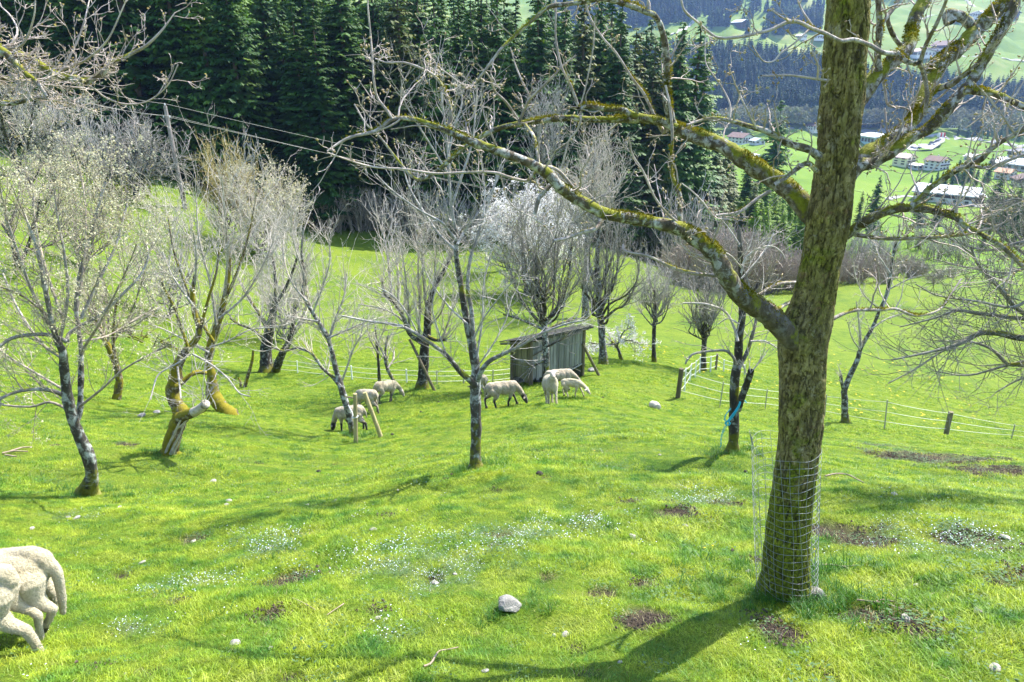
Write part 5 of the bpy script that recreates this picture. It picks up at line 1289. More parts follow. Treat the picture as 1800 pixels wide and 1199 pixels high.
for px in range(1560, 1810, 22):
    bush(px, 0, 400 + rf.uniform(-16, 22), rf.choice(BUSHG), "grey bare scrub bush below the meadow's far right edge", "scrub bushes below the right meadow", 0.7, Y=104 + rf.uniform(0, 22))
for px, top in ((1130, 300), (1165, 330), (1205, 345), (1250, 330), (1100, 330), (1070, 350), (1270, 360)):
    bush(px, 0, top, rf.choice(BUSHG), "grey bare bush on the slope right of the tall ash", "grey bushes right of the ash", 0.6, Y=100 + rf.uniform(0, 14))
# ------------------------------------------------------------------ valley and far hillside
def Gv(pxs, pys, y0=300, y1=2450, n=260):
    """ground points of many photo pixels at once"""
    pxs, pys = np.asarray(pxs, float), np.asarray(pys, float)
    u, v = (pxs - 900) / 1200, (pys - 599.5) / 1200
    f, w = CP - v * SP, -(SP + v * CP)
    t = np.geomspace(y0, y1, n)
    X, Y, Z = u[:, None] / f[:, None] * t, np.ones_like(u)[:, None] * t, w[:, None] / f[:, None] * t
    b = Z < H(X, Y)
    i = np.where(b.any(1), b.argmax(1), n - 1)
    k = np.arange(len(u))
    return np.stack([X[k, i], Y[k, i], H(X[k, i], Y[k, i])], 1)
def in_poly(x, y, poly):
    c = np.zeros(len(x), bool); j = len(poly) - 1
    for i in range(len(poly)):
        (xi, yi), (xj, yj) = poly[i], poly[j]
        c ^= ((yi > y) != (yj > y)) & (x < (xj - xi) * (y - yi) / (yj - yi + 1e-9) + xi); j = i
    return c
MAT_FARWOOD = mat_leafy("far_spruce_needles", [(0.010, 0.036, 0.018), (0.026, 0.070, 0.024), (0.070, 0.125, 0.032)], 0.12, 0.2, 0.7, objrand=0.5, fine=0.5)  # wide colour range paints lit tops against shaded needles on the distant trees
MAT_FARBROAD = mat_leafy("riverside_twigs", [(0.17, 0.18, 0.12), (0.24, 0.235, 0.17), (0.20, 0.25, 0.11)], 0.05, 0.15, 0.8, fine=0.3)
_fs = spruce_mesh(500, R=0.135, whorls=15, nb=(6, 7), sprays=4, start=0.0, size=0.085); _fs.materials.append(MAT_FARWOOD)
FARSPR = bpy.data.objects.new("far_spruce", _fs)
_rb = random.Random(9); V, F = [], []
for k in range(170):
    a, e, rr = _rb.uniform(0, 6.28), _rb.uniform(-0.4, 1.5), _rb.uniform(0.6, 1.0)
    c = (math.cos(a) * math.cos(e) * 0.36 * rr, math.sin(a) * math.cos(e) * 0.36 * rr, 0.55 + 0.45 * math.sin(e) * rr)
    s = 0.06; n = len(V)
    for q in range(4): V.append(tuple(c[i] + _rb.uniform(-s, s) for i in range(3)))
    F.append((n, n + 1, n + 2, n + 3))
_bm = bpy.data.meshes.new("far_crown"); _bm.from_pydata(V, [], F); _bm.materials.append(MAT_FARBROAD)
FARBROAD = bpy.data.objects.new("far_broadleaf", _bm)
def wood(name, polys, spacing, tpl, s0, s1, label=None, y1=2450):
    r = np.random.default_rng(len(name) + len(polys)); PX, PY = [], []
    for poly in polys:
        xs = [p[0] for p in poly]; ys = [p[1] for p in poly]
        n = int((max(xs) - min(xs)) * (max(ys) - min(ys)) / (spacing * spacing * 0.55))
        x = r.uniform(min(xs), max(xs), n); y = r.uniform(min(ys), max(ys), n)
        k = in_poly(x, y, poly); PX.append(x[k]); PY.append(y[k])
    g = Gv(np.concatenate(PX), np.concatenate(PY), y1=y1)
    # the polygon marks where foot of the trees stands
    scatter(name, g - np.array([0, 0, 0.6]), np.stack([np.zeros(len(g)), np.zeros(len(g)), r.uniform(0, 6.28, len(g))], 1), r.uniform(s0, s1, len(g)), tpl, label=label)
    return g
wood("far_spruce_woods", [
    [(980,120),(1120,112),(1180,100),(1260,100),(1330,104),(1395,116),(1450,126),(1475,132),(1475,222),(1400,222),(1300,206),(1190,200),(1120,190),(980,190)],
    [(1495,140),(1560,150),(1640,158),(1700,165),(1760,172),(1830,178),(1830,222),(1700,222),(1560,226),(1480,224)],
    [(1100,-60),(1310,-60),(1305,8),(1296,24),(1240,30),(1200,42),(1110,52),(980,60),(980,-60)], [(1246,44),(1280,38),(1283,48),(1240,54)],
    [(1318,-8),(1338,-10),(1336,24),(1320,24)], [(1306,32),(1326,24),(1322,38),(1308,38)], [(1338,20),(1356,14),(1400,-8),(1450,-30),(1450,-10),(1395,12),(1348,28)],
    [(1346,36),(1405,28),(1445,34),(1442,58),(1400,58),(1362,68),(1352,56)], [(1420,20),(1430,16),(1450,26),(1440,30)],
    [(1310,60),(1318,60),(1318,68),(1310,68)], [(1338,64),(1348,64),(1348,70),(1338,70)], [(1500,-40),(1640,-60),(1640,-8),(1500,6)], [(1690,-30),(1760,-40),(1760,-20),(1690,-12)]],
    5.0, FARSPR, 15, 29)
wood("riverside_woods", [[(1230,238),(1300,216),(1480,222),(1640,224),(1830,222),(1830,248),(1700,240),(1660,232),(1580,232),(1500,232),(1440,228),(1330,232),(1260,240)]], 4.5, FARBROAD, 12, 21)
_tb = random.Random(31)
FV = [spruce_proto(spruce_mesh(510 + i, R=0.17, whorls=18, nb=(6, 7), sprays=5, start=0.0, size=0.07), MAT_SPRUCE) for i in range(2)]
for px, py, h in ((1683,238,12),(1700,241,14),(1716,238,16),(1735,243,13),(1757,246,14),(1772,244,12),(1790,248,14),(1536,246,8),(1625,229,12),(1543,262,9),(1570,240,9),(1460,236,10),(1330,230,11),(1345,233,9),(1297,232,10)):
    g = G(px, py, 250); spruce(g[0], g[1], h, _tb.choice(FV), "small dark conifer scattered along the valley road", "conifers along the valley road")

# roads, car park
MAT_ROAD = mat_plain("pale_asphalt", (0.25, 0.245, 0.235), 0.9, 0.12, 0.15, 0)
MAT_TRACK = mat_plain("gravel_track", (0.30, 0.28, 0.24), 0.95, 0.15, 0.1, 0)
def road(name, pts, width, mat, lift=0.12):
    g = Gv([p[0] for p in pts], [p[1] for p in pts], y0=150)
    q, _ = smooth_path(g, [0] * len(g), 8)
    V, F = [], []
    for i in range(len(q)):
        t = q[min(i + 1, len(q) - 1)] - q[max(i - 1, 0)]; t[2] = 0; t /= np.linalg.norm(t) + 1e-9
        nrm = np.array((-t[1], t[0], 0))
        for s in (-0.5, -0.17, 0.17, 0.5):
            c = q[i] + nrm * width * s; V.append((c[0], c[1], h1(c[0], c[1]) + lift))
        if i: 
            for j in range(3): n = 4 * (i - 1) + j; F.append((n, n + 4, n + 5, n + 1))
    tag(obj(name, make_mesh(name, V, [np.array(F)]), mat), kind="structure")
road("valley_road", [(1240,228),(1330,229),(1440,230),(1520,232),(1590,236),(1642,241),(1673,245),(1697,245),(1750,251),(1800,255),(1860,262)], 9, MAT_ROAD)
road("farm_road", [(1560,352),(1592,346),(1630,352),(1665,358),(1708,363),(1760,362),(1830,352)], 4, MAT_ROAD)
road("hill_track", [(1640,93),(1660,97),(1717,101),(1767,107),(1800,109),(1850,114)], 5, MAT_TRACK, 0.5)
road("hill_track", [(1180,62),(1200,54),(1210,47),(1222,42)], 5, MAT_TRACK, 0.5)
road("hill_track", [(1700,-6),(1703,3),(1708,9),(1716,13)], 6, MAT_TRACK, 0.5)
road("hill_track", [(1600,33),(1626,32),(1650,29),(1668,33)], 4, MAT_TRACK, 0.5)
_cp = Gv([1587,1602,1617,1638,1655,1673,1657,1633,1606], [262,267,268.5,265,258,247,242,253,257], y0=150)
_c = _cp.mean(0); V = [tuple(_c)] + [tuple(p) for p in _cp]; V = [(x, y, h1(x, y) + 0.2) for x, y, z in V]
tag(obj("car_park", make_mesh("car_park", V, [np.array([(0, i, i % 9 + 1) for i in range(1, 10)])]), MAT_ROAD), kind="structure")

# houses
MW = {"white": mat_plain("white_render", (0.56, 0.54, 0.51), 0.9, 0.06, 0.3, 0), "cream": mat_plain("yellow_render", (0.66, 0.60, 0.36), 0.9, 0.06, 0.3, 0),
      "timber": mat_plain("dark_timber_wall", (0.060, 0.042, 0.035), 0.85, 0.3, 0.8, 0), "green": mat_plain("pale_green_cladding", (0.38, 0.50, 0.48), 0.7, 0.1, 0.3, 0),
      "grey": mat_plain("grey_render", (0.42, 0.42, 0.44), 0.9, 0.1, 0.3, 0)}
MR = {"brown": mat_plain("brown_tile_roof", (0.135, 0.085, 0.070), 0.8, 0.2, 0.5, 0), "grey": mat_plain("grey_sheet_roof", (0.32, 0.34, 0.37), 0.6, 0.12, 0.3, 0),
      "white": mat_plain("pale_sheet_roof", (0.52, 0.51, 0.51), 0.55, 0.08, 0.2, 0), "pink": mat_plain("faded_pink_roof", (0.42, 0.30, 0.27), 0.8, 0.15, 0.4, 0),
      "orange": mat_plain("orange_tile_roof", (0.42, 0.22, 0.13), 0.8, 0.15, 0.4, 0), "dark": mat_plain("slate_roof", (0.085, 0.085, 0.10), 0.7, 0.2, 0.4, 0)}
MAT_PANE = mat_plain("dark_window_glass", (0.03, 0.035, 0.045), 0.15, 0.1, 1, 0, 0, 0.5)
MAT_SHUT = mat_plain("brown_frame", (0.16, 0.10, 0.06), 0.8, 0.1, 1, 0)
def house(label, px, py, wpx, ratio, hr, roof, wall, rot=0.0, storeys=2, upper=None, balcony=True, pitch=0.42, name="farmhouse", cat="house", chimney=True):
    g = G(px, py, 200); m = pxm(px, py, g[1]); W = wpx * m; D = W * ratio; hw = W * hr
    root = tag(empty(name, (g[0], g[1], g[2]), rot), label, cat)
    # gable faces the camera (-y); ridge runs along y
    base = -3.0
    rise = W / 2 * pitch
    s = Soup()
    top = hw
    prof = [(-W/2, base), (W/2, base), (W/2, top), (0, top + rise), (-W/2, top)]
    if upper:
        mid = hw * 0.52
        s.box((0, 0, (base + mid) / 2), (W, D, mid - base)); s.obj("wall", MW[wall], root)
        s = Soup(); e = W * 0.012
        s.prism([(-W/2 - e, -D/2 - e, mid), (W/2 + e, -D/2 - e, mid), (W/2 + e, -D/2 - e, top), (0, -D/2 - e, top + rise), (-W/2 - e, -D/2 - e, top)], (0, D + 2 * e, 0)); s.obj("timber_storey", MW[upper], root)
    else:
        s.prism([(x, -D/2, z) for x, z in prof], (0, D, 0)); s.obj("wall", MW[wall], root)
    ov = W * 0.10; th = W * 0.028
    for sg in (-1, 1):
        s = Soup(); zlo = top - ov * pitch
        a, b = (0, top + rise + 0.02), (sg * (W/2 + ov), zlo + 0.02)
        s.prism([(a[0], -D/2 - ov, a[1]), (b[0], -D/2 - ov, b[1]), (b[0], -D/2 - ov, b[1] + th), (a[0], -D/2 - ov, a[1] + th)], (0, D + 2 * ov, 0))
        ro = s.obj("roof", MR[roof], root)
    if chimney:
        s = Soup(); s.box((W * 0.14, D * 0.1, top + rise * 0.95), (W * 0.06, W * 0.06, rise * 0.9)); s.obj("chimney", MW["white"], root)
    n = max(2, min(5, int(W / 3.2)))
    for st in range(storeys):
        zc = hw * (st + 0.55) / storeys
        for i in range(n):
            x = -W/2 + W * (i + 0.5) / n; ww, hh = W / n * 0.34, hw / storeys * 0.40
            for face in (0, 1):
                f = Soup(); 
                if face == 0: f.box((x, -D/2 - 0.05 - W * 0.012, zc), (ww * 1.35, 0.10, hh * 1.25))
                else:
                    yy = -D/2 + D * (i + 0.5) / n; f.box((-W/2 - 0.05 - W * 0.012, yy, zc), (0.10, ww * 1.35, hh * 1.25))
                fo = f.obj("window", MAT_SHUT, root)
                q = Soup()
                if face == 0: q.box((x, -D/2 - 0.105 - W * 0.012, zc), (ww, 0.03, hh))
                else: q.box((-W/2 - 0.105 - W * 0.012, yy, zc), (0.03, ww, hh))
                q.obj("pane", MAT_PANE, fo)
    s = Soup(); s.box((W * 0.30, -D/2 - 0.12 - W * 0.012, hw * 0.16), (W * 0.09, 0.14, hw * 0.34)); s.obj("door", MAT_SHUT, root)
    if balcony:
        s = Soup(); s.box((0, -D/2 - W * 0.055, hw * 0.52), (W * 0.94, W * 0.09, W * 0.012)); s.box((0, -D/2 - W * 0.10, hw * 0.57), (W * 0.94, W * 0.012, hw * 0.12)); s.obj("balcony", MW["timber"], root)
    return root
house("dark farmhouse with a pale roof high on the far meadow, nearest the left woods", 1301, 46, 19, 1.2, 0.32, "white", "timber", 0.5)
house("little white-roofed house above the far wood, left of the mossy trunk's top", 1408, 67, 12, 1.2, 0.32, "white", "white", 0.4)
house("low house with a pale roof touching the left edge of the mossy trunk high up", 1440, 68, 17, 0.9, 0.30, "white", "white", -0.3)
house("brown-roofed white and timber farmhouse on the far meadow right of the mossy trunk", 1663, 92, 32, 1.1, 0.36, "brown", "white", 0.55, 2, "timber")
house("long low barn with a faded pink roof beside the brown-roofed farmhouse", 1620, 99, 38, 0.5, 0.20, "pink", "white", 0.25, 1, None, False, 0.25, "barn", "barn", False)
house("grey-roofed white house at the top right between two mossy limbs", 1682, 35, 18, 1.1, 0.36, "dark", "timber", 0.3, 2)
house("grey-roofed pale house left in the pair of houses at the upper right", 1714, 30, 15, 1.1, 0.36, "dark", "white", -0.2)
house("wide white house with a slate roof right in the pair at the upper right", 1731, 30, 20, 1.0, 0.32, "grey", "white", 0.3)
house("farthest right slate-roofed house high on the far hillside", 1770, 32, 24, 1.0, 0.34, "dark", "timber", 0.2)
house("white valley house with a brown roof left of the big broad spruce", 1301, 251, 28, 1.1, 0.38, "brown", "white", 0.6)
house("low grey shed beside the white valley house left of the big spruce", 1331, 252, 20, 0.8, 0.25, "grey", "grey", 0.3, 1, None, False, 0.4, "barn", "barn", False)
house("long white-roofed building half hidden left of the big broad spruce", 1326, 281, 26, 0.9, 0.28, "white", "white", 0.2, 1, None, False, 0.2, "barn", "barn", False)
house("pale house peeping out at the left edge of the mossy trunk in the valley", 1430, 228, 18, 1.0, 0.4, "brown", "white", 0.3)
house("large pale green hall with a white roof right of the mossy trunk", 1545, 252, 56, 0.7, 0.22, "white", "green", 0.25, 1, None, False, 0.10, "industrial_hall", "hall", False)
house("white gabled house just right of the mossy trunk in the valley", 1521, 275, 18, 1.1, 0.4, "brown", "white", 0.4)
house("yellow house with a grey-pink roof in the valley", 1588, 289, 26, 1.0, 0.5, "pink", "cream", 0.5, 3)
house("white three-storey house with a brown roof right of the yellow house", 1645, 297, 28, 1.0, 0.55, "brown", "white", 0.5, 3)
house("low flat annex with pale roof between the yellow and the white house", 1614, 296, 24, 0.8, 0.25, "white", "grey", 0.3, 1, None, False, 0.15, "barn", "barn", False)
house("white-roofed house among dark spruces right of the car park", 1709, 281, 20, 0.9, 0.3, "white", "white", 0.3)
house("white house with an orange tile roof near the right edge of the valley", 1766, 314, 24, 1.0, 0.5, "orange", "white", 0.5)
house("brown timber chalet cut off by the right edge of the picture", 1800, 326, 32, 1.0, 0.36, "brown", "cream", -0.3, 2, "timber")
house("large farm building with a grey metal roof and dark timber front", 1662, 352, 62, 1.4, 0.26, "grey", "white", 0.9, 2, "timber", False, 0.28, "farm_building", "barn", False)
house("white-roofed timber wing joined to the large farm building's right side", 1706, 354, 36, 0.9, 0.32, "white", "timber", -0.5, 1, None, False, 0.45, "barn", "barn", False)
house("wide grey-roofed hall at the right edge behind the orange-roofed house", 1790, 296, 60, 0.9, 0.16, "grey", "grey", 0.5, 1, None, False, 0.2, "industrial_hall", "hall", False)
house("long building with a blue front on the right edge above the grey hall", 1800, 274, 50, 0.4, 0.16, "dark", "grey", 0.2, 1, None, False, 0.1, "industrial_hall", "hall", False)
house("large pale house behind bare riverside trees right of the car park", 1693, 226, 36, 0.7, 0.42, "grey", "white", 0.2, 3)
# red and white striped container by the road
g = G(1654, 241, 200); root = tag(empty("striped_container", g, 0.1), "red and white striped box beside the valley road", "container"); m = pxm(1654, 241, g[1])
for i in range(4):
    s = Soup(); s.box((-4.5 * m + 3 * m * i, 0, 3.5 * m), (3 * m, 4 * m, 7 * m)); s.obj("stripe_panel", MW["white"] if i % 2 == 0 else MAT_RED if "MAT_RED" in globals() else globals().setdefault("MAT_RED", mat_plain("red_paint", (0.45, 0.03, 0.03), 0.6, 0.1, 1, 0)), root)
# parked cars
MAT_TYRE = mat_plain("tyre_rubber", (0.02, 0.02, 0.02), 0.9, 0.1, 5, 0)
CARP = [mat_plain("car_paint_" + n, c, 0.3, 0.03, 1, 0, 0, 0.5) for n, c in (("dark", (0.03, 0.035, 0.05)), ("silver", (0.40, 0.41, 0.43)), ("blue", (0.04, 0.06, 0.14)))]
def car(px, py, k, rz):
    g = G(px, py, 200); root = tag(empty("parked_car", (g[0], g[1], g[2] + 0.22), rz), "dark blue-grey car parked on the pale valley car park" if k != 1 else "silver car parked on the pale valley car park", "car", "cars on the valley car park")
    s = Soup(); s.prism([(-2.1, -0.87, 0.3), (2.1, -0.87, 0.3), (2.15, -0.87, 0.7), (1.2, -0.87, 0.92), (-1.9, -0.87, 0.95), (-2.15, -0.87, 0.8)], (0, 1.74, 0)); s.obj("body", CARP[k], root, 0.05)
    s = Soup(); s.prism([(1.1, -0.78, 0.93), (0.4, -0.72, 1.42), (-1.2, -0.72, 1.45), (-1.85, -0.78, 0.95)], (0, 1.5, 0)); s.obj("cabin", MAT_PANE, root)
    for sx in (-1.35, 1.35):
        for sy in (-0.8, 0.8):
            s = Soup(); s.bar((sx, sy - 0.1, 0.32), (sx, sy + 0.1, 0.32), 0.32, 10); s.obj("wheel", MAT_TYRE, root)
for i, (px, py) in enumerate([(1603,261),(1609,262.5),(1616,261.5),(1634,256),(1639,254.5),(1643,252),(1647,249.5),(1651,247),(1641,257),(1637,252)]):
    car(px, py, i % 3, 0.5 + 0.1 * (i % 2))
# ------------------------------------------------------------------ shed
def mat_board(name, col, col2, grain=18.0):
    k = NT(name); co = k.objco(); rn = k.n("ShaderNodeObjectInfo").outputs["Random"]
    off = k.n("ShaderNodeCombineXYZ"); k.l(k.math('MULTIPLY', rn, 37.0), off.inputs[0])
    va = k.n("ShaderNodeVectorMath", _operation='ADD'); k.l(co, va.inputs[0]); k.l(off.outputs[0], va.inputs[1])
    g = k.noise(k.mapping(va.outputs[0], (1, 1, 0.07)), grain, 5, 0.6, 0.4)
    st = k.noise(va.outputs[0], 1.6, 4, 0.6)
    c = k.mix(k.ramp(g, [(0.35, 0.0), (0.65, 1.0)]), tuple(x * 0.5 for x in col), col)
    c = k.mix(k.ramp(st, [(0.45, 0.0), (0.7, 0.8)]), c, col2)
    v = k.math('ADD', k.math('MULTIPLY', rn, 0.7), 0.65); cc = k.n("ShaderNodeCombineColor")
    for i in range(3): k.l(v, cc.inputs[i])
    c = k.mix(1.0, c, cc.outputs[0], 'MULTIPLY')
    return k.end(k.principled(c, 0.85, k.bump(g, 0.6, 0.01), 0.2))
MAT_BOARD = mat_board("weathered_boards", (0.27, 0.275, 0.235), (0.17, 0.19, 0.125))
MAT_BOARD2 = mat_board("gable_boards", (0.20, 0.185, 0.10), (0.11, 0.12, 0.05))
MAT_POST = mat_board("old_post_wood", (0.19, 0.155, 0.105), (0.10, 0.11, 0.04))
MAT_ROOFB = mat_board("old_roof_boards", (0.070, 0.068, 0.066), (0.085, 0.09, 0.035))
MAT_STAKE = mat_board("round_stake_wood", (0.40, 0.33, 0.17), (0.27, 0.25, 0.11))
MAT_STONE = mat_plain("limestone", (0.46, 0.43, 0.37), 0.9, 0.3, 9, 0.6)
rs = random.Random(5)
Cc = np.array(G(933, 677, 15)); Rc = np.array(P(1022, 648, Cc[1] + 1.70)); Lc = np.array(P(905, 663, Cc[1] + 0.80))
zC = P(933, 597, Cc[1])[2]; zL, zR = zC - 0.33, zC - 0.22
e1 = (Rc - Cc); e1[2] = 0; l1 = np.linalg.norm(e1); e1 /= l1
e2 = (Lc - Cc); e2[2] = 0; e2 -= e1 * (e2 @ e1); l2 = np.linalg.norm(e2); e2 /= np.linalg.norm(e2)
shed = tag(empty("wooden_shed", Cc), "weathered grey wooden shed with a sloping overhanging roof among the trees", "shed")
def sl(a, b, z): return tuple(e1 * a + e2 * b + np.array((0, 0, z - Cc[2])))
s1 = (zR - zC) / l1; s2 = (zL - zC) / l2
def roofz(a, b): return zC + s1 * a + s2 * b
yaw1 = math.atan2(e1[1], e1[0]); yaw2 = math.atan2(e2[1], e2[0])
n = 19
for i in range(n):
    a = l1 * (i + 0.5) / n; g = h1(*(Cc + e1 * a)[:2])
    zb = Cc[2] + 0.16 + (Rc[2] - Cc[2]) * (i / n) + rs.uniform(-0.05, 0.06) + (0.0 if i < 15 else 0.08); zt = roofz(a, 0) - 0.05
    s = Soup(); s.box((0, 0, (zb + zt) / 2 - zb), (l1 / n * 0.93, 0.026, zt - zb), jit=0.006)
    o = s.obj("plank", MAT_BOARD, shed, 0.004); o.location = sl(a, 0.006 * (i % 2) + rs.uniform(0, 0.006), zb); o.rotation_euler = (0, rs.uniform(-0.008, 0.008), yaw1)
n = 6
for i in range(n):
    b = l2 * (i + 0.5) / n; g = h1(*(Cc + e2 * b)[:2])
    zb = Cc[2] + 0.08 + rs.uniform(-0.05, 0.05); zt = roofz(0, b) - 0.05
    s = Soup(); s.box((0, 0, (zt - zb) / 2), (l2 / n * 0.90, 0.026, zt - zb), jit=0.006)
    o = s.obj("plank", MAT_BOARD2, shed, 0.004); o.location = sl(-0.02 - 0.006 * (i % 2), b, zb); o.rotation_euler = (0, rs.uniform(-0.01, 0.01), yaw2)
# back and far walls in board lengths laid level
for (p0, p1) in (((0, l2), (l1, l2)), ((l1, 0), (l1, l2))):
    for r_ in range(7):
        s = Soup()
        za = max(h1(*(Cc + e1 * p0[0] + e2 * p0[1])[:2]), h1(*(Cc + e1 * p1[0] + e2 * p1[1])[:2])) - 0.3
        q = [sl(*p0, za + 0.25 * r_), sl(*p1, za + 0.25 * r_), sl(*p1, za + 0.25 * r_ + 0.235), sl(*p0, za + 0.25 * r_ + 0.235)]
        if za + 0.25 * r_ + 0.235 > min(roofz(*p0), roofz(*p1)): continue
        nn = np.cross(np.array(q[1]) - np.array(q[0]), (0, 0, 1)); nn /= np.linalg.norm(nn)
        s.prism(q, tuple(nn * 0.026)); s.obj("plank", MAT_BOARD, shed)
for a, b in ((-0.03, -0.04), (l1 + 0.04, -0.03), (-0.03, l2 + 0.03), (l1, l2)):
    g = h1(*(Cc + e1 * a + e2 * b)[:2])
    s = Soup(); s.bar(sl(a, b, g - 0.25), sl(a, b, roofz(a, b) - 0.04), 0.075, 7, 0.06); s.obj("corner_post", MAT_POST, shed)
# rails, roof boards along the slope, rafters
s = Soup(); s.bar(sl(0.05, -0.035, roofz(0, 0) - 0.38), sl(l1 - 0.1, -0.035, roofz(l1, 0) - 0.12), 0.03, 4); s.obj("rail", MAT_BOARD, shed)
s = Soup(); s.bar(sl(-0.1, -0.07, roofz(0, 0) - 0.62), sl(0.95, -0.09, roofz(0.9, 0) - 0.36), 0.03, 4); s.obj("loose_batten", MAT_POST, shed)
s = Soup(); s.bar(sl(l1 - 0.7, -0.04, Rc[2] + 0.14), sl(l1, -0.04, Rc[2] + 0.22), 0.03, 4); s.obj("rail", MAT_BOARD, shed)
nb = 7
for i in range(nb):
    b0 = -0.26 + (l2 + 0.46) * i / nb; b1 = b0 + (l2 + 0.46) / nb * 1.04
    a0, a1 = -0.52 + rs.uniform(-0.06, 0.06), l1 + 0.32 + rs.uniform(-0.06, 0.08)
    lift = 0.03 + 0.016 * (i % 2)
    s = Soup(); s.prism([sl(a0, b0, roofz(a0, b0) + lift), sl(a1, b0, roofz(a1, b0) + lift), sl(a1, b1, roofz(a1, b1) + lift), sl(a0, b1, roofz(a0, b1) + lift)], (0, 0, 0.028))
    s.obj("roof_board", MAT_ROOFB, shed)
for a in (-0.45, 0.0, l1 * 0.33, l1 * 0.66, l1):
    s = Soup(); s.bar(sl(a, -0.26, roofz(a, -0.26) - 0.045), sl(a, l2 + 0.16, roofz(a, l2 + 0.16) - 0.045), 0.045, 4); s.obj("rafter", MAT_POST, shed)
s = Soup(); f0, f1 = -0.29, -0.265
s.prism([sl(-0.52, f0, roofz(-0.52, f0) - 0.05), sl(l1 + 0.26, f0, roofz(l1 + 0.26, f0) - 0.05), sl(l1 + 0.26, f0, roofz(l1 + 0.26, f0) + 0.055), sl(-0.52, f0, roofz(-0.52, f0) + 0.055)], tuple(e2 * 0.024)); s.obj("fascia_board", MAT_ROOFB, shed)
def pole_between(name, label, cat, p, q, r, mat, group=None, sides=10):
    p, q = np.array(p), np.array(q)
    root = obj(name, None, None)
    s = Soup(); s.bar((0, 0, 0), tuple(q - p), r, sides, r * 0.86)
    o = obj(name, s.mesh(name), mat); bpy.data.objects.remove(root); o.location = tuple(p)
    return tag(o, label, cat, group)
q = G(1056, 643, 15); q = np.array(P(1056, 643, Rc[1] + 0.3)); q[2] = h1(q[0], q[1]); pole_between("prop_pole", "round pole leaning against the right end of the wooden shed", "pole", (q[0], q[1], q[2] - 0.1), P(1024, 604, Rc[1] - 0.05), 0.06, MAT_POST)
q = G(766, 687, 12); pole_between("prop_pole", "thin pole propping the tree with the tall upright shoots", "pole", (q[0], q[1], q[2] - 0.1), P(720, 596, q[1] + 0.4), 0.055, MAT_POST)
# stakes by the slanting tree
q = G(625, 779, 10); sa = pole_between("round_stake", "upright round pale stake with a white tie band, beside the slanting tree", "stake", (q[0], q[1], q[2] - 0.15), P(624, 692, q[1]), 0.050, MAT_STAKE)
w = G(672, 767, 10); sb = pole_between("round_stake", "leaning round pale stake right of the upright one", "stake", (w[0], w[1], w[2] - 0.15), P(641, 690, w[1] + 0.05), 0.052, MAT_STAKE)
MAT_BAND = mat_plain("white_band", (0.62, 0.62, 0.60), 0.7, 0.1, 10, 0)
T1 = Tubes(rs); p = P(624, 732, q[1]); T1.add([tuple(np.array(p) + 0.062 * np.array((math.cos(a), math.sin(a), 0.15 * math.sin(a)))) for a in np.linspace(0, 6.283, 13)], [0.014] * 13, 5)
p2 = P(612, 712, q[1] + 0.12); T1.add([tuple(np.array(p) - (0.05, -0.02, 0)), tuple((np.array(p) + p2) / 2 + (0, 0, -0.03)), tuple(p2)], [0.016, 0.02, 0.012], 4)
o = T1.build("tie_band", MAT_BAND); tag(o, "white tie band joining the upright round stake to the slanting tree", "band")
p = P(624, 700, q[1]); p2 = P(606, 697, q[1] + 0.15); s = Soup(); s.bar(p, p2, 0.02, 5); tag(s.obj("tie_batten", MAT_POST), "short dark batten nailed between upright stake and slanting tree", "batten")
# blue twine on the pruned tree
MAT_TWINE = mat_plain("blue_twine", (0.03, 0.36, 0.46), 0.7, 0.15, 20, 0)
b = G(1288, 795); Yt = b[1] - 0.13
T1 = Tubes(rs); kn = []
def tw(pts, r, dy=0.0):
    p3, _ = smooth_path([P(x, y, Yt + dy) for x, y in pts], [0] * len(pts), 4); T1.add([tuple(c) for c in p3], [r] * len(p3), 5)
tw([(1301,706),(1298,714),(1293,722),(1287,730),(1281,738),(1276,744)], 0.010); tw([(1302,707),(1299,716),(1294,724),(1288,733),(1282,740)], 0.008, -0.01)
tw([(1285,718),(1278,726),(1274,735),(1277,744)], 0.006); tw([(1282,722),(1275,730),(1273,740)], 0.004)
tw([(1278,743),(1273,752),(1269,762),(1267,772),(1268,781),(1266,786)], 0.004); tw([(1279,744),(1274,755),(1270,764),(1268,774),(1266,780)], 0.003, 0.01)
tw([(1301,706),(1308,704),(1312,708)], 0.008, 0.1); tw([(1279,740),(1283,744),(1279,748),(1275,744),(1279,740)], 0.012)
tag(T1.build("baling_twine", MAT_TWINE), "bright blue twine knotted round the dark pruned tree with loose ends hanging", "twine")

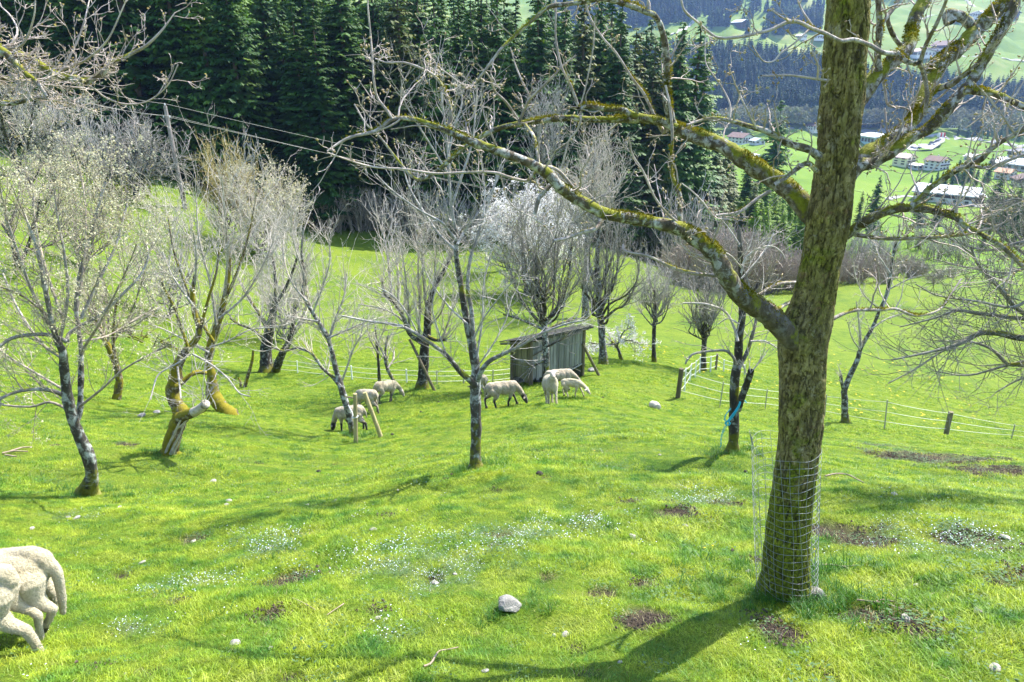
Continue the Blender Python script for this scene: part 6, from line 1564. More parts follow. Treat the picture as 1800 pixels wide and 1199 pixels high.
# ------------------------------------------------------------------ fences
MAT_PLAST = mat_plain("white_plastic_post", (0.72, 0.74, 0.72), 0.5, 0.06, 10, 0)
MAT_STEELP = mat_plain("grey_fence_stake", (0.30, 0.29, 0.25), 0.6, 0.2, 10, 0)
MAT_TAPE = mat_plain("white_fence_tape", (0.74, 0.74, 0.66), 0.6, 0.08, 20, 0)
def fence_line(name, label, posts, wires, twire):
    """posts: (base px, base py, top px, top py, kind, radius)"""
    g0 = G(posts[0][0], posts[0][1], 12)
    root = tag(empty(name, g0), label, "fence"); pts = []
    for bx, by, tx, ty, kind, r in posts:
        g = np.array(G(bx, by, 12)); t = np.array(P(tx, ty, g[1]))
        hgt = t[2] - g[2]; t = np.array((t[0], g[1], g[2] + max(0.55, hgt)))
        s = Soup()
        if kind == "wood": s.bar(g - g0 - (0, 0, 0.2), t - g0, r, 7, r * 0.95); s.obj("wooden_post", MAT_POST, root)
        elif kind == "white": s.bar(g - g0 - (0, 0, 0.1), t - g0, r, 6, r * 0.7); s.obj("plastic_post", MAT_PLAST, root)
        else: s.bar(g - g0 - (0, 0, 0.1), t - g0, r, 5, r); s.obj("thin_stake", MAT_STEELP, root)
        pts.append((g, t))
    for wf in wires:
        T1 = Tubes(rs); path = []
        for i in range(len(pts)):
            a = pts[i][0] * (1 - wf) + pts[i][1] * wf - g0
            if i:
                pa = path[-1]; sag = np.linalg.norm(a - pa) * 0.008
                for k_ in (0.25, 0.5, 0.75): path.append(pa * (1 - k_) + a * k_ - (0, 0, sag * 4 * k_ * (1 - k_)))
            path.append(a)
        T1.add([tuple(c) for c in path], [twire] * len(path), 4); T1.build("fence_wire", MAT_TAPE, root)
    return root
fence_line("electric_fence", "white-wired electric fence running from the corner post down the right of the pasture",
    [(1191,699,1198,648,"wood",0.085),(1265,716,1272,671,"stake",0.018),(1345,719,1349,684,"stake",0.018),(1450,733,1453,694,"stake",0.018),(1555,755,1560,703,"stake",0.020),(1663,765,1672,724,"wood",0.09),(1778,772,1784,746,"stake",0.02),(1900,790,1908,752,"wood",0.08)],
    [0.93, 0.60, 0.27], 0.0062)
fence_line("electric_fence", "white plastic-post fence running back from the corner post behind the dark vase-crowned tree",
    [(1193,698,1200,650,"stake",0.012),(1203,687,1206,647,"white",0.032),(1212,669,1216,639,"white",0.032),(1222,663,1224,634,"white",0.03),(1230,656,1231,627,"white",0.03),(1249,654,1250,626,"white",0.036),(1258,650,1261,622,"wood",0.06),(1272,653,1273,632,"white",0.036),(1309,659,1309,643,"white",0.036)],
    [0.95, 0.62, 0.25], 0.008)
fence_line("electric_fence", "pale wire fence crossing the meadow behind the grazing sheep on the left",
    [(480,652,481,630,"stake",0.016),(523,656,522,634,"white",0.028),(570,662,569,640,"stake",0.018),(619,667,617,643,"white",0.036),(665,671,664,647,"white",0.030),(715,673,714,649,"white",0.036),(768,675,768,655,"stake",0.02),(815,674,815,652,"stake",0.03),(866,673,867,656,"stake",0.022),(905,668,905,652,"stake",0.02)],
    [0.92, 0.58, 0.2], 0.0075)

# ------------------------------------------------------------------ power line
g = np.array(G(325, 366, 40)); tp = np.array(P(290, 186, g[1]))
pole = tag(empty("power_pole", g), "leaning brown wooden power pole with insulators on the upper left slope", "pole")
s = Soup(); s.bar((0, 0, -0.4), tuple(tp - g), 0.23, 10, 0.17); s.obj("pole_shaft", mat_board("pole_wood", (0.46, 0.40, 0.36), (0.30, 0.24, 0.21)), pole)
dv = (tp - g) / np.linalg.norm(tp - g)
MAT_INS = mat_plain("porcelain", (0.6, 0.58, 0.55), 0.3, 0.1, 5, 0)
ends = []
for frac, off in ((1.0, 0.0), (0.885, -0.30), (0.885, 0.30)):
    c = (tp - g) * frac
    if off: s = Soup(); s.bar(tuple(c), tuple(c + np.array((off, -abs(off) * 0.3, 0.03))), 0.035, 5); s.obj("bracket", MAT_STEELP, pole)
    q = c + np.array((off, -abs(off) * 0.3, 0.03 if off else 0.0))
    s = Soup(); s.bar(tuple(q), tuple(q + (0, 0, 0.10)), 0.03, 6); s.bar(tuple(q + (0, 0, 0.10)), tuple(q + (0, 0, 0.24)), 0.075, 8, 0.05); s.obj("insulator", MAT_INS, pole)
    ends.append(q + g + np.array((0, 0, 0.2)))
s = Soup(); s.bar((0.32, -0.35, -0.3), (0.30, -0.33, 1.7), 0.12, 8, 0.11); s.obj("foot_stub", MAT_POST, pole)
for i, e in enumerate(ends):
    far = np.array(P(1330, 392 + (0 if i == 0 else 16 + 6 * i), 118)); lft = np.array(P(30, 112 + (0 if i == 0 else 22 + 5 * i), 62))
    for nm, q, sag, lab in (("power_cable", far, 0.9, "power cable running right from the leaning pole, "), ("power_cable", lft, 0.5, "power cable running left from the leaning pole, ")):
        T1 = Tubes(rs); T1.add([tuple(e * (1 - t) + q * t - np.array((0, 0, sag * 4 * t * (1 - t)))) for t in np.linspace(0, 1, 25)], [0.016] * 25, 4)
        tag(T1.build(nm, MAT_STEELP), lab + ("topmost of three", "left of the lower pair", "right of the lower pair")[i], "cable")
far = np.array(P(1338, 372, 119)); fz = h1(far[0], far[1])
vp = tag(empty("power_pole", (far[0], far[1], fz)), "distant power pole under the spruces where the three cables end", "pole")
s = Soup(); s.bar((0, 0, -0.4), (0, 0, far[2] - fz), 0.15, 8, 0.1); s.obj("pole_shaft", MAT_POST, vp)
s = Soup(); s.bar((-0.5, 0, far[2] - fz - 0.9), (0.5, 0, far[2] - fz - 0.9), 0.05, 4); s.obj("bracket", MAT_STEELP, vp)

# ------------------------------------------------------------------ log, stones, sticks, dung
def rock_mesh(name, seed, sx, sy, sz, mat, rough=0.16, sub=3, flat=0.0):
    bm = bmesh.new(); bmesh.ops.create_icosphere(bm, subdivisions=sub, radius=1.0)
    r = random.Random(seed); pl = []
    for _ in range(9):
        nv = norm3((r.gauss(0, 1), r.gauss(0, 1), r.gauss(0, 1))); pl.append((nv, r.uniform(0.62, 0.95)))
    for v in bm.verts:
        for nv, d in pl:
            k_ = v.co.x * nv[0] + v.co.y * nv[1] + v.co.z * nv[2]
            if k_ > d: v.co.x -= nv[0] * (k_ - d) * 0.9; v.co.y -= nv[1] * (k_ - d) * 0.9; v.co.z -= nv[2] * (k_ - d) * 0.9
        f_ = 1 + rough * float(fbm(v.co.x * 3 + seed, v.co.y * 3 + v.co.z * 2.3, seed, 3))
        v.co.x *= sx * f_; v.co.y *= sy * f_; v.co.z *= sz * f_
    me = bpy.data.meshes.new(name); bm.to_mesh(me); bm.free(); me.materials.append(mat); return me
MAT_ROCKG = mat_plain("grey_rock", (0.22, 0.21, 0.185), 0.9, 0.45, 14, 0.8)
MAT_ROCKW = mat_plain("pale_stone", (0.30, 0.28, 0.235), 0.9, 0.35, 22, 0.7)
MAT_DUNG = mat_plain("dark_dung", (0.035, 0.03, 0.022), 0.9, 0.4, 30, 0.8)
def stone(px, py, wpx, label, mat=None, group=None, hr=0.6, name="stone", cat="stone", seed=None, rz=None, dr=0.75, sink=0.35):
    g = G(px, py); m = pxm(px, py, g[1]); a = wpx * m / 2; seed = seed if seed is not None else int(px * 7 + py)
    o = tag(obj(name, rock_mesh(name, seed, a, a * dr, a * hr, mat or MAT_ROCKW)), label, cat, group)
    o.location = (g[0], g[1], g[2] + a * hr * (1 - sink)); o.rotation_euler = (random.Random(seed).uniform(-0.3, 0.3), 0.1, rz if rz is not None else random.Random(seed + 1).uniform(0, 6.28)); return o
stone(893, 1070, 48, "squarish grey rock lying in the grass at the bottom middle", MAT_ROCKG, hr=0.62, rz=0.2, seed=12)
stone(1432, 1052, 36, "pointed pale stone against the foot of the guarded mossy trunk", MAT_ROCKW, hr=0.85, rz=2.4, seed=31, dr=0.6)
stone(1592, 1090, 24, "flat white stone on the bare earth right of the mossy trunk", hr=0.5)
stone(948, 835, 15, "small dark lump in the grass right of the lichened middle tree", MAT_DUNG, hr=0.6, name="dung", cat="dung")
for i, (x, y, w) in enumerate([(414,1132,24),(404,882,14),(398,888,9),(210,893,9),(135,912,15),(120,910,9),(56,930,10),(250,990,13),(376,847,14),(470,876,8),(656,932,14),(664,1088,13),(678,1089,9),(853,1180,14),(475,1140,11),(994,1117,16),(975,1118,10),(1112,945,16),(1110,976,10),(1253,959,10),(1205,925,12),(1572,870,13),(1768,947,22),(1610,1030,12),(1720,1078,20),(1748,1176,24),(1315,1005,12),(900,1058,8),(340,952,10),(765,1025,14),(625,968,12),(1090,1165,10),(218,1185,8),(1650,905,9),(590,880,7),(700,862,6),(540,888,7),(1280,985,9),(470,965,8),(1050,850,6),(1160,800,6),(800,1010,9)]):
    stone(x, y, w, "small whitish stone scattered in the pasture", None, "small whitish stones in the pasture", 0.38, seed=900 + i)
for x, y, w in ((690,765,8),(771,708,6),(1060,700,6),(740,725,5),(1310,830,8),(560,830,9)):
    stone(x, y, w, "dark sheep dropping lying on the grass", MAT_DUNG, "sheep droppings", 0.6, name="dung", cat="dung")
for x, y, w, lab in ((276,726,14,"low grey stone left of the gnarled mossy tree"), (250,732,16,"flat grey stone lying left of the gnarled tree, nearer the left edge"), (1003,655,20,"flat stone under the right half of the shed"), (946,672,14,"flat stone at the shed's near corner"), (985,660,20,"long flat stone under the middle of the shed wall"), (1040,652,18,"grey rubble stone right of the shed by the leaning pole")):
    stone(x, y, w, lab, MAT_ROCKG, hr=0.4)
# bleached log on the grass
g = np.array(G(1151, 719, 12)); m = pxm(1151, 719, g[1])
a, b_ = np.array(P(1146, 706, g[1] + 0.15)), np.array(P(1156, 719, g[1] - 0.15)); a[2] = h1(a[0], a[1]) + 0.10; b_[2] = h1(b_[0], b_[1]) + 0.09
lg = tag(empty("bleached_log", g), "short whitish log lying on the grass left of the corner post", "log")
T1 = Tubes(rs); p3, r3 = smooth_path([tuple(a - g), tuple((a + b_) / 2 - g + (0.02, 0, 0.02)), tuple(b_ - g)], [0.105, 0.11, 0.10], 5)
T1.add([tuple(p3[0] + (p3[0] - p3[1]) * 0.01)] + [tuple(c) for c in p3] + [tuple(p3[-1] + (p3[-1] - p3[-2]) * 0.01)], [0.01] + list(r3 * np.array([1, 1.06, 0.97, 1.04, 1, 1.05, 0.96, 1.02, 1.0, 1.03, 1])[:len(r3)]) + [0.01], 14)
T1.build("log_body", mat_plain("bleached_wood", (0.48, 0.42, 0.34), 0.8, 0.2, 14, 0.5), lg)
s = Soup(); s.bar(tuple(a - g + (a - b_) * 0.02), tuple(a - g + (a - b_) * 0.06), 0.085, 12); s.obj("end_grain", MAT_CUT, lg)
# sawn face on the leaning tree foot, cut end of the stub on the gnarled tree
# dead sticks on the ground
MAT_STICK = mat_plain("dead_twig", (0.26, 0.20, 0.145), 0.85, 0.25, 25, 0.2)
def stick(label, pts, r, extra=()):
    T1 = Tubes(rs); 
    for pp in (pts,) + tuple(extra):
        q = [G(x, y) for x, y in pp]; p3, _ = smooth_path([(x, y, z + r * 1.5 + 0.012) for x, y, z in q], [0] * len(q), 4)
        T1.add([tuple(c) for c in p3], [r * (1 - 0.5 * i / len(p3)) for i in range(len(p3))], 6)
    tag(T1.build("dead_stick", MAT_STICK), label, "stick")
stick("forked dead stick lying in the grass at the bottom middle", [(745,1177),(757,1172),(765,1160),(772,1150),(787,1147),(806,1143)], 0.006, ([(757,1172),(762,1166),(765,1158)],))
stick("crooked dead stick on the grass right of the wire guard", [(1450,840),(1470,836),(1490,838),(1506,846),(1518,852)], 0.010)
stick("dark stick lying beside the foot of the wire guard", [(1442,998),(1460,997),(1480,1000),(1503,998)], 0.007, ([(1480,1000),(1492,1004)],))
stick("thin stick across the bare earth right of the trunk", [(1505,1059),(1530,1062),(1555,1066),(1585,1076)], 0.006, ([(1535,1063),(1550,1059),(1570,1062)],))
stick("short dead twig left of the grey rock", [(605,1065),(590,1075),(575,1085)], 0.004, ([(515,1055),(535,1064),(555,1076)],))
stick("pale brushwood lying on the slope at the left", [(5,800),(25,796),(50,797)], 0.014, ([(20,796),(40,790),(58,789)], [(10,803),(30,806)]))
# broken stump shoot between the leaning and the twin trees
bs = G(430, 680, 15); st = tag(empty("snag", bs), "thin broken dead stem standing left of the twin-trunk tree", "snag")
T1 = Tubes(rs); p3, r3 = px_limb([(430,682),(434,666),(440,647),(444,630),(445,617)], bs[1], bs[1], (7, 4), 4); T1.add([tuple(np.array(c) - bs) for c in p3], list(r3), 8)
p3, r3 = px_limb([(424,682),(422,670),(419,664)], bs[1], bs[1], (5, 3), 4); T1.add([tuple(np.array(c) - bs) for c in p3], list(r3), 6); T1.build("stem", MAT_MOSSBARK, st)
# dark brush heap under the budding bushes
bs = G(245, 596, 15); st = tag(empty("brush_heap", bs), "dark heap of brushwood and old logs on the left slope", "brush heap")
T1 = Tubes(rs)
for k_ in range(40):
    a = rs.uniform(0, 6.28); x, y = rs.gauss(0, 0.9), rs.gauss(0, 0.5); z = h1(bs[0] + x, bs[1] + y) - bs[2]
    d = norm3((math.cos(a), math.sin(a) * 0.5, rs.uniform(0, 0.9))); L = rs.uniform(0.5, 1.6)
    T1.add([(x + d[0] * L * t, y + d[1] * L * t, z + 0.05 + d[2] * L * t * (1 - 0.3 * t)) for t in (0, 0.33, 0.66, 1)], [0.05 * rs.uniform(0.3, 1.2), 0.03, 0.02, 0.01], 5)
T1.build("brushwood", MAT_DARKBARK, st)
# ------------------------------------------------------------------ sheep
def mat_wool(name, col, col2, scale=30):
    k = NT(name); co = k.objco()
    n1 = k.noise(co, scale, 5, 0.7); n2 = k.noise(co, 4, 3)
    c = k.mix(k.ramp(n2, [(0.35, 0.0), (0.65, 1.0)]), col, col2)
    c = k.mix(k.ramp(n1, [(0.3, 0.55), (0.55, 0.0)]), c, tuple(x * 0.55 for x in col2))
    dk = k.attr("dark").outputs["Fac"]
    c = k.mix(dk, c, (0.030, 0.024, 0.020))
    pk = k.attr("skin").outputs["Fac"]
    c = k.mix(pk, c, (0.60, 0.50, 0.42))
    p = k.principled(c, 0.95, k.bump(n1, 0.9, 0.03), 0.1)
    p.inputs["Sheen Weight"].default_value = 0.3
    return k.end(p)
MAT_WOOL = mat_wool("cream_wool", (0.45, 0.385, 0.25), (0.33, 0.27, 0.165))
MAT_SHORN = mat_wool("shorn_wool", (0.42, 0.355, 0.25), (0.27, 0.22, 0.15), 18)
MAT_LAMB = mat_wool("lamb_wool", (0.60, 0.53, 0.36), (0.50, 0.42, 0.25), 70)
MAT_HOOF = mat_plain("hoof", (0.05, 0.042, 0.035), 0.6, 0.2, 20, 0)
MAT_EYE = mat_plain("sheep_eye", (0.015, 0.012, 0.01), 0.2, 0.1, 5, 0, 0, 0.5)
def capsule(bm, p, q, r0, r1, seg=12, rings=7):
    """round-ended tapering limb piece"""
    p, q = np.array(p, float), np.array(q, float); d = q - p; L = np.linalg.norm(d) + 1e-9; d /= L
    a = np.cross(d, (0, 0, 1) if abs(d[2]) < 0.9 else (0, 1, 0)); a /= np.linalg.norm(a); b = np.cross(d, a)
    prof = [(-r0 * math.cos(t), r0 * math.sin(t)) for t in np.linspace(0.15, math.pi / 2, 4)] + [(L * t, r0 + (r1 - r0) * t) for t in (0.33, 0.66)] + [(L + r1 * math.cos(t), r1 * math.sin(t)) for t in np.linspace(math.pi / 2, 0.15, 4)]
    rows = []
    for z, r in prof:
        rows.append([bm.verts.new(tuple(p + d * z + (a * math.cos(2 * math.pi * k / seg) + b * math.sin(2 * math.pi * k / seg)) * r)) for k in range(seg)])
    for i in range(len(rows) - 1):
        for k in range(seg):
            bm.faces.new((rows[i][k], rows[i][(k + 1) % seg], rows[i + 1][(k + 1) % seg], rows[i + 1][k]))
    bm.faces.new(list(reversed(rows[0]))); bm.faces.new(rows[-1])
def ellipsoid(bm, c, r, rot=(0, 0, 0)):
    from mathutils import Matrix, Euler
    M = Matrix.Translation(c) @ Euler(rot).to_matrix().to_4x4() @ Matrix.Diagonal((*r, 1))
    bmesh.ops.create_icosphere(bm, subdivisions=3, radius=1.0, matrix=M)
def fuse(bm, voxel, smooth_n, dark_fn=None, skin_fn=None, fuzz=0.0, name="body"):
    """one continuous skin over overlapping volumes"""
    bmesh.ops.recalc_face_normals(bm, faces=bm.faces)
    me = bpy.data.meshes.new(name); bm.to_mesh(me); bm.free()
    o = bpy.data.objects.new("fuse", me); COL.objects.link(o)
    md = o.modifiers.new("r", 'REMESH'); md.mode = 'VOXEL'; md.voxel_size = voxel
    ms = o.modifiers.new("s", 'SMOOTH'); ms.factor = 0.5; ms.iterations = smooth_n
    dg = bpy.context.evaluated_depsgraph_get()
    ne = bpy.data.meshes.new_from_object(o.evaluated_get(dg)); bpy.data.objects.remove(o); bpy.data.meshes.remove(me)
    ne.name = name
    n = len(ne.vertices); co = np.empty(n * 3, np.float32); ne.vertices.foreach_get("co", co); co = co.reshape(-1, 3)
    if fuzz:
        nr = np.empty(n * 3, np.float32); ne.vertex_normals.foreach_get("vector", nr); nr = nr.reshape(-1, 3)
        f = 0.5 * fbm(co[:, 0] * 16 + co[:, 2] * 5, co[:, 1] * 16 + co[:, 2] * 13, 7, 3) + 0.6 * fbm(co[:, 0] * 42 + co[:, 2] * 20, co[:, 1] * 42 - co[:, 2] * 31, 9, 2)
        co = co + nr * (f * fuzz)[:, None]; ne.vertices.foreach_set("co", co.ravel().astype(np.float32))
    for nm, fn in (("dark", dark_fn), ("skin", skin_fn)):
        at = ne.attributes.new(nm, 'FLOAT', 'POINT')
        at.data.foreach_set("value", np.asarray(fn(co) if fn else np.zeros(n), np.float32))
    ne.polygons.foreach_set("use_smooth", np.ones(len(ne.polygons), bool)); ne.update()
    return ne
def sheep(label, px, py, yaw, size, pose, dark_leg=0.0, dark_face=0.0, mat=None, seed=0, group="sheep grazing on the slope", fuzz=0.02, woolly=1.0, stride=1.0, headturn=0.0):
    """+x is forward; size = back height in metres"""
    r = random.Random(seed); k = 0.92 * size / 0.78
    bm = bmesh.new()
    w = woolly
    # trunk: deep chest narrowing to the flank, round rump
    for c, rad in (((0.25, 0, 0.555), (0.175, 0.145 * w, 0.195 * w)), ((0.08, 0, 0.56), (0.20, 0.175 * w, 0.20 * w)), ((-0.12, 0, 0.585), (0.20, 0.18 * w, 0.18 * w)), ((-0.28, 0, 0.60), (0.155, 0.150 * w, 0.165 * w)), ((0.0, 0, 0.68), (0.34, 0.085, 0.085))):
        ellipsoid(bm, c, rad)
    legs = []
    def leg(pts, rr):
        for i in range(len(pts) - 1): capsule(bm, pts[i], pts[i + 1], rr[i], rr[i + 1])
        legs.append(pts[-1])
    for i, sy in enumerate((-1, 1)):
        s = stride * (0.09 if i else -0.07)
        leg([(0.25, sy * 0.09, 0.50), (0.25 + s * 0.3, sy * 0.095, 0.34), (0.24 + s * 0.9, sy * 0.09, 0.17), (0.25 + s * 1.1, sy * 0.09, 0.025)], [0.080, 0.046, 0.030, 0.033])
        s = stride * (-0.08 if i else 0.07)
        leg([(-0.27, sy * 0.09, 0.54), (-0.20 + s * 0.4, sy * 0.105, 0.41), (-0.345 + s, sy * 0.095, 0.255), (-0.325 + s * 1.1, sy * 0.09, 0.11), (-0.31 + s * 1.1, sy * 0.09, 0.025)], [0.115, 0.078, 0.038, 0.029, 0.033])
    if pose == "graze":
        nk = [(0.33, 0, 0.61), (0.46, headturn * 0.3, 0.47), (0.555, headturn * 0.7, 0.30)]; hd, hr = (0.61, headturn, 0.175), (0, math.radians(62), headturn * 1.2)
    elif pose == "low":
        nk = [(0.33, 0, 0.61), (0.47, headturn * 0.3, 0.51), (0.58, headturn * 0.7, 0.40)]; hd, hr = (0.645, headturn, 0.29), (0, math.radians(50), headturn * 1.2)
    else:
        nk = [(0.31, 0, 0.63), (0.40, headturn * 0.3, 0.73), (0.45, headturn * 0.7, 0.79)]; hd, hr = (0.52, headturn, 0.82), (0, math.radians(28), headturn * 1.2)
    capsule(bm, nk[0], nk[1], 0.125 * w, 0.088); capsule(bm, nk[1], nk[2], 0.088, 0.068)
    from mathutils import Euler, Vector
    R_ = Euler(hr).to_matrix()
    def hp(v): q = R_ @ Vector(v); return (hd[0] + q.x, hd[1] + q.y, hd[2] + q.z)
    capsule(bm, hp((-0.05, 0, 0.005)), hp((0.06, 0, -0.005)), 0.078, 0.060); capsule(bm, hp((0.06, 0, -0.005)), hp((0.145, 0, -0.022)), 0.058, 0.040)
    for sy in (-1, 1):
        capsule(bm, hp((-0.055, sy * 0.055, 0.03)), hp((-0.085, sy * 0.150, 0.000)), 0.022, 0.030); capsule(bm, hp((-0.085, sy * 0.150, 0.0)), hp((-0.09, sy * 0.185, -0.03)), 0.030, 0.014)
    capsule(bm, (-0.41, 0, 0.65), (-0.455, 0.01, 0.55), 0.040, 0.028); capsule(bm, (-0.455, 0.01, 0.55), (-0.455, 0.02, 0.38), 0.028, 0.020)
    hdv = np.array(hd)
    def dk(co):
        d = np.zeros(len(co))
        if dark_leg: d = np.maximum(d, np.clip((0.35 - co[:, 2]) / 0.07, 0, 1) * (np.abs(co[:, 0]) < 0.47) * (np.abs(co[:, 1]) > 0.03) * dark_leg)
        if dark_face: d = np.maximum(d, np.clip((0.20 - np.linalg.norm(co - hdv, axis=1)) / 0.05, 0, 1) * dark_face)
        return d
    def sk(co):
        if dark_face: return np.zeros(len(co))
        return np.clip((0.19 - np.linalg.norm(co - hdv, axis=1)) / 0.06, 0, 1) * 0.7
    me = fuse(bm, 0.017, 6, dk, sk, fuzz)
    g = G(px, py, 12 if py < 780 else 1)
    o = tag(empty("sheep", g, yaw), label, "sheep", group); o.scale = (k, k, k)
    obj("body", me, mat or MAT_WOOL, o)
    # feet reach the slope they stand on
    c, s_ = math.cos(yaw), math.sin(yaw)
    zs = []
    for L in legs:
        s = Soup(); s.bar((L[0] - 0.01, L[1], -0.06), (L[0] + 0.012, L[1], 0.03), 0.042, 7, 0.036); s.obj("hoof", MAT_HOOF, o)
    fx = np.mean([L[0] for L in legs[0::2]]); 
    def gz(lx): return h1(g[0] + c * lx * k, g[1] + s_ * lx * k)
    pitch = math.atan2(gz(0.26) - gz(-0.32), 0.58 * k)
    def gy(ly): return h1(g[0] - s_ * ly * k, g[1] + c * ly * k)
    o.rotation_euler = (math.atan2(gy(0.1) - gy(-0.1), 0.2 * k) * 0.0, -pitch, yaw)
    for sy in (-1, 1):
        for nm, p, rr, m_ in (("eye", hp((0.045, sy * 0.060, 0.018)), 0.012, MAT_EYE),):
            b2 = bmesh.new(); bmesh.ops.create_icosphere(b2, subdivisions=1, radius=rr); me2 = bpy.data.meshes.new("eye"); b2.to_mesh(me2); b2.free()
            e = obj(nm, me2, m_, o); e.location = p
    return o
pi = math.pi
sheep("dark-faced, dark-legged ewe grazing to the left behind the two stakes", 624, 757, pi * 0.94, 0.80, "graze", 1, 1, MAT_SHORN, 1)
sheep("shorn ewe behind the two stakes with its rump to the right, upper of two overlapping", 652, 724, pi * 0.82, 0.80, "graze", 0.55, 0.7, MAT_SHORN, 2, stride=1.3)
sheep("sheep seen from behind with its white face turned right, highest of the left three", 675, 707, 0.75, 0.80, "low", 0.8, 0.0, MAT_WOOL, 3, headturn=-0.06)
sheep("sheep half hidden behind the lichened middle trunk", 846, 693, 2.2, 0.78, "graze", 0.6, 0.7, MAT_WOOL, 4)
sheep("dark-legged ewe with a dark face grazing to the right beside the middle trunk", 884, 715, 0.18, 0.86, "graze", 1, 1, MAT_SHORN, 5, stride=1.5)
sheep("woolly sheep facing the camera with a white head, in front of the shed", 969, 711, -pi * 0.47, 0.86, "stand", 0.0, 0.0, MAT_WOOL, 6, fuzz=0.03, woolly=1.12)
sheep("ewe standing behind the camera-facing sheep with her back to the shed", 982, 689, 0.22, 0.84, "low", 0.5, 0.5, MAT_SHORN, 7)
sheep("small white lamb right of the ewes in front of the shed", 1008, 697, -0.5, 0.60, "low", 0.0, 0.0, MAT_LAMB, 8, woolly=0.85, stride=1.6)

# two lambs running out of the picture at the lower left: chains measured in photo pixels
def lamb(label, Yb, chains, name_seed, tail_dark=None, hooves=()):
    base = np.array(P(*chains["base"], Yb)); base[2] = h1(base[0], base[1])
    bm = bmesh.new(); m = pxm(50, 1050, Yb)
    for pts in chains["parts"]:
        q = [(np.array(P(x, y, Yb + dy)) - base, r * m) for x, y, dy, r in pts]
        for i in range(len(q) - 1): capsule(bm, q[i][0], q[i + 1][0], q[i][1], q[i + 1][1], 16)
    me = fuse(bm, 0.006, 5, None, None, 0.006)
    o = tag(empty("lamb", base), label, "lamb", "lambs running off at the lower left")
    obj("body", me, MAT_LAMB, o)
    for (x, y, dy), (x2, y2, dy2) in hooves:
        s = Soup(); s.bar(np.array(P(x, y, Yb + dy)) - base, np.array(P(x2, y2, Yb + dy2)) - base, 6.5 * m, 8, 7.5 * m); s.obj("hoof", MAT_HOOF, o)
    # curly fleece: short locks over the skin
    n = len(me.vertices); co = np.empty(n * 3, np.float32); me.vertices.foreach_get("co", co); nr = np.empty(n * 3, np.float32); me.vertex_normals.foreach_get("vector", nr)
    co = co.reshape(-1, 3); nr = nr.reshape(-1, 3); g_ = np.random.default_rng(name_seed); idx = g_.integers(0, n, 12000)
    p = co[idx]; dd = nr[idx] + g_.normal(0, 0.55, p.shape) + np.array((0, 0, -0.5)); dd /= np.linalg.norm(dd, axis=1, keepdims=True)
    t = np.cross(dd, g_.normal(0, 1, p.shape)); t /= np.linalg.norm(t, axis=1, keepdims=True) + 1e-9
    L = g_.uniform(0.004, 0.010, (len(p), 1)); v = np.stack([p - t * 0.0013, p + t * 0.0013, p + dd * L], 1).reshape(-1, 3)
    w_ = obj("fleece", make_mesh("fleece", v, [np.arange(len(v)).reshape(-1, 3)], False), MAT_LAMB, o); w_["kind"] = "stuff"
Yl = G(60, 1130)[1]
lamb("lamb farther from the camera, running left with a long woolly tail hanging", Yl + 0.18, {"base": (40, 1085), "parts": [
    [(-150,1035,0.05,36),(-95,1025,0.03,40),(-40,1014,0.0,42),(10,1006,-0.02,41),(48,1003,-0.02,37)],
    [(-150,1060,0.05,28),(-60,1048,0.0,33),(10,1036,-0.02,34),(45,1022,-0.02,36)], [(20,975,0.0,12),(55,974,0.0,14),(74,982,0.0,16),(84,996,0.0,14)],
    [(90,994,0.0,11),(100,1006,0.0,9),(105,1028,0.0,8),(109,1052,0.0,7),(111,1076,0.0,5)],
    [(48,1024,-0.08,30),(58,1050,-0.09,19),(76,1063,-0.09,11),(94,1071,-0.09,7.5),(88,1084,-0.09,6.5),(80,1100,-0.09,6)],
    [(62,1012,0.07,24),(80,1028,0.07,12),(93,1043,0.07,8.5),(98,1058,0.07,7),(88,1078,0.07,6)],
    [(-130,1080,-0.05,20),(-140,1130,-0.05,11),(-150,1165,-0.05,8)], [(-120,1080,0.1,20),(-105,1120,0.1,11),(-110,1150,0.1,8)],
    [(-160,1020,0.04,30),(-195,990,0.04,24),(-220,975,0.04,22)], [(-220,975,0.04,22),(-255,985,0.04,14)]]}, 3, hooves=[((80,1100,-0.09),(75,1108,-0.09))])
lamb("lamb nearest the camera, rump cut by the left edge, hind leg stretched back", Yl - 0.06, {"base": (20, 1130), "parts": [
    [(-190,1068,0.0,38),(-120,1058,0.0,43),(-60,1046,0.0,44),(-20,1034,0.0,38),(0,1030,0.0,30)], [(-190,1092,0.0,28),(-100,1084,0.0,34),(-35,1066,0.0,36)],
    [(-15,1012,0,20),(6,1010,0.0,18),(16,1020,0.0,15)],
    [(-14,1050,-0.05,34),(-12,1080,-0.06,22),(14,1098,-0.06,13),(46,1108,-0.06,9.5),(60,1128,-0.06,8),(72,1148,-0.06,7.5),(77,1152,-0.06,7)],
    [(6,1034,0.06,25),(22,1058,0.06,15),(40,1068,0.08,10),(56,1074,0.09,8),(67,1082,0.09,8),(69,1104,0.09,6.5),(73,1130,0.09,6)],
    [(-170,1102,-0.05,22),(-185,1150,-0.05,12),(-200,1190,-0.05,8)], [(-160,1102,0.08,22),(-150,1150,0.08,12),(-160,1180,0.08,8)],
    [(-195,1050,0.0,32),(-235,1015,0.0,26),(-265,1000,0.0,24)], [(-265,1000,0.0,24),(-305,1012,0.0,15)]]}, 4, hooves=[((72,1154,-0.06),(70,1163,-0.06)), ((73,1130,0.09),(74,1137,0.09))])
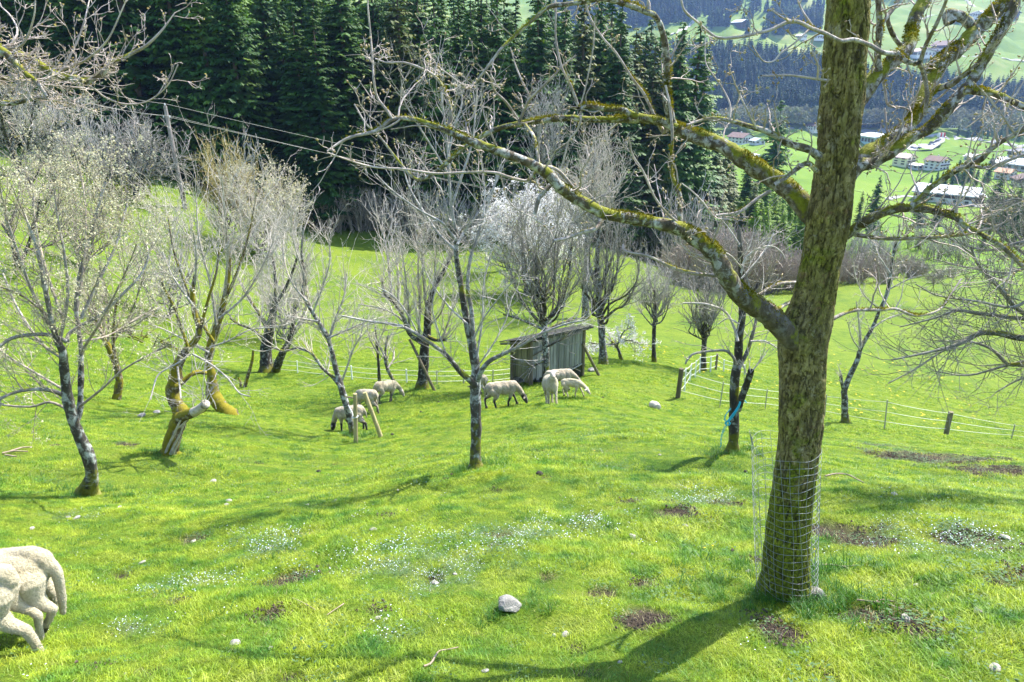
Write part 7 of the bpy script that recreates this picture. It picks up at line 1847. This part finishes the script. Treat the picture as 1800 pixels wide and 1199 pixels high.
# ------------------------------------------------------------------ small flowers and herbs in the turf
MAT_DANDE = mat_plain("dandelion_yellow", (0.75, 0.52, 0.01), 0.7, 0.1, 5, 0)
MAT_SPEED = mat_plain("speedwell_pale", (0.62, 0.68, 0.78), 0.7, 0.15, 5, 0)
def disc_tpl(name, r_, h_, mat, n=6, k=5):
    V, F = [], []; q = random.Random(3)
    for _ in range(k):
        x, y, z = q.uniform(-0.06, 0.06), q.uniform(-0.06, 0.06), h_ * q.uniform(0.6, 1.2); tx, ty = q.uniform(-0.4, 0.4), q.uniform(-0.4, 0.4); b = len(V)
        for i in range(n):
            a = 2 * math.pi * i / n; cx, cy = r_ * math.cos(a), r_ * math.sin(a); V.append((x + cx, y + cy, z + cx * tx + cy * ty))
        F.append(tuple(range(b, b + n)))
    return template(name, V, F, mat)
def leafy_tpl(name, mat, n, rad, s):
    V, F = [], []; q = random.Random(6)
    for _ in range(n):
        a, r_ = q.uniform(0, 6.28), rad * math.sqrt(q.random()); x, y, z = r_ * math.cos(a), r_ * math.sin(a), q.uniform(0.005, 0.045)
        d = q.uniform(0, 6.28); c, s_ = math.cos(d), math.sin(d); L = s * q.uniform(0.6, 1.4); t = q.uniform(-0.3, 0.7); b = len(V)
        V += [(x, y, z), (x + c * L * 0.5 - s_ * L * 0.28, y + s_ * L * 0.5 + c * L * 0.28, z + t * L * 0.4), (x + c * L, y + s_ * L, z + t * L * 0.6), (x + c * L * 0.5 + s_ * L * 0.28, y + s_ * L * 0.5 - c * L * 0.28, z + t * L * 0.4)]
        F.append((b, b + 1, b + 2, b + 3))
    return template(name, V, F, mat)
_p = frustum_points(60000, 1.6, 15)
put_grass("speedwell_flowers", _p, disc_tpl("speedwell", 0.0036, 0.04, MAT_SPEED, 5, 5), 0.7, 1.3, lambda x, y: np.clip(pale_at(x, y) * 0.9 + 0.008, 0, 1))
put_grass("herb_leaves", frustum_points(26000, 1.6, 15), leafy_tpl("herb_leaf", MAT_HERB, 26, 0.09, 0.020), 0.7, 1.4, lambda x, y: np.clip(pale_at(x, y) * 1.0 + 0.25 * dirt_at(x, y) + 0.04 + 0.8 * np.clip(fbm(x * 1.4, y * 1.4, 123, 3) - 0.12, 0, 1), 0, 1))
put_grass("dandelion_flowers", frustum_points(900, 24, 46), disc_tpl("dandelion", 0.035, 0.10, MAT_DANDE, 6, 2), 0.7, 1.2, lambda x, y: np.clip((x - 2) / 8, 0, 1) * (fbm(x * 0.3, y * 0.3, 7, 3) > -0.02))
put_grass("dandelion_flowers", frustum_points(130, 2, 14), disc_tpl("dandelion", 0.008, 0.05, MAT_DANDE, 6, 2), 0.7, 1.2, lambda x, y: np.clip((x - 0.2) / 2, 0, 0.6))
# clods on the bare earth
def clod_tpl():
    V, F = [], []; q = random.Random(8)
    for _ in range(26):
        x, y, s = q.gauss(0, 0.05), q.gauss(0, 0.05), q.uniform(0.004, 0.015); b = len(V)
        for dx, dy, dz in ((1,0,0),(0,1,0),(-1,0,0),(0,-1,0),(0,0,1),(0,0,-1)): V.append((x + dx * s * q.uniform(0.6, 1.4), y + dy * s * q.uniform(0.6, 1.4), s * 0.5 + dz * s * q.uniform(0.5, 1.2)))
        F += [(b + i, b + (i + 1) % 4, b + 4) for i in range(4)] + [(b + (i + 1) % 4, b + i, b + 5) for i in range(4)]
    return template("clod", V, F, MAT_SOIL)
_ks = NT("loose_soil"); _nz = _ks.noise(_ks.pos(), 60, 3)
MAT_SOIL = _ks.end(_ks.principled(_ks.ramp(_nz, [(0.3, (0.020, 0.015, 0.010)), (0.55, (0.075, 0.055, 0.038)), (0.75, (0.17, 0.135, 0.095))]), 0.95))
put_grass("soil_clods", frustum_points(14000, 1.6, 18), clod_tpl(), 0.5, 1.2, lambda x, y: dirt_at(x, y) * 0.9)
# long grass round tree feet and posts
_ft = []
for px, py, n_, sp in ((1385,1040,80,0.20),(1385,1050,50,0.26),(152,869,30,0.25),(837,823,30,0.18),(1288,796,36,0.22),(743,684,36,0.45),(1487,743,16,0.3),(298,798,26,0.3),(621,768,20,0.3),(893,1070,9,0.13),(1191,700,10,0.2),(625,779,12,0.15),(960,668,20,0.5),(1061,640,20,0.5)):
    g = G(px, py)
    for _ in range(n_): _ft.append((g[0] + random.gauss(0, sp), g[1] + random.gauss(0, sp)))
put_grass("tussock_grass", np.array(_ft), grass_tpl(3, 34, 0.06, 0.05, 0.16, 0.0026, MAT_GRASS_DARK, 3, 0.8), 0.6, 1.2)
# ------------------------------------------------------------------ air: faint haze over the whole place
_zs = [v.co.z for o in scn.objects if o.get("kind") == "structure" and o.type == 'MESH' for v in o.data.vertices]
_lo, _hi = min(_zs) - 1.0, max(_zs) + 45.0
hz = Soup(); hz.box((0, 1180, (_lo + _hi) / 2), (9800, 2800, _hi - _lo))
k = NT("air"); k.t.nodes.clear()
_o = k.n("ShaderNodeOutputMaterial"); _v = k.n("ShaderNodeVolumePrincipled")
_v.inputs["Color"].default_value = (0.36, 0.56, 1.0, 1); _v.inputs["Density"].default_value = 0.00010; _v.inputs["Anisotropy"].default_value = 0.2
k.l(_v.outputs[0], _o.inputs["Volume"])
ho = tag(hz.obj("haze", k.m), kind="stuff")
